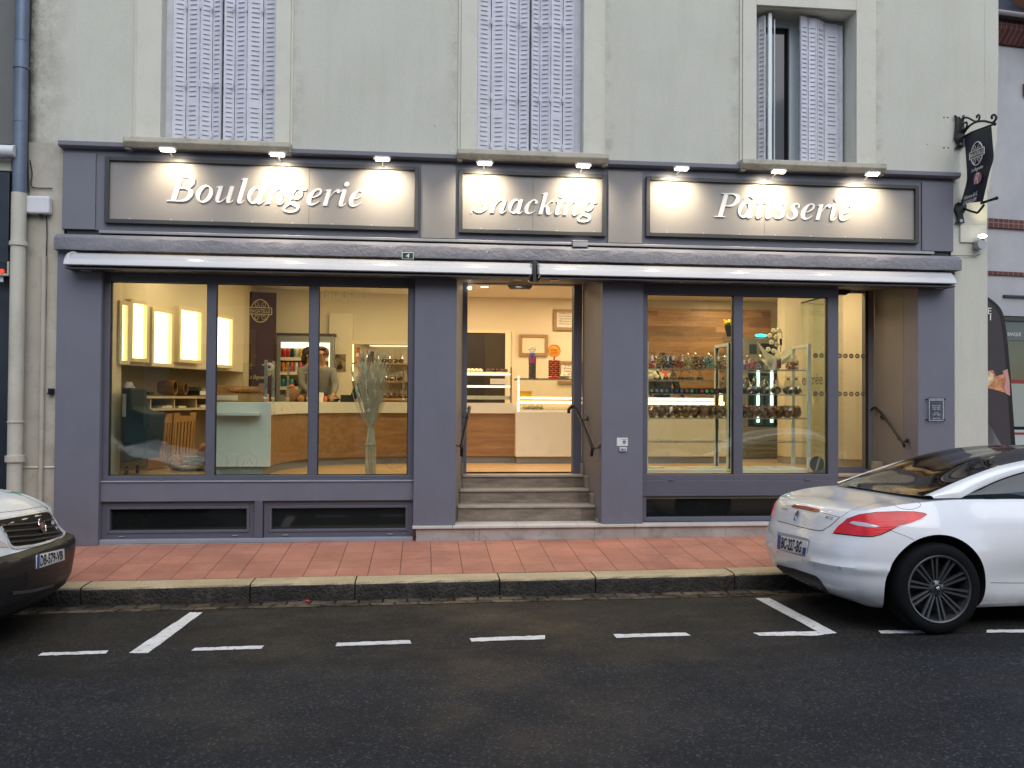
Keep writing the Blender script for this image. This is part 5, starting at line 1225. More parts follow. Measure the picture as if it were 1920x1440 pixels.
# slatted beech panels leaning under the shelf
def slat_panel(pxl, pxr, yt, yb, lb, off):
    a = aw(pxl, yb, off); b = aw(pxr, yb, off); a.z = FZ+.02; b.z = FZ+.02; zt = aw(pxl, yt, off).z; d = (b-a); L = d.length; d.normalize(); n = Vector((d.y, -d.x, 0)); H = zt-a.z
    s = thing('slatted_panel', lb, 'panel', a, 'slatted beech panels under the wall shelf')
    U = (Vector((0, 0, 1))*.98+d*.10).normalized(); mb = MB()
    for q in (0., .94): mb.obox(d*(L*q+L*.03)+U*H/2, d*L*.03, n*.012, U*H/2)
    mb.obox(d*L/2+U*H*.10, d*L*.44, n*.0121, U*H*.10); mb.obox(d*L/2+U*H*.88, d*L*.44, n*.0121, U*H*.06); mb.obox(d*L*.15+U*H*.97, d*L*.12, n*.0122, U*H*.03); mb.obox(d*L*.85+U*H*.97, d*L*.12, n*.0122, U*H*.03)
    mb.build('frame', M['beech'], s, bevel=.003); mb = MB()
    for k in range(6): mb.obox(d*L*(.13+.148*k)+U*H*.51, d*L*.045, n*.009, U*H*.315)
    mb.build('slats', M['beech'], s)
slat_panel(275, 315, 776, 862, 'left slatted beech panel leaning under the wall shelf', .04)
slat_panel(318, 360, 774, 858, 'right slatted beech panel leaning under the wall shelf', .02)
# dark teal wheeled trolley
p = at(252, 880, .98); p.z = FZ
s = thing('covered_trolley', 'trolley under a dark teal cover standing on castors by the left window', 'trolley', p)
def tq(px, py, y=.95): return at(px, py, y)-p
mb = MB(); zt = at(240, 727, .95).z-FZ; 
prof = [(227, 727), (245, 727), (247, 765), (262, 772), (283, 776), (279, 800), (276, 835), (268, 862), (228, 868)]
P = [at(x, y, .72)-p for x, y in prof]; mb.prism(P, (.05, .42, 0)); mb.build('cover', M['teal'], s, bevel=.02)
for px, py, yy in ((237, 882, .8), (258, 873, 1.0)):
    q = at(px, py, yy)-p; mb = MB(); mb.lathe([(0, -.018), (.045, -.018), (.05, -.01), (.05, .01), (.045, .018), (0, .018)], (q.x, q.y, .05), 20, (1, .3, 0)); mb.build('castor', M['black'], s, smooth=True)
MB().obox(at(233, 760, .71)-p, (.02, 0, 0), (0, .004, 0), (0, 0, .13)).build('strap', M['kick'], s)
# clear plastic bag on floor
p = at(350, 872, 1.35); p.z = FZ
s = thing('plastic_bag', 'clear crumpled plastic bag lying on the floor by the left window', 'bag', p)
mb = MB(); mb.ell((.02, 0, .06), .26, .16, .06, 16, 8, .25); mb.ell((-.16, 0, .11), .06, .06, .05, 10, 6, .3); mb.build('film', M['film'], s, smooth=True)
MB().ell((.02, .0, .035), .20, .10, .03, 12, 6, .3).build('contents', simple('bagcontent', (.35, .22, .12), .5, var=.5, vs=30), s, smooth=True)
p = at(381, 838, 1.6); p.z = FZ
tag(MB().ell(p+Vector((0, 0, .22)), .07, .07, .10, 10, 7, .15).build('paper_parcel', plain('parcel', (.42, .18, .10), .6)), 'small reddish brown parcel on a pale crate near the first mullion', 'parcel')
s, ax_, ay_ = smallbox('pale_crate', 'pale bluish crate on the floor behind the clear bag', 'crate', p+Vector((-.06, .05, 0)), .30, .25, .14, plain('palecrate', (.34, .40, .40), .5)); MB().obox((0, 0, .146), ax_*.155, ay_*.13, (0, 0, .006)).build('rim', plain('palecrate', (.34, .4, .4)), s)
# ================================================================ curved counter
ctop = 1.685; cb = at(600, 774, 2.2).z
inner = catm([(-1.72, .60), (-1.70, 1.15), (-1.56, 1.70), (-1.20, 2.12), (-.65, 2.34), (0., 2.42), (.7, 2.45), (1.30, 2.46)], 6)
def offc(P, w):
    out = []
    for i, (x, y) in enumerate(P):
        a = P[max(i-1, 0)]; b = P[min(i+1, len(P)-1)]; d = Vector((b[0]-a[0], b[1]-a[1])).normalized(); out.append((x-d.y*w, y+d.x*w))
    return out
s = thing('curved_counter', 'long curved bakery counter with oak front and white top', 'counter', (-1.0, 2.2, FZ)); o = s.location.copy()
def band(P, z0, z1, w, mat, nm, **k):
    Q = offc(P, w); mb = MB(); n = len(P); vs = []
    for (a, b) in zip(P, Q): vs += [(a[0], a[1], z0), (b[0], b[1], z0), (b[0], b[1], z1), (a[0], a[1], z1)]
    fs = [(4*i+e, 4*i+(e+1)%4, 4*i+4+(e+1)%4, 4*i+4+e) for i in range(n-1) for e in range(4)]+[(0, 1, 2, 3), (4*n-1, 4*n-2, 4*n-3, 4*n-4)]
    mb.add(vs, fs); return mb.build(nm, mat, s, off=o, **k)
band(inner, cb, ctop, .66, M['lam'], 'top'); band(offc(inner, .03), FZ+.10, cb-.001, .5, M['oak'], 'front_cladding', smooth=True, sharp=30); band(offc(inner, .08), FZ, FZ+.099, .4, M['kick'], 'kick_board')
x0 = at(404, 820, .6).x; x1 = at(508, 820, .6).x
mb = MB(); mb.box(x0-.02, x1, .56, .60, FZ+.11, ctop+.002); mb.build('end_panel', M['lam'], s, off=o, bevel=.003)
MB().box(x0-.01, at(487, 776, .5).x, .40, .559, at(440, 779, .5).z, at(440, 773, .5).z).build('end_shelf', M['lam'], s, off=o, bevel=.003)
MB().box(x0+.0, x1-.08, .60, .64, FZ, FZ+.108).build('end_kick', M['kick'], s, off=o)
# white pastry counter (projects a little)
s = thing('pastry_counter', 'white pastry counter with lit glass case facing the shop entrance', 'counter', (2.1, 2.3, FZ)); o = s.location.copy()
X0 = at(967, 820, 2.36).x; 
MB().box(X0, 4.35, 2.36, 3.1, FZ+.10, at(1000, 772, 2.36).z).build('front', M['lam'], s, off=o, bevel=.003); MB().box(X0+.02, 4.3, 2.42, 3.0, FZ, FZ+.099).build('kick_board', M['kick'], s, off=o)
pt = at(1000, 772, 2.36).z
MB().box(X0+.01, 4.34, 2.40, 3.1, pt, pt+.03).build('deck', M['lam'], s, off=o)
zt = at(1000, 712, 2.45).z
MB().box(X0+.03, 4.33, 2.40, 2.408, pt+.03, zt).build('front_glass', M['glassin'], s, off=o); MB().box(X0+.03, 4.33, 2.40, 2.9, zt, zt+.02).build('top_shelf', M['steel'], s, off=o)
MB().box(X0+.03, X0+.05, 2.40, 2.42, pt, zt+.05).build('corner_post', M['ledsoft'], s, off=o)
MB().box(X0+.10, 4.3, 2.70, 2.72, at(1010, 748, 2.7).z, at(1010, 744.5, 2.7).z).build('led_strip', M['led'], s, off=o); MB().box(X0+.08, 4.3, 2.62, 2.64, at(1010, 757, 2.6).z, at(1010, 752, 2.6).z).build('led_strip', M['led'], s, off=o)
MB().box(X0+.10, 4.3, 2.66, 3.0, at(1010, 763, 2.7).z, at(1010, 760, 2.7).z).build('inner_shelf', M['inwall'], s, off=o)
for k in range(5):
    p = at(983+k*8, 765, 2.5); p.z = pt+.032; ln = ['first', 'second', 'third', 'fourth', 'fifth'][k]
    s2 = thing('pastry', ln+' glazed cream pastry from the left in the white lit counter', 'pastry', p, 'pastries in the white counter'); MB().ell((0, 0, .025), .035, .05, .028, 10, 6, .15).build('bun', plain('cream', (.75, .62, .38), .3), s2, smooth=True); MB().ell((0, 0, .048), .02, .03, .012, 8, 5, .1).build('topping', M['petal'], s2, smooth=True)
# glass case on oak counter, doorway left
s = thing('glass_display_case', 'open glass display case with lit shelves on the oak counter', 'display case', (.9, 2.6, ctop)); o = s.location.copy(); xr = at(961, 720, 2.5).x; xl = -.15
for nm, y0, y1, mt_ in (('upper_shelf', 703, 697, 'lam'), ('glowing_shelf', 726, 722.5, 'ledsoft'), ('base_tray', 749, 742, 'lam')):  # middle shelf is no lamp; the light on it is an emissive material
    MB().box(xl, xr-.03, 2.52, 2.9, at(900, y0, 2.52).z, at(900, y1, 2.52).z).build(nm, M[mt_], s, off=o, bevel=.003)
MB().box(xl, xr-.03, 2.50, 2.515, at(900, 702.5, 2.5).z, at(900, 700, 2.5).z).build('led_strip', M['ledsoft'], s, off=o)
for x in (xr-.03, at(500, 700, 2.3).x if False else .45):
    mb = MB(); mb.box(x, x+.02, 2.50, 2.52, ctop, at(900, 688, 2.5).z); mb.build('post', M['steel'], s, off=o)
MB().box(xl, xr-.03, 2.50, 2.506, ctop+.01, at(900, 705, 2.5).z).build('glass_front', M['glassin'], s, off=o)
MB().box(at(919, 716, 2.51).x, at(950, 716, 2.51).x, 2.490, 2.494, at(930, 720.5, 2.5).z, at(930, 710, 2.5).z).build('price_card', M['paper'], s, off=o)
zz = at(900, 697, 2.52).z
for k, px in enumerate((879, 886, 893, 901, 916, 924, 932, 941, 948)):
    p = at(px, 690, 2.62); p.z = zz; dark = k > 3
    lb = f"{'dark glazed' if dark else 'pale sugared'} pastry number {k+1 if not dark else k-3} from the left on the upper glass shelf"
    tag(MB().ell(p+Vector((0, 0, .022)), .034, .045, .026, 10, 6, .15).build('pastry', plain('choco', (.07, .03, .018), .3) if dark else M['petal'], smooth=True), lb, 'pastry', 'pastries on the upper glass shelf')
# frames on wall
def pframe(x0, x1, y0, y1, lb, lines, Y=4.68):
    a = at(x0, y0, Y); b = at(x1, y1, Y); s = thing('wall_picture', lb, 'picture', ((a.x+b.x)/2, Y, b.z)); w, h = b.x-a.x, a.z-b.z
    mb = MB(); frame_rect(mb, -w/2, w/2, 0, h, .05, -.03, 0); mb.build('frame', M['frameoak'], s, bevel=.004); MB().box(-w/2+.05, w/2-.05, -.01, -.002, .05, h-.05).build('sheet', M['inwall'] if not lines else M['paper'], s)
    if lines:
        mb = MB()
        for k, tx in enumerate(lines): text_mb(mb, tx, frame((0, -.012, h*.8-k*h*.6/len(lines)), (1, 0, 0), (0, 0, 1)), width=w*.5, height=h*.065, depth=.001)
        mb.build('lettering', M['ink'], s)
pframe(973, 1027, 627, 668, 'empty oak picture frame on the back wall seen through the door', None)
pframe(1038, 1082, 580, 620, 'oak frame with printed list high on the back wall by the door edge', ['MENU', 'Formules', 'Sandwich', 'Boisson', 'Dessert'])
pframe(1046, 1092, 677, 720, 'oak framed price list low on the back wall behind the sweets stand', ['Tarifs', 'Pains', 'Gateaux', 'Tartes', 'Divers'])
# lollipop stands
p = at(998, 706, 2.6); p.z = zt+.02
s = thing('sweets_tube', 'clear round tube of dark sweets with purple and blue collar', 'sweets display', p); H = at(998, 668, 2.6).z-p.z
MB().lathe([(0, 0), (.052, 0), (.052, H*.68)], (0, 0, 0), 20).build('tube', simple('dark_sweets', (.07, .07, .08), .3, var=.8, vs=60), s); MB().lathe([(.054, H*.68), (.056, H), (0, H)], (0, 0, 0), 20).build('collar', simple('purple_collar', (.22, .05, .16), .4, var=.8, vs=20), s)
MB().lathe([(.045, H), (.04, H+.04), (0, H+.05)], (0, 0, 0), 14).build('cap', plain('bluecap', (.02, .10, .45), .4), s)
mb = MB()
for k in range(12): a = k*.52; mb.tube([(.015*math.cos(a), .015*math.sin(a), H+.03), (.045*math.cos(a), .045*math.sin(a), H+.09)], .003, 5); mb.ell((.05*math.cos(a), .05*math.sin(a), H+.10+.02*(k % 2)), .012, .012, .012, 8, 5)
mb.build('lollipops', plain('lolly', (.5, .55, .62), .3), s)
p = at(1039, 712, 2.6); p.z = zt+.02
s = thing('lollipop_stand', 'red lollipop stand with round yellow topper on the white counter', 'sweets display', p); H = at(1039, 676, 2.6).z-p.z
MB().lathe([(0, 0), (.085, 0), (.085, .02), (.03, .035), (.012, .05), (.012, H+.06), (0, H+.06)], (0, 0, 0), 20).build('stand', plain('lollyred', (.6, .02, .03), .3), s)
mb = MB(); mb2 = MB()
for k in range(10):
    a = k*.628
    for j in range(8): (mb if (k+j) % 2 else mb2).ell((.070*math.cos(a), .070*math.sin(a), .05+j*(H-.03)/8), .015, .015, .015, 8, 5)
mb.build('lollipops', plain('lollydark', (.16, .05, .03), .3), s); mb2.build('lollipops', plain('lollyredd', (.5, .12, .06), .3), s)
e = at(1039, 658, 2.6)-p; MB().lathe([(0, -.006), (.088, -.006), (.088, .006), (0, .006)], e, 10, (0, 1, 0)).build('topper', plain('topyellow', (.78, .42, .05), .4), s)
mb = MB(); mb.tube([e+Vector((.088*math.cos(k*.628), -.004, .088*math.sin(k*.628))) for k in range(10)], .006, 6, closed=True); text_mb(mb, 'Chupa', frame(e+Vector((0, -.01, .02)), (1, 0, 0), (0, 0, 1)), width=.10, height=.03, depth=.002, shear=.2); text_mb(mb, 'Chups', frame(e+Vector((0, -.01, -.022)), (1, 0, 0), (0, 0, 1)), width=.10, height=.03, depth=.002, shear=.2); mb.build('topper_lettering', plain('lollyred', (.6, .02, .03)), s)
p = at(984, 742, 3.0); s, ax_, ay_ = smallbox('yellow_crate', 'yellow plastic crate behind the glass of the white counter', 'crate', Vector((p.x, 3.05, at(984, 752, 3.0).z)), .20, .15, .13, M['yellow']); MB().box(-.11, .11, -.085, .085, .13, .145).build('rim', M['yellow'], s, bevel=.003)
p = at(1058, 708, 2.7); p.z = zt+.02; s = thing('shell_bowl', 'small bowl of pale shells at the right end of the white counter', 'bowl', p); mb = MB()
for k in range(9): mb.ell((random.uniform(-.05, .05), random.uniform(-.03, .03), .05+random.uniform(-.01, .03)), .025, .02, .018, 8, 5, .2)
mb.build('shells', M['petal'], s); MB().lathe([(0, 0), (.05, 0), (.075, .04), (.07, .04), (.045, .008), (0, .008)], (0, 0, 0), 18).build('bowl', M['lam'], s)
# bread shelf and baguettes on counter arm
Yb = 1.4
a = at(405, 752, Yb); b = at(496, 752, Yb)
s = thing('bread_tray', 'wooden bread tray standing on the left arm of the counter', 'tray', ((a.x+b.x)/2, Yb, ctop)); o = s.location.copy()
mb = MB(); zu = at(450, 738, Yb).z; zt_b = at(450, 724, Yb+.25).z; mb.box(a.x-.1, b.x, Yb, Yb+.30, ctop, zu); mb.box(a.x-.1, b.x-.02, Yb+.25, Yb+.28, zu, zt_b); mb.build('tray', M['beech'], s, off=o, bevel=.003)
MB().box(a.x, at(446, 745, Yb).x, Yb-.006, Yb-.001, ctop+.02, zu-.02).build('card', M['inwall'], s, off=o)
for k, (x0, x1, dy, zz_) in enumerate(((432, 490, .06, 0), (440, 494, .14, .01), (428, 480, .20, .02))):
    p = at(x0, 734, Yb+dy); q = at(x1, 734, Yb+dy); p.z = q.z = zu+.035+zz_; n_ = 14; pts = [p+(q-p)*i/n_ for i in range(n_+1)]; rs = [.034*math.sin(math.pi*(i+.6)/(n_+1.2))**.45+(.003 if i % 3 == 0 else 0) for i in range(n_+1)]
    tag(MB().tube(pts, rs, 10).build('baguette', M['bread'], smooth=True), ['front baguette on the wooden bread tray', 'middle baguette on the wooden bread tray', 'rear baguette on the wooden bread tray'][k], 'baguette', 'baguettes on the wooden tray')
p = at(491, 729, Yb+.1); s, ax_, ay_ = smallbox('paper_sleeve', 'tilted kraft paper sleeve at the right end of the bread tray', 'paper sleeve', Vector((p.x, Yb+.1, zu)), .07, .1, .12, plain('kraft', (.38, .22, .10), .7), Vector((.9, .1, 0)).normalized()); MB().obox((0, 0, .125), ax_*.03, ay_*.04, (0, 0, .005)).build('fold', plain('kraft', (.38, .22, .1)), s)
# glass screen posts on counter
for k, (px, yt, Yp) in enumerate(((498, 675, .95), (512, 677, 1.25), (539.5, 682, 1.9), (577, 690, 2.15), (756, 690, 2.5))):
    p = at(px, 752, Yp); p.z = ctop; H = at(px, yt, Yp).z-ctop
    lb = ['steel glass-screen post nearest the window on the counter', 'second steel screen post behind the nearest one', 'third steel screen post right of the burgundy panel', 'fourth steel screen post near the second mullion', 'slim steel screen post at the right end of the left window'][k]
    s = thing('screen_post', lb, 'post', p, 'steel posts of the counter screen'); MB().box(-.017 if k < 2 else -.012, .017 if k < 2 else .012, -.012, .012, 0, H).build('post', M['steel'], s, bevel=.003)
    mb = MB(); mb.cyl((-.045, 0, H-.06), (.03, 0, H-.06), .007, 8); mb.cyl((-.02, -.01, .05), (.02, -.01, .05), .014, 8); mb.build('clamp', M['steel'], s)
a = at(455, 680, .95); b = at(498, 675, .95)
s = thing('counter_glass_screen', 'rounded clear glass screen standing on the left arm of the counter', 'glass screen', (b.x, .95, ctop)); MB().box(a.x-b.x, 0, -.003, .003, 0, a.z-ctop).build('pane', M['glassin'], s)
p = at(505, 688, 1.15); s = thing('hanging_ornament', 'pale round ornament hanging between the two front screen posts', 'ornament', p); MB().lathe([(.02, -.01), (.045, -.012), (.05, 0), (.045, .012), (.02, .01)], (0, 0, 0), 18, (0, 1, 0)).build('disc', M['petal'], s, smooth=True); MB().ell((0, 0, -.07), .028, .02, .04, 10, 6).build('drop', plain('ornam', (.5, .45, .32)), s, smooth=True)
# drinks fridge
Yf = 4.02
def fr(px, py, dy=0.): return at(px, py, Yf+dy)
a = fr(521, 628); b = fr(625, 740); s = thing('drinks_fridge', 'tall lit drinks fridge with open shelves behind the counter', 'fridge', ((a.x+b.x)/2, Yf, FZ)); o = s.location.copy()
xL, xR, zT = a.x, b.x, a.z
mb = MB(); mb.box(xL-.02, xL+.04, Yf, Yf+.5, FZ, zT); mb.box(xR-.06, xR, Yf, Yf+.5, FZ, zT); mb.box(xL+.04, xR-.06, Yf, Yf+.5, fr(560, 640).z, zT); mb.box(xL+.04, xR-.06, Yf+.45, Yf+.5, FZ, zT); mb.box(xL+.04, xR-.06, Yf, Yf+.45, FZ, fr(560, 741).z); mb.build('cabinet', M['kick'], s, off=o, bevel=.004)
MB().box(xL-.02, xR+.02, Yf-.02, Yf+.3, zT, zT+.03).build('top_trim', plain('fridgetrim', (.06, .035, .03), .5), s, off=o)
MB().box(xL+.05, xR-.08, Yf+.40, Yf+.44, fr(560, 700).z, fr(560, 640).z).build('back_light', M['cool'], s, off=o); MB().box(xL+.05, xR-.08, Yf+.03, Yf+.06, fr(560, 652).z, fr(560, 642).z).build('top_light', M['cool'], s, off=o); MB().box(xR-.075, xR-.062, Yf+.01, Yf+.04, fr(560, 700).z, fr(560, 642).z).build('light_tube', M['cool'], s, off=o)
ROWS = [(671, 653), (698, 679), (726, 711)]
for yb_, yt_ in ROWS: z = fr(560, yb_-1).z; MB().box(xL+.04, xR-.08, Yf+.02, Yf+.4, z-.05, z).build('shelf', M['lam'], s, off=o, bevel=.002)
CC = [[('red', (.55, .02, .02)), ('red', (.55, .02, .02)), ('black', (.02, .02, .02)), ('silver', (.5, .5, .52)), ('yellow', (.7, .4, .03)), ('white', (.7, .68, .65)), ('green', (.02, .20, .04)), ('green', (.02, .20, .04)), ('green', (.02, .20, .04)), ('pink', (.6, .10, .12)), ('red', (.6, .02, .02)), ('orange', (.7, .2, .03))],
      [('orange', (.7, .3, .03)), ('yellow', (.7, .45, .05)), ('pink', (.6, .22, .2)), ('white', (.65, .5, .45)), ('pink', (.6, .2, .2)), ('clear grey', (.3, .3, .3)), ('clear grey', (.3, .3, .3)), ('clear grey', (.3, .3, .3)), ('clear grey', (.3, .3, .3))],
      [('blue', (.03, .25, .32)), ('blue', (.03, .25, .32)), ('turquoise', (.05, .3, .3)), ('dark brown', (.04, .02, .02)), ('orange', (.6, .2, .08)), ('orange', (.6, .2, .08))]]
ORD = ['first', 'second', 'third', 'fourth', 'fifth', 'sixth', 'seventh', 'eighth', 'ninth', 'tenth', 'eleventh', 'twelfth', 'thirteenth', 'fourteenth', 'fifteenth', 'sixteenth', 'seventeenth', 'eighteenth']
for r_, ((yb_, yt_), row) in enumerate(zip(ROWS, CC)):
    z = fr(560, yb_-1).z+.002; H = fr(560, yt_).z-z
    for k, (nm, col) in enumerate(row):
        x = xL+.075+k*.066
        mb = MB(); r0 = .030; mb.lathe([(0, 0), (r0*.8, 0), (r0, .008), (r0, H-.012), (r0*.8, H), (0, H)], (x, Yf+.07, z), 14)
        body = simple('can_'+nm.replace(' ', '_'), col, .3, .2, var=.5, vs=35) if ('can_'+nm) not in M else M['can_'+nm]; M['can_'+nm] = body
        c = mb.build('drinks_can', body, smooth=True); tag(c, f"{nm} drinks can, {ORD[k]} from the left on the {['top','middle','lower'][r_]} fridge shelf", 'can', 'cans in the drinks fridge')
# bottle bag and small things on counter by people
p = at(547, 738, 2.5); p.z = ctop; s = thing('bread_bag', 'brown net bag of bread on the counter below the fridge', 'bag', p); MB().ell((0, 0, .10), .085, .07, .10, 14, 8, .12).build('bag', simple('netbrown', (.20, .09, .04), .6, var=.6, vs=25, sc=(6, 6, 1)), s, smooth=True); MB().lathe([(.02, .19), (.04, .22), (.02, .235)], (0, 0, 0), 10).build('knot', M['orange'], s)
p = at(564, 742, 2.5); p.z = ctop; tag(MB().ell(p+Vector((0, 0, .05)), .05, .06, .05, 10, 6, .15).build('bread_loaf', M['bread'], smooth=True), 'small brown loaf on the counter right of the net bag', 'bread')
p = at(609, 746, 2.5); p.z = ctop; tag(MB().ell(p+Vector((0, 0, .04)), .035, .03, .045, 10, 6).build('orange_pot', M['orange'], smooth=True), 'small orange pot on the counter below the second customer', 'pot')
s, ax_, ay_ = smallbox('receipt_box', 'white box on the counter left of the orange pot', 'box', Vector((at(601, 740, 2.5).x, 2.5, ctop)), .08, .08, .13, M['paper']); MB().obox((0, 0, .133), ax_*.03, ay_*.03, (0, 0, .003)).build('slot', M['ink'], s)
# till
p = at(672, 750, 2.62); p.z = ctop; s = thing('cash_till', 'black cash till with slanted screen on the counter', 'till', p)
mb = MB(); mb.box(-.24, .12, -.05, .2, 0, .10); mb.build('drawer', M['blackplastic'], s, bevel=.006); mb = MB(); mb.prism([(-.10, -.10, .10), (.20, -.10, .10), (.14, -.08, .28), (-.02, -.08, .28)], (0, .03, 0)); mb.build('screen_back', M['blackplastic'], s, bevel=.004); MB().box(-.03, .12, -.125, -.101, 0, .045).build('coin_tray', plain('cointray', (.35, .25, .15), .5), s)
# poster
a = at(627, 664, 4.2); b = at(648, 696, 4.2); s = thing('photo_poster', 'dark photo poster on the wall between fridge and bread shelves', 'poster', ((a.x+b.x)/2, 4.2, b.z)); w, h = b.x-a.x, a.z-b.z
MB().box(-w/2, w/2, 0, .02, 0, h).build('sheet', simple('poster_photo', (.22, .16, .11), .5, var=.9, vs=14), s); MB().ell((.0, -.004, h*.25), w*.25, .003, w*.25).build('print', plain('posterdark', (.03, .02, .02)), s); part('interior_back_wall', MB().box(b.x-.26, b.x+.10, 4.22, 4.9, FZ, CZ-.35), M['inwall'])
# bread shelves on back wall
Ys = 4.25; a = at(660, 645, Ys); xr_ = .34; s = thing('bread_shelf_unit', 'lit wall shelf unit of packed breads behind the dried reeds', 'shelf', (a.x+.5, Ys, FZ)); o = s.location.copy()
zt_ = a.z; zbb = at(700, 752, Ys).z
mb = MB(); mb.box(a.x-.05, a.x, Ys, Ys+.3, FZ, zt_+.05); mb.box(a.x, xr_, Ys, Ys+.3, zt_, zt_+.05); mb.box(a.x, xr_, Ys+.28, Ys+.3, FZ, zt_); mb.build('case', M['inwall'], s, off=o)
MB().box(a.x+.005, a.x+.02, Ys+.05, Ys+.08, at(660, 714, Ys).z, zt_).build('led_strip', M['led'], s, off=o); MB().box(a.x+.02, xr_, Ys+.2, Ys+.22, zt_-.02, zt_-.003).build('led_strip', M['ledsoft'], s, off=o)
SH = [(at(700, y, Ys).z) for y in (680, 714, 747)]
for z in SH: MB().box(a.x, xr_, Ys+.01, Ys+.28, z-.025, z).build('shelf', M['oakwall'], s, off=o)
def bagm(p, w, h, col, lb, cat, grp, nm='bread_bag', tie=True, fh=.45):
    s = thing(nm, lb, cat, p, grp); mb = MB(); rg_ = random.Random(lb)
    if nm == 'sweets_bag':
        for q in range(26): mb.ell((rg_.uniform(-.36, .36)*w, rg_.uniform(-.36, .30)*w, .014+rg_.random()**1.3*h*fh*.85), w*.13, w*.11, w*.10, 7, 5, .2)
    else: mb.ell((0, 0, h*fh*.52), w*.46, w*.34, h*fh*.5, 12, 7, .06)
    mb.build('contents', col, s, smooth=True)
    mb = MB(); mb.lathe([(w*.49, .002), (w*.51, h*fh*.6), (w*.45, h*fh), (w*.20, h*.84), (w*.10, h*.88), (w*.24, h)], (0, 0, 0), 11); mb.v = [(x*rg_.uniform(.88, 1.1), y*rg_.uniform(.88, 1.1), z) for x, y, z in mb.v]; mb.build('film', M['film'], s)
    if tie: MB().lathe([(w*.12, h*.82), (w*.13, h*.86), (w*.12, h*.90)], (0, 0, 0), 8).build('tie', M['ink'], s)
    return s
k = 0
for r_, (px0, n, w, h, st, mt_) in enumerate(((668, 9, .09, .15, 10.5, 'darkbread'), (676, 6, .12, .16, 15, 'darkbread'), (716, 6, .10, .17, 9, 'brioche'))):
    for j in range(n):
        px = px0+j*st
        if px > 768: break
        p = at(px, 700, Ys+.1); p.z = SH[r_]+.001; p.y = Ys+.1
        bagm(p, w, h, M[mt_], f"packed {'dark' if r_ < 2 else 'brown'} loaf, {ORD[j]} from the left on the {['top','middle','bottom'][r_]} bread shelf", 'packed bread', 'packed breads on the back shelves', tie=(r_ == 1))
p = at(670, 678, Ys+.05); s, ax_, ay_ = smallbox('picture_card', 'orange brown picture card at the left end of the top bread shelf', 'card', Vector((at(670, 670, Ys).x, Ys+.02, SH[0])), .085, .02, at(670, 651, Ys).z-SH[0], simple('cardorange', (.45, .16, .05), .5, var=.7, vs=14)); MB().obox((0, -.012, .12), ax_*.02, ay_*.002, (0, 0, .03)).build('print', M['petal'], s)
s, ax_, ay_ = smallbox('gift_tin', 'dark brown lidded tin on the top bread shelf', 'tin', Vector((at(695, 670, Ys).x, Ys+.02, SH[0]+.002)), .10, .08, .16, plain('tin', (.09, .045, .03), .4)); MB().obox((0, 0, .163), ax_*.055, ay_*.044, (0, 0, .01)).build('lid', plain('tinlid', (.05, .03, .02)), s)
# dried reed bouquet
p = at(694, 889, .52); p.z = FZ
s = thing('dried_reed_bouquet', 'tall bound bunch of dried white reeds and seed heads by the left window', 'dried bouquet', p); rr = random.Random(11)
zw = at(694, 800, .52).z-FZ; ztop = at(694, 672, .52).z-FZ
mb = MB()
for k in range(46):
    a = rr.uniform(0, 6.283); q = rr.uniform(.2, 1)**.5; b = Vector((.058*q*math.cos(a), .058*q*math.sin(a), 0)); w = Vector((.026*q*math.cos(a), .026*q*math.sin(a), zw)); mb.tube(catm([b, b*1.02+Vector((0, 0, zw*.55)), w], 3), .005, 5)
mb.build('stalk_bundle', M['reed'], s)
mb = MB(); mb2 = MB()
for k in range(130):
    a = rr.uniform(0, 6.283); q = rr.uniform(.1, 1); ht = ztop*rr.uniform(.80, 1.03) if q < .75 else ztop*rr.uniform(.72, .98); w = Vector((.024*q*math.cos(a), .024*q*math.sin(a), zw)); sp_ = .20*q+.03; t = Vector((sp_*math.cos(a), sp_*.75*math.sin(a), ht)); m_ = (w+t)/2+Vector((math.cos(a), math.sin(a), 0))*.012; m_ += Vector((rr.uniform(-.035, .035), rr.uniform(-.03, .03), 0))*q; P = catm([w, m_, t], 4); mb.tube(P, [.0034]*(len(P)-1)+[.0015], 4)
    if k % 2 == 0:
        d = (t-m_).normalized(); mb2.tube([t-d*.12, t-d*.07, t], [.003, .011+.005*rr.random(), .002], 6)
mb.build('reeds', M['reed'], s); mb2.build('ears', M['reed2'], s)
mb = MB()
for (px, py) in ((683, 664), (706, 666), (713, 670), (716, 665), (722, 667), (676, 668), (692, 662)): q = at(px, py, .5)-p; mb.ell(q, .016, .012, .024, 8, 6); mb.tube([q, Vector((q.x*.3, q.y*.3, zw+.1))], .002, 4)
for (px, py) in ((690, 750), (691, 770), (703, 735)): q = at(px, py, .44)-p; mb.ell(q, .022, .018, .022, 9, 6)
mb.build('seed_heads', M['reed2'], s, smooth=True)
mb = MB(); mb.tube([Vector((.034*math.cos(t_*.4), .034*math.sin(t_*.4), zw+.001*t_)) for t_ in range(34)], .006, 5)
mb.tube([Vector((.060*math.cos(t_*.4), .060*math.sin(t_*.4), zw*.62+.001*t_)) for t_ in range(34)], .005, 5); mb.build('binding', M['reed'], s)
# ================================================================ right window
Yg = 1.0
def gp(px, py, dy=0.): return at(px, py, Yg+dy)
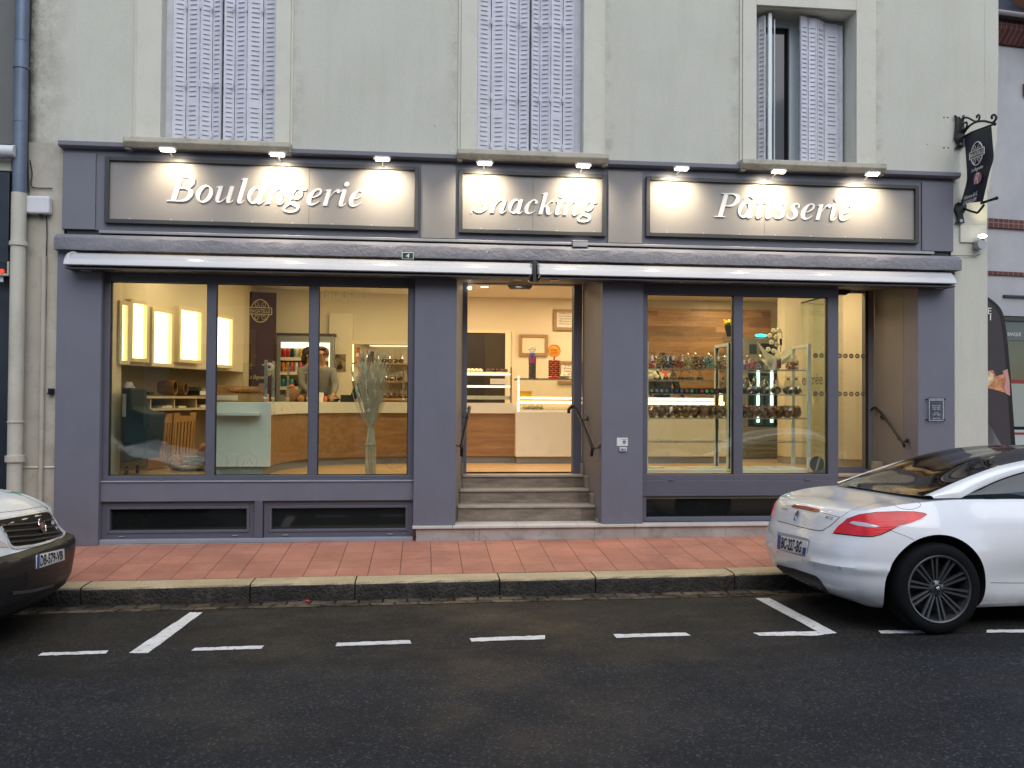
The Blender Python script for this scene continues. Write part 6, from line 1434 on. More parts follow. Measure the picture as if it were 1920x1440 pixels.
# gondola frames
def gondola(xl, xr, lb):
    s = thing('display_rack', lb, 'display rack', ((xl+xr)/2, Yg, FZ), 'glass shelf racks in the right window'); o = s.location.copy()
    zt = gp(1362, 643).z; D_ = .42; t = .042
    mb = MB()
    for x in (xl, xr):
        mb.box(x-t, x, Yg-t, Yg, FZ+.04, zt); mb.box(x-t, x, Yg+D_, Yg+D_+t, FZ+.04, zt); mb.box(x-t, x, Yg, Yg+D_, zt-t, zt-.0005)
    mb.box(xl, xr-t, Yg-t+.001, Yg, gp(1290, 886).z, gp(1290, 880).z); mb.build('frame', M['palemetal'], s, off=o, bevel=.003)
    for k, y in enumerate((691.5, 738.5, 783.5, 828)):
        z = gp(1290, y).z; MB().box(xl, xr-t, Yg+.0, Yg+D_, z-.009, z).build('glass_shelf', M['glassin'], s, off=o); MB().box(xl, xr-t, Yg-.004, Yg-.0005, z-.012, z+.001).build('shelf_edge', M['steel'], s, off=o)
    MB().box(xl, xr-t, Yg+.0, Yg+D_, gp(1290, 884).z, gp(1290, 879).z).build('base_shelf', M['lam'], s, off=o)
    return s
xm = gp(1368, 760).x; xe_ = gp(1518, 760).x; xs_ = gp(1214, 760).x
gondola(xs_, xm, 'pale metal and glass display rack in the left pane of the right window'); gondola(xm+.012, xe_, 'pale metal and glass display rack in the right pane of the right window')
GZ = [gp(1290, y).z for y in (691.5, 738.5, 783.5)]
gz0 = gp(1290, 879).z
BC = [('red sweets', (.55, .03, .02)), ('pale striped sweets', (.50, .42, .22)), ('dark green sweets', (.03, .09, .06)), ('pink and green sweets', (.35, .12, .12)), ('red and yellow sweets', (.5, .08, .04)), ('cream sweets', (.72, .60, .32)), ('brown chocolates', (.20, .09, .04)), ('dark ribboned chocolates', (.10, .06, .06)), ('turquoise wrapped sweets', (.06, .38, .45)), ('golden sweets', (.60, .33, .12)), ('amber sweets', (.62, .40, .22))]
for k, ((nm, col), px) in enumerate(zip(BC, (1221, 1237, 1250, 1261, 1276, 1290, 1304, 1317, 1330, 1345, 1356))):
    p = gp(px, 691, .15 if k % 2 else .10); p.z = GZ[0]+.002
    bagm(p, .125, .205, simple('sweets', col, .3, var=.7, vs=45), f"bag of {nm}, {ORD[k]} from the left on the top rack shelf", 'sweets bag', 'sweets bags on the top rack shelf', 'sweets_bag', tie=False, fh=.78)
for k, (nm, col, px) in enumerate((('pale sweets', (.5, .4, .3), 1393), ('bright pink sweets', (.65, .05, .2), 1402), ('pink boxed sweets', (.6, .12, .25), 1413), ('blue sweets', (.05, .14, .28), 1426), ('orange sweets', (.6, .2, .06), 1480), ('reddish sweets', (.42, .13, .08), 1491))):
    p = gp(px, 691, .12); p.z = GZ[0]+.002; bagm(p, .10, .19, simple('sweets', col, .3, var=.5, vs=40), f"clear bag of {nm} on the top shelf of the right pane", 'sweets bag', 'sweets bags on the top rack shelf', 'sweets_bag', tie=False, fh=.6)
for k, px in enumerate((1356, 1376, 1399, 1416, 1433, 1455, 1478, 1493)):
    p = gp(px, 738, .12+.05*(k % 2)); p.z = GZ[1]+.002; bagm(p, .155, .23, M['darkbread'], f"dark loaf in a tied clear bag, {ORD[k]} from the left on the second rack shelf", 'bagged bread', 'bagged dark loaves on the second rack shelf')
bc = [(.25, .35, .30), (.28, .32, .40), (.35, .36, .48), (.08, .25, .32), (.05, .05, .12), (.08, .08, .30), (.16, .18, .45), (.40, .12, .04), (.18, .35, .25), (.05, .06, .06), (.55, .10, .15), (.35, .48, .20), (.03, .28, .18), (.32, .03, .10)]
bn = ['pale green', 'grey blue', 'lilac', 'teal', 'midnight', 'dark blue', 'violet', 'orange', 'sage', 'black', 'pink', 'lime', 'emerald', 'crimson']
for k in range(14):
    p = gp(1222+k*9.4, 737, .06); p.z = GZ[1]+.002; s = thing('tea_box', f"small dark box with a {bn[k]} round label, {ORD[k]} from the left", 'box', p, 'small dark boxes on the second rack shelf'); w = .056
    MB().box(-w/2, w/2, 0, .06, 0, .068).build('carton', plain('teabox', (.012, .012, .018), .4), s, bevel=.002); MB().lathe([(0, -.002), (.021, -.002), (.021, 0)], (0, -.0005, .036), 16, (0, 1, 0)).build('label', simple('tealabel', bc[k], .5, var=.2, vs=60), s)
for k in range(18):
    px = 1223+k*15.8
    if px > 1500: break
    p = gp(px, 783, .10+.06*(k % 2)); p.z = GZ[2]+.002; s = thing('brioche', f"wrapped brown brioche, {ORD[k]} from the left on the third rack shelf", 'brioche', p, 'wrapped brioches on the third rack shelf')
    rb_ = random.Random(k); mb = MB(); mb.ell((0, 0, .068), .066, .10, .072, 12, 8, .05); mb.ell((.014, -.03, .115), .042, .05, .040, 10, 6, .08); mb.ell((-.022, .03, .118), .042, .05, .040, 10, 6, .08); mb.build('loaf', M['brioche'], s, smooth=True)
    MB().ell((0, 0, .08), .072, .11, .084, 10, 7, .10).build('wrapping', M['film'], s)
# papers at base
for k, (px, py, w, r_) in enumerate(((1228, 878, .20, .1), (1296, 876, .24, -.2), (1335, 878, .22, .15), (1420, 877, .22, -.1), (1470, 878, .28, .1))):
    p = gp(px, py, .15); p.z = gz0+.004; s = thing('leaflet_pile', ['yellowish leaflet pile at the left end of the rack base', 'white leaflet pile fanned on the rack base', 'grey leaflet pile beside the mullion', 'pale leaflet pile right of the mullion', 'wide leaflet pile at the right end of the rack base'][k], 'leaflets', p, 'leaflet piles on the rack base', rz=r_)
    MB().box(-w/2, w/2, -.08, .08, 0, .008).build('stack', M['paper'] if k else plain('yellowpaper', (.55, .42, .2), .7), s); MB().box(-w*.42, w*.42, -.07, .07, .0082, .010).build('top_sheet', M['inwall'], s)
# orchid
p = gp(1451, 691, .10); p.z = GZ[0]+.002; s = thing('orchid', 'white potted orchid wrapped in cream paper on the top rack shelf', 'orchid', p); o = p
def og(px, py, dy=.1): return gp(px, py, dy)-p
mb = MB(); mb.lathe([(0, 0), (.065, 0), (.078, .14), (.07, .14), (.055, .01)], (0, 0, 0), 20); mb.build('pot', M['lam'], s, smooth=True)
MB().obox((.035, -.076, .07), (.028, .008, 0), (-.001, .002, 0), (0, 0, .05)).build('pot_print', simple('potprint', (.25, .05, .07), .5, var=.8, vs=25), s); MB().obox((.066, -.05, .08), (.012, .014, 0), (.002, -.002, 0), (0, 0, .06)).build('pot_print', plain('potdark', (.04, .07, .06)), s)
mb = MB(); rr = random.Random(4)
for k, (a, b, c) in enumerate((((1437,680),(1419,640),(1450,672)), ((1440,684),(1428,655),(1462,674)), ((1455,684),(1480,640),(1486,662)), ((1460,685),(1488,652),(1478,678)), ((1440,688),(1424,672),(1470,682)), ((1448,688),(1455,655),(1475,676)))):
    A, B_, C_ = og(*a, .04+.02*k), og(*b, .05+.03*k), og(*c, .02+.02*k); mb.add([A, B_, C_, (A+C_)/2+Vector((0, .03, -.01))], [(0, 1, 2), (0, 1, 3), (1, 2, 3)]); mb.add([q+Vector((0, .003, 0)) for q in (A, B_, C_)], [(0, 2, 1)])
mb.build('paper_wrap', plain('wrapcream', (.70, .66, .48), .6), s)
mb = MB(); mb.tube(catm([og(1452, 684), og(1450, 650), og(1447, 625), og(1456, 616), og(1466, 626), og(1463, 660)], 5), .004, 6); mb.build('stem', M['greenleaf'], s)
mb = MB(); mbc = MB()
for k, (px, py) in enumerate(((1460, 619), (1450, 620), (1443, 629), (1455, 632), (1446, 642), (1456, 646), (1440, 655), (1450, 658))):
    c = og(px, py, .06+.02*(k % 3))
    for j in range(5): a = j*1.257+k; d = Vector((math.cos(a), -.25, math.sin(a))); mb.ell(c+d*.019, .017, .004, .014, 10, 6)
    mbc.ell(c+Vector((0, -.014, 0)), .006, .006, .007, 6, 4)
mb.build('petals', M['petal'], s, smooth=True); mbc.build('flower_centres', plain('orchidcentre', (.45, .28, .05), .5), s); MB().obox(og(1464, 641, .06), (.014, 0, 0), (0, .004, 0), (0, 0, .04)).build('care_tag', M['ink'], s)
# big vertical flower at left lower (white) + small packs on counter behind
p = at(1219, 709, 1.9); zc2 = at(1219, 713, 1.9).z
# second display counter (behind rack)
s = thing('display_counter', 'long lit glass display counter behind the rack in the right window', 'display case', (3.3, 2.35, pt)); o = s.location.copy()
mb = MB(); 
zz2 = at(1280, 712, 2.42).z
for (ya, yb2, yy, mt_) in ((751.5, 747.5, 2.5, 'led'), (759, 753.5, 2.45, 'led')): MB().box(2.42, 4.25, yy-.05, yy-.035, at(1280, ya, yy).z, at(1280, yb2, yy).z).build('led_strip', M[mt_], s, off=o)
MB().box(2.42, 4.25, 2.44, 2.9, zz2-.012, zz2).build('top_shelf', M['glassin'], s, off=o); MB().box(2.42, 4.25, 2.43, 2.4395, zz2-.014, zz2+.002).build('shelf_edge', M['steel'], s, off=o)
MB().box(4.2, 4.24, 2.42, 2.46, FZ+.8, at(1385, 725, 2.42).z).build('end_post', M['ledsoft'], s, off=o)
for k, px in enumerate((1262, 1279, 1294, 1313)):
    p = at(px, 711, 2.5); p.z = zz2+.002; p.y = 2.52; bagm(p, .13, .13, M['darkbread'], f"{ORD[k]} small bag of dark biscuits on the lit counter behind the rack", 'biscuit bag', 'biscuit bags on the lit counter', 'biscuit_bag', fh=.35)
p = at(1220, 711, 2.46); p.z = zz2+.002; s = thing('white_flower_head', 'large pale flower arrangement at the left end of the lit counter', 'flowers', p); mb = MB()
for q in ((0, 0, .05), (.05, 0, .07), (-.03, 0, .11), (.03, .02, .12), (.08, 0, .04)): mb.ell(q, .05, .04, .035, 10, 6, .1)
mb.build('petals', M['petal'], s, smooth=True); MB().lathe([(0, 0), (.04, 0), (.05, .03)], (0, 0, 0), 12).build('holder', M['lam'], s)
# oven tower
a = at(1391, 634, 3.3); b = at(1476, 858, 3.3); s = thing('oven', 'grey steel bread oven on legs with cyan light at the back', 'oven', ((a.x+b.x)/2, 3.3, FZ)); o = s.location.copy(); w = b.x-a.x
zo = lambda y: at(1430, y, 3.3).z
mb = MB(); mb.box(a.x, b.x, 3.3, 4.1, zo(700), zo(634)); mb.box(a.x, b.x, 3.3, 4.1, zo(858), zo(800)); mb.box(a.x, a.x+.10, 3.3, 4.1, zo(800), zo(700)); mb.box(b.x-.14, b.x, 3.3, 4.1, zo(800), zo(700)); mb.box(a.x+.1, b.x-.14, 3.5, 4.1, zo(800), zo(700)); mb.build('body', M['ovengrey'], s, off=o, bevel=.01)
MB().box(at(1405, 700, 3.3).x, at(1418, 700, 3.3).x, 3.285, 3.3, zo(664), zo(646)).build('control_screen', plain('ovenscreen', (.05, .09, .13), .2), s, off=o); MB().box(at(1426, 700, 3.3).x, at(1458, 700, 3.3).x, 3.285, 3.3, zo(664), zo(644)).build('vent', M['dark'], s, off=o)
for x in (1414, 1432): MB().box(at(x, 700, 3.3).x, at(x+24, 700, 3.3).x-.03, 3.29, 3.5, zo(798), zo(702)).build('oven_window', plain('ovenwin', (.05, .10, .10), .1), s, off=o)
for x in (1420.5, 1446): MB().box(at(x-2.5, 700, 3.3).x, at(x+2.5, 700, 3.3).x, 3.27, 3.285, zo(792), zo(698)).build('light_tube', emit('oven_tube', (.72, 1., .95), 1.6), s, off=o)
MB().ell(Vector((at(1427, 631, 3.3).x, 3.3, zo(629)))-o, .10, .03, .025, 14, 6).build('indicator_light', M['cyan'], s)
mb = MB()
for k in range(5): mb.box(a.x+.06, b.x-.1, 3.29, 3.3, zo(852-k*9), zo(848-k*9))
mb.build('louvres', M['kick'], s, off=o)
mb = MB()
for x in (a.x+.1, b.x-.15): mb.cyl((x, 3.4, FZ), (x, 3.4, zo(858)), .02, 10); mb.cyl((x, 4.0, FZ), (x, 4.0, zo(858)), .02, 10)
mb.build('leg', M['dark'], s, off=o)
# yellow flowers in dark wall pot
p = at(1369, 632, 3.9); s = thing('wall_flower_pot', 'dark pot of yellow flowers beside the plank wall near the mullion', 'flower pot', p); MB().lathe([(0, 0), (.05, 0), (.09, .17), (.08, .17)], (0, 0, 0), 16).build('pot', plain('darkpot', (.015, .025, .03), .5), s, smooth=True); mb = MB(); rr = random.Random(2)
for k in range(14): mb.ell((rr.uniform(-.09, .07), rr.uniform(-.05, .05), .20+rr.uniform(-.02, .09)), .028, .02, .024, 8, 5, .15)
mb.build('flowers', M['yellowflower'], s); MB().ell((0, 0, .18), .08, .06, .04, 10, 6, .2).build('leaves', M['greenleaf'], s); MB().box(-.1, .1, -.1, .1, -.02, 0).build('ledge', M['steel'], s)
# round dark disc on the glass
p = at(1531.5, 870, .16); s = thing('round_sticker', 'round dark sticker with a pale diagonal figure low on the right window pane', 'sticker', p); r_ = at(1545, 870, .16).x-p.x
MB().lathe([(0, -.001), (r_, -.001), (r_, .001), (0, .001)], (0, 0, 0), 32, (0, 1, 0)).build('disc', simple('stickerdark', (.025, .025, .035), .5, var=.5, vs=20), s); MB().obox((.01, -.003, .0), (.013, 0, .004), (0, .001, 0), (.022, 0, r_*.9)).build('figure', plain('stickpale', (.35, .32, .24), .6), s)
# etched window logos (faint rings low on the panes)
etch = glass('etched_film', (.82, .82, .80), 1., .16, .4)
for k, (px, py) in enumerate(((332, 868), (463, 866), (740, 862), (410, 866))):
    p = at(px, py, .117); s = thing('window_decal', ['faint ring decal low on the first left pane', 'faint ring decal low on the second left pane', 'faint ring decal low on the third left pane', 'faint cut ring decal at the left edge of the second pane'][k], 'decal', p, 'faint ring decals on the left window')
    mb = MB(); mb.tube([(.105*math.cos(t_*.21), 0, .105*math.sin(t_*.21)) for t_ in range(30)], .0018, 4, closed=True) if k < 3 else mb.tube([(.10*math.cos(t_*.2-1.5), 0, .10*math.sin(t_*.2-1.5)) for t_ in range(16)], .0018, 4); mb.build('ring', etch, s)
    if k < 3:
        mb = MB(); mb.tube([(-.05, 0, -.04), (-.02, 0, .02), (.0, 0, -.02), (.03, 0, .03), (.06, 0, -.03)], .003, 4); mb.build('figure', etch, s)
# ================================================================ people
def skin_mesh(name, joints, edges, mat, parent, root=0, sub=1, off=None):
    """joints: list of (x,y,z,r[,ry])"""
    me = bpy.data.meshes.new(name); me.from_pydata([j[:3] for j in joints], edges, []); ob = bpy.data.objects.new(name+'_skel', me); COL.objects.link(ob)
    ob.modifiers.new('skin', 'SKIN'); 
    for v, j in zip(me.skin_vertices[0].data, joints): v.radius = (j[3], j[4] if len(j) > 4 else j[3]); v.use_root = False
    me.skin_vertices[0].data[root].use_root = True
    sb = ob.modifiers.new('sub', 'SUBSURF'); sb.levels = sb.render_levels = sub
    bpy.context.view_layer.update(); m2 = bpy.data.meshes.new_from_object(ob.evaluated_get(bpy.context.evaluated_depsgraph_get()))
    bpy.data.objects.remove(ob); bpy.data.meshes.remove(me); m2.name = name; m2.materials.clear(); m2.materials.append(mat); m2.polygons.foreach_set('use_smooth', [True]*len(m2.polygons))
    o = bpy.data.objects.new(name, m2); COL.objects.link(o); o.parent = parent; return o
def person(label, loc, rz, h=1.66, hair='dark', top='jacket', arms=((.30, .30, 1.02), (-.30, .30, 1.02)), headturn=0., lean=0., vest=False, scarf=False, longhair=False, glasses=False):
    """local frame: +y is where the person faces; arms = wrist targets"""
    s = thing('person', label, 'person', loc, None, rz); k = h/1.7
    J = []; E = []
    def j(x, y, z, r, ry=None): J.append((x*k, y*k+lean*max(z-.95, 0)*k, z*k, r*k, (ry or r)*k)); return len(J)-1
    def e(*a):
        for p, q in zip(a, a[1:]): E.append((p, q))
    pel = j(0, 0, .95, .15, .11); wa = j(0, .01, 1.08, .125, .095); ch = j(0, .01, 1.27, .15, .105); sh = j(0, 0, 1.40, .10, .075); nk = j(0, .01, 1.47, .050); nk2 = j(0, .02, 1.53, .050)
    e(pel, wa, ch, sh, nk, nk2)
    hd = j(0, .035, 1.585, .070, .085); hc = j(0, .02, 1.65, .075, .090); ht = j(0, .0, 1.70, .052, .07); e(nk2, hd, hc, ht)
    arm_idx = []
    for sd, T in zip((1, -1), arms):
        a0 = j(sd*.165, 0, 1.385, .052); el_ = Vector((sd*.24, (T[1]*.25), (1.385+T[2])/2-.05)); a1 = j(el_.x, el_.y, el_.z, .040); a2 = j(T[0], T[1], T[2], .026); e(sh, a0, a1, a2)
        d = (Vector(T)-el_).normalized(); side = d.cross(Vector((0, 0, 1))).normalized()*sd; w = Vector(T)
        pm = w+d*.05; p = j(pm.x, pm.y, pm.z, .030, .016); e(a2, p)
        for f, (so, L) in enumerate(((-.026, .068), (-.009, .078), (.009, .072), (.026, .056))):
            b = pm+side*so+d*.035; c = b+d*L*.5+Vector((0, 0, -.006)); t = b+d*L+Vector((0, 0, -.024)); i0 = j(b.x, b.y, b.z, .0095); i1 = j(c.x, c.y, c.z, .0085); i2 = j(t.x, t.y, t.z, .007); e(p, i0, i1, i2)
        b = w+side*-.030+d*.028; t = b+d*.035-side*.022; i0 = j(b.x, b.y, b.z, .010); i1 = j(t.x, t.y, t.z, .0085); e(p, i0, i1)
    for sd in (1, -1):
        l0 = j(sd*.085, 0, .88, .085); l1 = j(sd*.09, .01, .50, .058); l2 = j(sd*.09, -.01, .10, .040); l3 = j(sd*.09, .13, .035, .032); e(pel, l0, l1, l2, l3)
    body = skin_mesh('body', J, E, M['skin'], s, 0, 1)
    # face features
    def W(x, y, z): return Vector((x*k, y*k+lean*max(z-.95, 0)*k, z*k))
    f = MB()
    for sd in (1, -1): f.ell(W(sd*.030, .108, 1.635), .011*k, .008*k, .007*k, 8, 6)
    f.build('eyes', M['eye'], s, smooth=True)
    f = MB(); f.ell(W(0, .125, 1.605), .012*k, .022*k, .020*k, 8, 6); [f.ell(W(sd*.078, .01, 1.615), .010*k, .018*k, .028*k, 8, 6) for sd in (1, -1)]; f.build('nose_and_ears', M['skin'], s, smooth=True)
    f = MB(); f.ell(W(0, .112, 1.567), .022*k, .008*k, .006*k, 8, 6); f.build('mouth', plain('lips', (.35, .10, .08), .5), s, smooth=True)
    hm = M['hairdark'] if hair == 'dark' else M['haircurl']; hb = MB()
    if hair == 'dark':
        hb.ell(W(0, -.02, 1.66), .095*k, .112*k, .100*k, 16, 10, .03); hb.ell(W(0, -.065, 1.57), .085*k, .06*k, (.10)*k, 14, 8, .05)
    else:
        rr = random.Random(6)
        for q in range(46):
            a, b = rr.uniform(0, 6.28), rr.uniform(-.2, 1.5); d = Vector((math.cos(a)*math.cos(b), math.sin(a)*math.cos(b), math.sin(b)))
            if d.y > .55 and d.z < .55: continue
            hb.ell(W(0, -.005, 1.655)+Vector((d.x*.088, d.y*.10, d.z*.092))*k, .026*k, .026*k, .024*k, 8, 6, .15)
    hb.build('hair', hm, s, smooth=True)
    if glasses:
        f = MB()
        for sd in (1, -1): f.tube([W(sd*.032+.022*math.cos(t), .122, 1.633+.016*math.sin(t)) for t in [i*.52 for i in range(12)]], .0022, 5, closed=True); f.tube([W(sd*.054, .12, 1.636), W(sd*.078, .02, 1.63)], .002, 5)
        f.build('glasses', M['ink'], s)
    # clothing: upper garment, trousers, shoes
    J2 = [list(q) for q in J]; G = 1.14
    keep = [pel, wa, ch, sh]; idx = {}; JJ = []; EE = []
    for q in keep: idx[q] = len(JJ); JJ.append((*J[q][:3], J[q][3]*G+.008, J[q][4]*G+.012))
    JJ[0] = (*J[pel][:3], J[pel][3]*1.1, J[pel][4]*1.25); EE += [(0, 1), (1, 2), (2, 3)]
    JJ.append((J[sh][0], J[sh][1], J[sh][2]+.055*k, .062*k, .062*k)); EE.append((3, 4))
    n0 = 9
    for sd in (0, 1):
        base = 9+sd*(3+1+12+2)
        for q in range(3): idx[base+q] = len(JJ); JJ.append((*J[base+q][:3], J[base+q][3]*1.22+.006))
        EE += [(3, idx[base]), (idx[base], idx[base+1]), (idx[base+1], idx[base+2])]
    skin_mesh('vest' if vest else 'jacket', JJ, EE, M['vest'] if vest else M['jacket'], s, 0, 1)
    lb = len(J)-8; JJ = [(*J[pel][:3], J[pel][3]*1.1, J[pel][4]*1.15)]; EE = []
    for sd in (0, 1):
        b = lb+sd*4; i = len(JJ)
        for q in range(3): JJ.append((*J[b+q][:3], J[b+q][3]*1.2+.008))
        EE += [(0, i), (i, i+1), (i+1, i+2)]
    skin_mesh('trousers', JJ, EE, M['trouser'], s, 0, 1)
    f = MB(); [f.ell((sd*.09*k, .06*k, .04*k), .05*k, .14*k, .045*k, 12, 7) for sd in (1, -1)]; f.build('shoes', M['black'], s, smooth=True)
    f = MB()
    if scarf:
        f.add([W(-.075, .135, 1.44), W(.075, .135, 1.44), W(0, .185, 1.33), W(0, .06, 1.47)], [(0, 2, 1), (0, 1, 3), (0, 3, 2), (1, 2, 3)]); f.build('scarf', M['orange'], s)
        f = MB()
        for sd in (1, -1): f.add([W(sd*.02, .165, 1.40), W(sd*.11, .125, 1.44), W(sd*.055, .185, 1.29)], [(0, 1, 2)]); f.add([W(sd*.02, .167, 1.40), W(sd*.11, .127, 1.44), W(sd*.055, .187, 1.29)], [(0, 2, 1)])
        f.build('collar', M['shirt'], s)
    else:
        f.tube(catm([W(.0, .13, 1.44), W(.03, .155, 1.34), W(.035, .15, 1.22)], 3), .007, 6); f.build('lapel', M['hairdark'], s)
    return s
pa = at(573, 700, 3.30); person('person with dark reddish hair in a grey jacket seen behind the left window post', (pa.x, 3.30, FZ), R(-115), 1.58, 'dark', lean=.10)
pb = at(606, 700, 3.20); person('person with curly greying hair and glasses in a grey jacket near the lit fridge', (pb.x+.02, 3.20, FZ), R(-200), 1.57, 'curl', glasses=True, lean=.14)
pc = at(1243, 712, 3.3); person('person in a black vest with pale collar and orange scarf behind the lit counter', (pc.x, 3.35, FZ), R(180), 1.56, 'dark', vest=True, scarf=True, lean=.1)
# ================================================================ vehicles
def loft(plan, inset, shoulder, spine, zbot, nv=26, ns=10, npl=6):
    """plan: [(u,w)] rear centre -> side -> front centre. inset(u,w,nu,v)->inward distance, shoulder(u)->z, spine(u)->(us, zs). returns verts/faces closed"""
    P = catm(plan, npl); n = len(P); pts = []
    for i, (u, w) in enumerate(P):
        a = P[max(i-1, 0)]; b = P[min(i+1, n-1)]
        if i == 0: a = (P[1][0], -P[1][1])
        if i == n-1: b = (P[-2][0], -P[-2][1])
        du, dw = b[0]-a[0], b[1]-a[1]; l = math.hypot(du, dw); nx, ny = -dw/l, du/l   # outward normal (u,w)
        pts.append((u, w, nx, ny))
    full = [(u, w, a, b) for u, w, a, b in pts]+[(u, -w, a, -b) for u, w, a, b in pts[-2:0:-1]]
    N_ = len(full); V = []
    for (u, w, nu, nw) in full:
        zs = shoulder(u); ring_ = []
        for k in range(nv+1):
            v = k/nv; z = zbot+(zs-zbot)*v; d = inset(u, abs(w), nu, z, v); ring_.append(Vector((u-nu*d, w-nw*d, z)))
        e = ring_[-1]; us, zc = spine(u); 
        for k in range(1, ns+1):
            t = k/ns; zz = e.z+(zc-e.z)*(1-(1-t)**2.2); ring_.append(Vector((e.x+(us-e.x)*t, e.y*(1-t), zz)))
        V.append(ring_)
    vs = [p for r in V for p in r]; m_ = nv+ns+1; fs = []
    for i in range(N_):
        j = (i+1) % N_
        for k in range(m_-1): fs.append((i*m_+k, j*m_+k, j*m_+k+1, i*m_+k+1))
    fs.append(tuple(i*m_ for i in range(N_))[::-1])
    return vs, fs, m_
def mesh_from(vs, fs, name, weld=True):
    bm = bmesh.new(); bv = [bm.verts.new(v) for v in vs]
    for f in fs:
        try: bm.faces.new([bv[i] for i in f])
        except Exception: pass
    if weld: bmesh.ops.remove_doubles(bm, verts=bm.verts, dist=.0004)
    bmesh.ops.dissolve_degenerate(bm, edges=bm.edges, dist=.0002)
    bmesh.ops.recalc_face_normals(bm, faces=bm.faces); me = bpy.data.meshes.new(name); bm.to_mesh(me); bm.free(); return me
def apply_bool(me, cutters, mats, name):
    for m_ in mats: me.materials.append(m_)
    ob = bpy.data.objects.new(name, me); COL.objects.link(ob); tmp = []
    for cme in cutters:
        c = bpy.data.objects.new('cut', cme); COL.objects.link(c); tmp.append(c); b = ob.modifiers.new('b', 'BOOLEAN'); b.operation = 'DIFFERENCE'; b.object = c; b.solver = 'EXACT'
        try: b.material_mode = 'TRANSFER'
        except Exception: pass
    bpy.context.view_layer.update(); m2 = bpy.data.meshes.new_from_object(ob.evaluated_get(bpy.context.evaluated_depsgraph_get()))
    for c in tmp: bpy.data.objects.remove(c)
    bpy.data.objects.remove(ob); m2.name = name
    m2.polygons.foreach_set('use_smooth', [True]*len(m2.polygons)); 
    try: m2.set_sharp_from_angle(angle=R(38))
    except Exception: pass
    return m2
def cyl_mesh(u, w0, w1, z, r, mat, n=64):
    mb = MB(); mb.cyl((u, w0, z), (u, w1, z), r, n); me = bpy.data.meshes.new('cut'); me.from_pydata(mb.v, [], mb.f); me.materials.append(mat)
    bm = bmesh.new(); bm.from_mesh(me); bmesh.ops.recalc_face_normals(bm, faces=bm.faces); bm.to_mesh(me); bm.free(); return me
class Surf:
    """patches laid onto a surface, outlined by directions from a viewpoint"""
    def __init__(s, root, objs):
        s.root = root; s.M = root.matrix_world.copy(); s.Mi = s.M.inverted(); vs = []; fs = []
        for o in objs:
            b = len(vs); vs += [v.co.copy() for v in o.data.vertices]; fs += [tuple(i+b for i in p.vertices) for p in o.data.polygons]
        s.b = BVHTree.FromPolygons(vs, fs); s.C = s.Mi@CAM
    def hit(s, px, py):
        d = (s.Mi.to_3x3()@ray(px, py)).normalized(); h = s.b.ray_cast(s.C, d); return (h[0], h[1] if h[1] is None or h[1].dot(d) < 0 else -h[1])
    def patch(s, poly, name, mat, eps=.003, rim=.006, cell=None, dense=8, parent=None, curve=False, closed=True):
        if curve: poly = catm(poly, dense, True)
        else:
            q = []
            for a, b in zip(poly, poly[1:]+poly[:1]):
                L = math.hypot(b[0]-a[0], b[1]-a[1]); m_ = max(1, int(L/4))
                q += [(a[0]+(b[0]-a[0])*i/m_, a[1]+(b[1]-a[1])*i/m_) for i in range(m_)]
            poly = q
        xs_ = [p[0] for p in poly]; ys_ = [p[1] for p in poly]; cell = cell or max(2.5, (max(xs_)-min(xs_))/24); nB = len(poly); pts = [Vector(p) for p in poly]
        def inside(x, y):
            c = False
            for i in range(nB):
                (x1, y1), (x2, y2) = poly[i], poly[i-1]
                if (y1 > y) != (y2 > y) and x < (x2-x1)*(y-y1)/(y2-y1)+x1: c = not c
            return c
        x = min(xs_)+cell*.5
        while x < max(xs_):
            y = min(ys_)+cell*.5
            while y < max(ys_):
                if inside(x, y) and min((x-p[0])**2+(y-p[1])**2 for p in poly) > (cell*.4)**2: pts.append(Vector((x, y)))
                y += cell
            x += cell
        r = delaunay_2d_cdt(pts, [(i, (i+1) % nB) for i in range(nB)], [list(range(nB))], 1, 1e-5); V2, _, F = r[0], r[1], r[2]
        mb = MB(); ok = {}; VV = []
        for i, p in enumerate(V2):
            h, n = s.hit(p.x, p.y)
            if h is None: continue
            ok[i] = len(VV); VV.append((h+n*eps, h-n*(rim-eps)))
        k = len(VV); F = [tuple(ok[i] for i in f) for f in F if all(i in ok for i in f)]
        vs = [v[0] for v in VV]+[v[1] for v in VV]; fs = list(F); ed = {}
        for f in F:
            for a, b in zip(f, f[1:]+f[:1]): ed[(a, b)] = ed.get((a, b), 0)+1
        for (a, b) in ed:
            if (b, a) not in ed: fs.append((a, b, b+k, a+k))
        mb.add(vs, fs); o = mb.build(name, mat, parent or s.root, smooth=True, sharp=30); return o
    def line(s, pts, name, mat, w=.0035, eps=.0008, parent=None, n=10, h=.002):
        P = catm(pts, n) if len(pts) > 2 else [(pts[0][0]+(pts[1][0]-pts[0][0])*i/20, pts[0][1]+(pts[1][1]-pts[0][1])*i/20) for i in range(21)]
        H = [s.hit(*p) for p in P]; H = [q for q in H if q[0] is not None]; mb = MB(); G = []
        for i, (h_, n_) in enumerate(H):
            a = H[max(i-1, 0)][0]; b = H[min(i+1, len(H)-1)][0]; d = (b-a).normalized(); sd = n_.cross(d).normalized()*w/2; G.append([h_-sd-n_*.002, h_-sd+n_*eps, h_+sd+n_*eps, h_+sd-n_*.002])
        if len(G) > 1: mb.grid(G)
        return mb.build(name, mat, parent or s.root, smooth=True)
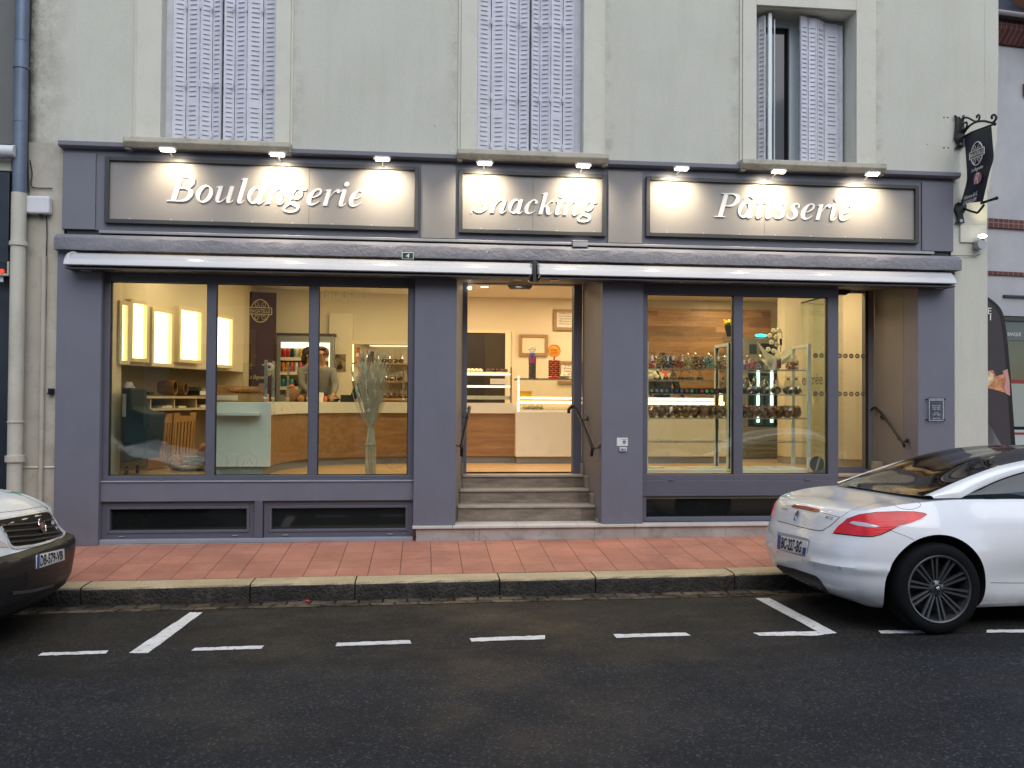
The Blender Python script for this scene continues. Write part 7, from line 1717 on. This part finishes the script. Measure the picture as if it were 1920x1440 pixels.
def wheel_parts(root, c, r, side, wd=.225, spokes=True, name='wheel'):
    """c centre (u,w,z) local; side=-1 for the face towards -w"""
    c = Vector(c); w = MB(); hw = wd/2
    prof = [(r*.715, -hw), (r*.75, -hw-.004), (r*.82, -hw-.010), (r*.93, -hw-.004), (r*.975, -hw+.012), (r, -hw+.035), (r, hw-.035), (r*.975, hw-.012), (r*.93, hw), (r*.715, hw)]
    ax = Vector((0, 1 if side < 0 else -1, 0)); w.lathe(prof, c, 56, ax); t = w.build('tyre' if False else name, M['tyre'], root, smooth=True)
    rr = MB(); R0 = r*.728; rr.lathe([(R0+.006, -hw-.002), (R0, -hw-.010), (R0-.010, -hw-.006), (R0-.016, -hw+.02), (R0-.03, hw*.4), (R0-.03, hw)], c, 56, ax)
    b = MB(); b.lathe([(0, .0), (r*.55, .0), (r*.55, .03)], c, 40, ax); b.build('brake_disc', M['rimdark'], t)
    u0 = Vector((1, 0, 0)); v0 = Vector((0, 0, 1)); F_ = -ax
    ns_ = 10 if spokes else 6
    for k in range(ns_):
        a = 2*math.pi*k/ns_+math.pi/2+.12; d = u0*math.cos(a)+v0*math.sin(a); p = -u0*math.sin(a)+v0*math.cos(a)
        for sg in (-1, 1):
            A = c+d*.052+p*sg*.011+F_*(hw-.035); B = c+d*(R0-.008)+p*sg*.021+F_*(hw-.006)
            rr.prism([A-p*.006, A+p*.006, B+p*.0085, B-p*.0085], -F_*.022)
    rr.lathe([(0, -hw+.022), (.026, -hw+.022), (.036, -hw+.026), (.060, -hw+.036), (.066, -hw+.06), (.05, .02)], c, 30, ax); rr.build('rim', M['rim'], t, smooth=True, sharp=35)
    hb = MB()
    for k in range(5): a = 2*math.pi*k/5+.95; d = u0*math.cos(a)+v0*math.sin(a); q = c+d*.048+F_*(hw-.030); hb.cyl(q, q+F_*.006, .0115, 12)
    hb.cyl(c+F_*(hw-.024), c+F_*(hw-.018), .027, 24); hb.build('wheel_bolts', M['ink'], t)
    cp = MB(); mark(cp, c+F_*(hw-.0175), u0*(1 if side < 0 else -1), v0, .018); cp.build('cap_emblem', M['chrome'], t); return t
def mark(mb, c, u, v, r):
    """small rampant animal emblem made of ribbons"""
    n = Vector(u).cross(Vector(v)).normalized()
    def S_(pts): mb.tube([c+Vector(u)*x*r+Vector(v)*y*r for x, y, _ in pts], [q*r for _, _, q in pts], 6)
    S_([(.25, .85, .14), (.05, .55, .24), (-.05, .1, .26), (.1, -.35, .22), (.3, -.9, .10)]); S_([(.0, -.2, .2), (-.3, -.45, .14), (-.45, -.9, .10)]); S_([(.0, .45, .16), (-.45, .55, .10), (-.7, .35, .08)]); S_([(.0, .2, .15), (-.4, .1, .10), (-.6, -.1, .07)]); S_([(.15, -.3, .10), (.55, -.05, .08), (.6, .4, .07), (.8, .6, .06)])
# ---------------------------------------------------------------- white coupe
TILT = R(1.55)
CAR = thing('parked_coupe', 'white coupe with black roof and silver arch parked at the right', 'car', (3.03, -3.42, zroad(3.8, -3.42)))
CAR.rotation_euler = (-TILT, R(-.4), 0)
bpy.context.view_layer.update()
YC = .90   # local y of car centre line; near side is y<YC
planc = [(0, 0), (.004, .20), (.022, .40), (.062, .58), (.135, .72), (.245, .815), (.40, .872), (.58, .905), (.77, .918), (.96, .910), (1.2, .888), (1.5, .874), (1.9, .868), (2.4, .870), (2.9, .888), (3.15, .908), (3.37, .915), (3.6, .900), (3.85, .840), (4.05, .720), (4.18, .52), (4.26, .28), (4.287, 0)]
REAR = [(.16, .30), (.20, .19), (.25, .10), (.30, .045), (.36, .018), (.44, .004), (.52, .0), (.58, .004), (.64, .020), (.70, .046), (.76, .066), (.81, .082), (.85, .098), (.885, .125), (.91, .165)]
SIDE = [(.16, .10), (.20, .055), (.26, .028), (.34, .012), (.44, .004), (.54, .0), (.64, .002), (.72, .010), (.80, .028), (.86, .050), (.91, .078), (.95, .105), (.99, .14)]
FRNT = [(.16, .20), (.22, .08), (.30, .02), (.40, .0), (.50, .01), (.60, .05), (.68, .12), (.75, .22)]
SH_ = [(0, .882), (.12, .885), (.22, .895), (.35, .918), (.50, .942), (.65, .958), (.80, .968), (1.0, .975), (1.3, .975), (1.8, .968), (2.6, .955), (3.1, .935), (3.4, .905), (3.8, .82), (4.1, .72), (4.287, .66)]
SP_ = [(0, .915), (.3, .915), (.5, .930), (.7, .955), (.95, .985), (1.3, 1.0), (3.0, 1.0), (3.35, .985), (3.7, .93), (4.0, .84), (4.1, .80)]
def car_inset(u, w, nu, z, v):
    a = max(0, min(1, -nu)); f = max(0, min(1, nu)); zz = z
    d = interp(SIDE, zz)*(1-a**1.5-f**1.5 if a+f < 1 else 0)
    d = interp(SIDE, zz)*max(0, 1-a-f)+interp(REAR, zz)*a+interp(FRNT, zz*.66/.66)*f
    # haunch crease: fender swells around the wheels, tuck between
    for cu, amp in ((.77, .020), (3.37, .018)):
        g = math.exp(-((u-cu)/.36)**2)*math.exp(-((z-.60)/.22)**2); d -= amp*g*(1-a)
    if u < .62: d -= .020*math.exp(-((z-.475)/.028)**2)*min(1, max(0, (w-.30)/.12))*min(1, (.62-u)/.34)
    g = math.exp(-((u-1.9)/.75)**4)*math.exp(-((z-.38)/.13)**2); d += .035*g
    return d
vs, fs, m_ = loft(planc, car_inset, lambda u: interp(SH_, u), lambda u: (min(max(u, .42), 3.95), interp(SP_, min(max(u, .42), 3.95))), .17, 30, 12, 8)
vs = [Vector((v.x, v.y+YC, v.z)) for v in vs]
cm = mesh_from(vs, fs, 'body'); RW = .335; UW = .765; ZW = .335; UF = 3.37
cuts_ = [cyl_mesh(UW, -.3, .30, ZW+.008, .392, M['dark']), cyl_mesh(UW, 1.50, 2.1, ZW+.008, .392, M['dark']), cyl_mesh(UF, -.3, .30, ZW+.008, .392, M['dark']), cyl_mesh(UF, 1.50, 2.1, ZW+.008, .392, M['dark'])]
m2 = apply_bool(cm, cuts_, [M['carpaint']], 'body'); body = bpy.data.objects.new('body', m2); COL.objects.link(body); body.parent = CAR
# cabin strips (half-width y, z) as functions of u
def cab(tab, u):
    t = catm(tab, 10)
    return interp([tuple(q) for q in t], u)
A_ = [(1.02, .735, .985), (1.35, .750, .988), (1.8, .755, .985), (2.3, .755, .975), (2.8, .75, .965), (3.12, .74, .95)]
B_ = [(1.02, .730, .990), (1.20, .705, 1.040), (1.40, .682, 1.112), (1.60, .662, 1.166), (1.85, .640, 1.215), (2.15, .625, 1.238), (2.45, .630, 1.205), (2.75, .66, 1.115), (2.98, .70, 1.02), (3.12, .73, .96)]
C_ = [(.80, .700, .995), (.95, .690, 1.048), (1.12, .668, 1.108), (1.40, .635, 1.195), (1.65, .605, 1.245), (1.90, .580, 1.280), (2.15, .565, 1.292), (2.45, .575, 1.262), (2.75, .612, 1.165), (3.0, .66, 1.06), (3.22, .71, .965)]
D_ = [(.80, .0, .985), (.95, .0, 1.04), (1.15, .0, 1.155), (1.40, .0, 1.242), (1.65, .0, 1.300), (1.90, .0, 1.330), (2.2, .0, 1.338), (2.5, .0, 1.305), (2.8, .0, 1.205), (3.05, .0, 1.09), (3.30, .0, .985)]
def strip(T0, T1, nm, mat, u0, u1, n, m_, bulge=0., dbl=0., thick=.0, both=True, base=None):
    t0 = catm(T0, 10); t1 = catm(T1, 10); mb = MB()
    for sg in ((-1, 1) if both is True else (both,)):
        G = []
        for i in range(n+1):
            u = u0+(u1-u0)*i/n; a = interp(t0, u); b = interp(t1, u); row = []
            for k in range(m_+1):
                t = k/m_; y = a[0]+(b[0]-a[0])*t; z = a[1]+(b[1]-a[1])*t+bulge*math.sin(math.pi*t)
                if dbl: z = a[1]+(b[1]-a[1])*(1-(1-t)**2.1)+dbl*math.sin(math.pi*min(1, t*1.25))**2*max(0, min(1, (u-.9)*2))
                row.append(Vector((u, YC+sg*(y+(bulge*.8*math.sin(math.pi*t) if not dbl else 0)), z)))
            G.append(row)
        mb.grid(G)
    return mb.build(nm, mat, CAR, smooth=True, sharp=60)
roof = strip(C_, D_, 'roof_and_rear_glass', M['carglass'], .80, 3.22, 70, 24, dbl=.030)
sideg, sideg2 = [strip([(u, y-.012, z-.01) for u, y, z in A_], [(u, y-.012, z) for u, y, z in B_], 'side_window', M['sideglass'], 1.02, 3.12, 40, 6, bulge=.012, both=q) for q in (-1, 1)]
# silver arch: extruded band
t0 = catm(B_, 10); t1 = catm(C_, 10); mb = MB()
for sg in (-1, 1):
    G = []
    for i in range(71):
        s_ = i/70; uc = .80+(3.22-.80)*s_; ub = 1.02+(3.12-1.02)*min(1, max(0, (uc-.86)/(3.18-.86)))
        b = interp(t0, ub); c_ = interp(t1, uc)
        if uc < 1.05: b = (.735-.0*(1.05-uc), .985); ub = max(uc+.02, .84+(uc-.80)*.75)
        lo = Vector((ub, YC+sg*(b[0]+.006), b[1])); hi = Vector((uc, YC+sg*(c_[0]+.004), c_[1]+.004)); out = Vector((0, sg*.018, .012))
        G.append([lo-Vector((0, sg*.02, 0)), lo, lo.lerp(hi, .25)+out*.8, lo.lerp(hi, .5)+out, lo.lerp(hi, .75)+out*.8, hi+Vector((0, 0, .004)), hi-Vector((0, sg*.03, .0))])
    mb.grid(G)
arch = mb.build('silver_roof_arch', M['archpaint'], CAR, smooth=True, sharp=50)
# front windscreen closing, belt seal
for (u_, w_, nm) in ((UW, -.0, 'wheel'), (UF, 0., 'wheel')):
    wheel_parts(CAR, (u_, .105, ZW), RW, -1); wheel_parts(CAR, (u_, 2*YC-.105, ZW), RW, 1)
bpy.context.view_layer.update()
SC = Surf(CAR, [body]); SCA = Surf(CAR, [body, roof, arch, sideg])
# lamps, plate, lines
TL = [(1563, 999), (1573, 986), (1590, 974), (1612, 966), (1645, 961.5), (1680, 960), (1712, 960.5), (1730, 963), (1737, 966), (1728, 972), (1708, 980), (1688, 985), (1668, 994), (1650, 1002), (1638, 1005.5), (1615, 1005), (1588, 1002)]
SC.patch([(x+(-1.5 if x < 1650 else 1.5), y+(1.5 if y > 985 else -1.5)) for x, y in TL], 'tail_light_seal', M['ink'], .002, .006)
tl = SC.patch(TL, 'tail_light', M['redlens'], .008, .012)
SC.patch([(1593, 981), (1600, 977.5), (1625, 981), (1652, 988), (1640, 989.5), (1610, 986)], 'reversing_lamp', M['clearlens'], .0095, .004, parent=tl)
# the far tail light mirrored
mb = MB(); me = tl.data; ob = bpy.data.objects.new('tail_light', me.copy()); COL.objects.link(ob); ob.parent = CAR
for v in ob.data.vertices: v.co.y = 2*YC-v.co.y
ob.data.flip_normals() if hasattr(ob.data, 'flip_normals') else None
SC.patch([(1484, 949.5), (1490, 946), (1515, 950), (1537, 955.5), (1537, 959.5), (1530, 960.5), (1505, 955), (1485, 951.5)], 'high_brake_light', M['redband'], .004, .006)
pr = [(1458, 996.5), (1466, 998.5), (1500, 1006), (1515, 1010), (1519, 1014), (1514, 1036), (1509, 1044), (1490, 1039), (1463, 1031), (1457, 1026)]
SC.patch(pr, 'plate_recess', simple('plate_recess_shade', (.34, .35, .36), .4, var=.04), .0015, .004)  # flat grey patch, shade of the recess put into its colour
pl = SC.patch([(1461, 1003), (1516, 1015.5), (1512, 1041), (1459, 1029)], 'number_plate', M['plate'], .008, .008)
SC.patch([(1461.2, 1003.2), (1466.3, 1004.4), (1464.3, 1030), (1459.2, 1028.8)], 'plate_band', M['plateblue'], .0095, .003, parent=pl)
SC.patch([(1507.5, 1026), (1514, 1027.5), (1511.5, 1040.5), (1505.5, 1039)], 'plate_band', M['plateblue'], .0095, .003, parent=pl)
# characters on the plate: project font mesh through the plate quad
def plate_text(surf, txt, quad, parent, mat, eps=.0105, name='plate_characters'):
    """quad: TL,TR,BR,BL pixels"""
    mb = MB(); text_mb(mb, txt, Matrix.Identity(4), width=1, height=1, depth=0, bold=.022 if len(txt) > 8 else 0); seen = MB(); vs = []
    for v in mb.v:
        s_ = v[0]+.5; t = .5-v[1]; x = (quad[0][0]*(1-s_)+quad[1][0]*s_)*(1-t)+(quad[3][0]*(1-s_)+quad[2][0]*s_)*t; y = (quad[0][1]*(1-s_)+quad[1][1]*s_)*(1-t)+(quad[3][1]*(1-s_)+quad[2][1]*s_)*t
        h, n = surf.hit(x, y); vs.append(h+n*(eps+v[2]) if h is not None else Vector((0, 0, -5)))
    F = [f for f in mb.f if all(vs[i].z > -4 for i in f)]
    seen.add(vs, F); return seen.build(name, mat, parent, fix=False)
plate_text(SC, 'BC-227-BG', [(1468, 1007), (1506, 1015.5), (1503.5, 1037), (1466, 1028)], pl, M['ink'])
# boot and bumper lines
K = M['ink']
SC.line([(1468, 948), (1478, 948.5), (1488, 949)], 'boot_seam', K, .003)
SC.line([(1537, 960), (1556, 965), (1575, 969.5), (1582, 966), (1600, 955), (1640, 944), (1677, 938)], 'boot_seam', K, .003)
SC.line([(1575, 969), (1560, 983), (1548, 991), (1542, 994.5), (1530, 994.5), (1500, 988), (1475, 981), (1458, 976.5)], 'boot_seam', K, .006)
SC.line([(1668, 994), (1700, 1006), (1730, 1021)], 'bumper_seam', K, .003)
SC.line([(1676, 943), (1678, 948), (1690, 953.5), (1708, 955), (1722, 951.5), (1726, 946), (1722, 941.5)], 'fuel_flap_seam', K, .003)
SC.line([(1749, 934), (1760, 935.8), (1790, 936.5), (1822, 936), (1870, 935.5), (1925, 935.5)], 'belt_seal', K, .009, .002)
SC.line([(1857, 1092.5), (1880, 1093), (1925, 1093)], 'sill_seam', K, .004)
SC.line([(1848, 1147.5), (1880, 1148), (1925, 1149)], 'sill_edge', M['chrome'], .010, .004)
for (px, py, rr_) in ((1574, 1065, 2.2), (1505, 1050, 1.6), (1458, 1035, 1.4)): h, n = SC.hit(px, py); mb = MB(); mb.lathe([(.008, .0005), (.012, .001), (.0125, 0)], h, 16, n) if h else None; mb.build('parking_sensor', plain('sensorring', (.30, .31, .32), .4), CAR)
SC.line([(1529, 1058), (1525, 1062), (1526, 1067), (1532, 1069)], 'towing_cover', plain('seamgrey', (.40, .41, .43)), .003)
SC.line([(1990, 937), (2003, 985), (1998, 1040), (1975, 1092)], 'door_seam', K, .004); SC.line([(2290, 930), (2310, 1000), (2300, 1085)], 'door_seam', K, .004); SC.line([(1975, 1092), (2100, 1096), (2300, 1085)], 'door_seam', K, .004)
# diffuser and exhaust
DF = [(1447, 1056), (1455, 1057.5), (1490, 1066), (1530, 1080), (1537, 1086), (1546, 1100), (1562, 1124), (1550, 1122), (1528, 1113), (1500, 1098), (1470, 1086), (1452, 1077), (1448, 1068)]
SC.patch(DF, 'rear_diffuser', M['blackplastic'], .008, .012)
h, n = SC.hit(1463, 1073)
if h:
    mb = MB(); mb.lathe([(.028, .0), (.034, .05), (.036, .05), (.038, .0)], h, 20, (-1, 0, 0)); mb.lathe([(0, .02), (.03, .02)], h, 20, (-1, 0, 0)); h2 = h+Vector((0, .09, 0)); mb.lathe([(.028, .0), (.034, .05), (.036, .05), (.038, .0)], h2, 20, (-1, 0, 0)); mb.build('exhaust_pipe', M['rimdark'], CAR, smooth=True)
SC.line([(1483, 1076), (1499, 1082)], 'rear_reflector', plain('redrefl', (.08, .03, .03)), .018, .010)
# badges
h, n = SC.hit(1494.5, 967); mb = MB(); u_ = Vector((0, -1, 0)).cross(Vector((0,0,1))); u_ = Vector((0, -1, 0)); v_ = n.cross(u_).normalized(); v_ = v_ if v_.z > 0 else -v_
mark(mb, h+n*.006, u_, v_, .048); mb.build('boot_emblem', M['chrome'], CAR, smooth=True)
plate_text(SC, 'RCZ', [(1550, 967), (1563, 970), (1562, 975), (1548, 972)], CAR, M['rim'], .004, 'boot_lettering')
plate_text(SC, 'PEUGEOT', [(1466.5, 952.5), (1479, 953.5), (1479, 956.5), (1467, 955)], CAR, M['rim'], .004, 'boot_lettering')
mb = MB(); mb.box(.55, 4.0, YC-.58, YC+.58, .15, .30); mb.build('underbody', M['dark'], CAR)
mb = MB(); mb.box(1.0, 2.9, YC-.60, YC+.60, .55, .97); mb.build('interior', M['dark'], CAR)
# door handle, door line, mirror and front lamps (mostly outside the picture)
for sg in (-1, 1):
    y = YC+sg*.862; mb = MB(); mb.box(1.62, 1.80, y-.02, y+.02, .77, .80); mb.build('door_handle', M['carpaint'], CAR, bevel=.008)
    y = YC+sg*.93; MB().ell((2.72, y, 1.0), .10, .09, .065, 14, 8).build('mirror', M['carpaint'], CAR, smooth=True)
    MB().ell((3.98, YC+sg*.66, .66), .20, .12, .07, 16, 8).build('headlight', M['clearlens'], CAR, smooth=True)
MB().box(4.20, 4.262, YC-.5, YC+.5, .32, .50).build('front_grille', M['blackplastic'], CAR, bevel=.02)
# ---------------------------------------------------------------- white van (front faces right)
VAN = thing('parked_van', 'white delivery van with dark grey bumper parked at the left edge facing right', 'van', (-2.80, -2.62, zroad(-2.8, -2.62)+.0), rz=math.pi)
VAN.rotation_euler = (TILT*.7, R(.4), math.pi)
bpy.context.view_layer.update()
planv = [(0, 0), (.008, .25), (.035, .48), (.07, .70), (.125, .84), (.24, .925), (.48, .942), (.9, .945), (1.6, .948), (2.6, .95), (3.8, .95), (4.5, .93), (4.72, .85), (4.8, .6), (4.8, 0)]
VF = [(.18, .16), (.24, .07), (.32, .03), (.42, .015), (.52, .0), (.585, .0), (.63, .015), (.645, .075), (.70, .10), (.78, .128), (.86, .160), (.92, .225), (.98, .33)]
VS = [(.18, .06), (.26, .02), (.40, .0), (.60, .0), (.66, .02), (.75, .04), (.95, .10), (1.1, .14)]
def van_inset(u, w, nu, z, v):
    a = max(0, min(1, -nu)); f = max(0, min(1, nu)); return interp(VS, z)*max(0, 1-a)+interp(VF, z)*a+.10*min(1, max(0, (z-.655)/.12))*max(0, 1-u/.8)*min(1, max(0, (w-.55)/.25))
VSH = [(0, .915), (.03, .90), (.07, .865), (.125, .83), (.24, .86), (.5, .96), (1.0, 1.06), (4.8, 1.06)]
VSP = [(0, .94), (.45, 1.06), (.7, 1.11), (1.0, 1.16), (4.8, 1.16)]
vs, fs, m_ = loft(planv, van_inset, lambda u: interp(VSH, u), lambda u: (min(max(u, .55), 4.3), interp(VSP, min(max(u, .55), 4.3))), .19, 40, 10, 7)
vm = mesh_from(vs, fs, 'body'); 
RV = .33; vc = [cyl_mesh(.88, -1.2, -.66, .33, .40, M['dark']), cyl_mesh(.88, .66, 1.2, .33, .40, M['dark']), cyl_mesh(3.88, -1.2, -.66, .33, .40, M['dark']), cyl_mesh(3.88, .66, 1.2, .33, .40, M['dark'])]
m2 = apply_bool(vm, vc, [M['vanwhite']], 'body'); m2.materials.append(M['bumper']) if len(m2.materials) < 3 else None
bmx = bmesh.new(); bmx.from_mesh(m2)
for co, no in (((0, 0, .655), (0, 0, 1)), ((.62, 0, 0), (1, 0, 0))): bmesh.ops.bisect_plane(bmx, geom=bmx.verts[:]+bmx.edges[:]+bmx.faces[:], plane_co=co, plane_no=no, dist=.0002)
bmx.to_mesh(m2); bmx.free()
bi = list(m2.materials).index(M['bumper']) if M['bumper'] in list(m2.materials) else 0
for p in m2.polygons:
    c = p.center
    if c.z < (.655 if c.x < .62 else .0) and m2.materials[p.material_index] == M['vanwhite']: p.material_index = bi
vb = bpy.data.objects.new('body', m2); COL.objects.link(vb); vb.parent = VAN
# upper cab and cargo box
mb = MB(); SEC = [(.95, 1.10, .80), (1.25, 1.35, .78), (1.65, 1.70, .74), (1.95, 1.90, .70), (2.3, 1.95, .72), (4.5, 1.95, .72), (4.75, 1.85, .70)]
G = []
for (u, z, w) in SEC: G.append([Vector((u, -.90, 1.0)), Vector((u, -.885, min(z, 1.15))), Vector((u, -w, z-.04)), Vector((u, -w+.10, z)), Vector((u, w-.10, z)), Vector((u, w, z-.04)), Vector((u, .885, min(z, 1.15))), Vector((u, .90, 1.0))])
mb.grid(G); mb.add([G[-1][i] for i in range(8)], [tuple(range(8))]); mb.build('cab_and_roof', M['vanwhite'], VAN, smooth=True, sharp=40)
mb = MB(); mb.quad((1.0, -.68, 1.18), (1.0, .68, 1.18), (1.70, .64, 1.77), (1.70, -.64, 1.77)); mb.build('windscreen', M['sideglass'], VAN)
for sg in (-1, 1):
    mb = MB(); mb.quad((1.35, sg*.893, 1.16), (2.2, sg*.893, 1.16), (2.2, sg*.76, 1.82), (1.85, sg*.76, 1.82)); mb.build('door_window', M['sideglass'], VAN)
    MB().ell((1.25, sg*1.02, 1.25), .06, .10, .13, 12, 8).build('mirror', M['bumper'], VAN, smooth=True)
for u_ in (.88, 3.88): wheel_parts(VAN, (u_, -.84, .33), RV, -1, .20, False); wheel_parts(VAN, (u_, .84, .33), RV, 1, .20, False)
bpy.context.view_layer.update()
SV = Surf(VAN, [vb])
GR = [(-40, 981), (0, 974.5), (30, 969.5), (60, 963), (83, 960), (88, 960.5), (92, 963), (99, 973), (108, 988), (119, 1001), (118, 1003), (100, 1012), (75, 1020), (50, 1024), (22, 1025), (10, 1003), (0, 988), (-15, 985), (-40, 1000)]
SV.patch(GR, 'grille', M['vangrille'], .002, .006)
for k, (ya, yb_) in enumerate((((0, 986), (113, 974)), ((5, 997), (108, 986)), ((12, 1008), (113, 997)), ((18, 1017.5), (116, 1004)))):
    x0_, y0_ = ya; x1_, y1_ = yb_
    SV.line([(x0_, y0_), ((x0_+x1_)/2, (y0_+y1_)/2+1.5), (min(x1_, 98+k*6), y1_)], 'grille_bar', plain('grillebar', (.035, .036, .04), .3), .013, .012)
SV.line([(-40, 981), (0, 973.8), (40, 967), (83, 959.5), (89, 960), (94, 964), (108, 986), (119.5, 1001), (118, 1004), (100, 1013), (75, 1021), (50, 1025), (22, 1026), (10, 1004), (0, 987)], 'grille_trim', plain('trimwhite', (.62, .63, .66), .25, .2, .5), .020, .008, n=6)
SV.line([(0, 961), (40, 956.5), (80, 950), (90, 955)], 'bonnet_seam', K, .004)
lg = SV.hit(76, 986); c_, n_ = lg
u_ = Vector((0, 1, 0)) if False else n_.cross(Vector((0, 0, 1))).normalized(); v_ = u_.cross(n_).normalized(); v_ = v_ if v_.z > 0 else -v_
mb = MB(); mb.lathe([(0, .014), (.048, .014), (.052, .010), (.052, -.01)], c_, 28, n_); bg = mb.build('badge', M['badge'], VAN, smooth=True)
mb = MB(); mb.tube([c_+n_*.013+(u_*math.cos(t)+v_*math.sin(t))*.053 for t in [i*.2244 for i in range(28)]], .006, 8, closed=True); mb.build('badge_ring', M['chrome'], bg, smooth=True)
mb = MB(); Mb = frame(c_+n_*.0145, -u_ if (-u_).cross(v_).dot(n_) > 0 else u_, v_); text_mb(mb, 'FIAT', Mb, width=.062, height=.042, depth=.002); mb.build('badge_lettering', plain('badgepale', (.5, .36, .33), .4, .5), bg)
pl = SV.patch([(67.5, 1041), (118.5, 1028.8), (119.5, 1049.5), (67, 1066.5)], 'number_plate', M['plate'], .008, .010)
SV.patch([(67.5, 1041.2), (72.5, 1040), (71.8, 1065), (67, 1066.5)], 'plate_band', M['plateblue'], .0098, .003, parent=pl)
plate_text(SV, 'DB-579-VB', [(73.5, 1042), (115, 1032), (115.5, 1048.5), (72.8, 1062.5)], pl, M['ink'])
for k, dy in enumerate((0, 9.5, 20)): SV.line([(49, 1076+dy*1.05), (90, 1069+dy*.95), (128, 1056+dy*.8)], 'air_intake', M['ink'], .026, .003)
SV.line([(22, 1112), (60, 1108), (100, 1098)], 'bumper_lip', plain('liplight', (.06, .06, .062)), .02, .006)
SV.patch([(-30, 1020), (0, 1014), (16, 1024), (16, 1026), (-30, 1026)], 'headlight', M['clearlens'], .004, .006)
mb = MB(); mb.box(.3, 4.6, -.7, .7, .15, .28); mb.build('underbody', M['dark'], VAN)
e, n_ = SV.hit(22, 925)
if e is not None: SV.line([(-5, 918), (10, 923), (25, 924), (38, 926)], 'bonnet_decal', plain('decalgreen', (.30, .48, .36), .5), .03, .001)
# ================================================================ light and render settings
w = bpy.data.worlds.new('World'); S.world = w; w.use_nodes = True; t = w.node_tree; bg = t.nodes['Background']
sky = t.nodes.new('ShaderNodeTexSky'); sky.sky_type = 'NISHITA'; sky.sun_disc = False; sky.sun_elevation = R(38); sky.sun_rotation = R(170); sky.air_density = 1.; sky.dust_density = 1.0; sky.ozone_density = 1.
t.links.new(sky.outputs[0], bg.inputs[0]); bg.inputs[1].default_value = .12
sd = bpy.data.lights.new('sun', 'SUN'); sd.energy = 1.15; sd.angle = R(70); sd.color = (1, .975, .94); so = bpy.data.objects.new('sun', sd); COL.objects.link(so)
el, az = R(52), R(170)
# direction towards the sun: behind and above the camera, over the opposite roofs
dv = Vector((math.sin(az)*math.cos(el), math.cos(az)*math.cos(el), math.sin(el))); so.rotation_euler = dv.to_track_quat('Z', 'Y').to_euler()
S.view_settings.view_transform = 'Standard'; S.view_settings.look = 'None'; S.view_settings.exposure = .62; S.view_settings.gamma = 1; S.view_settings.use_curve_mapping = False
S.render.engine = 'CYCLES'; S.cycles.max_bounces = 8; S.cycles.transparent_max_bounces = 24; S.cycles.caustics_reflective = False; S.cycles.caustics_refractive = False; S.cycles.sample_clamp_indirect = 4; S.cycles.use_denoising = True
bpy.context.view_layer.update()
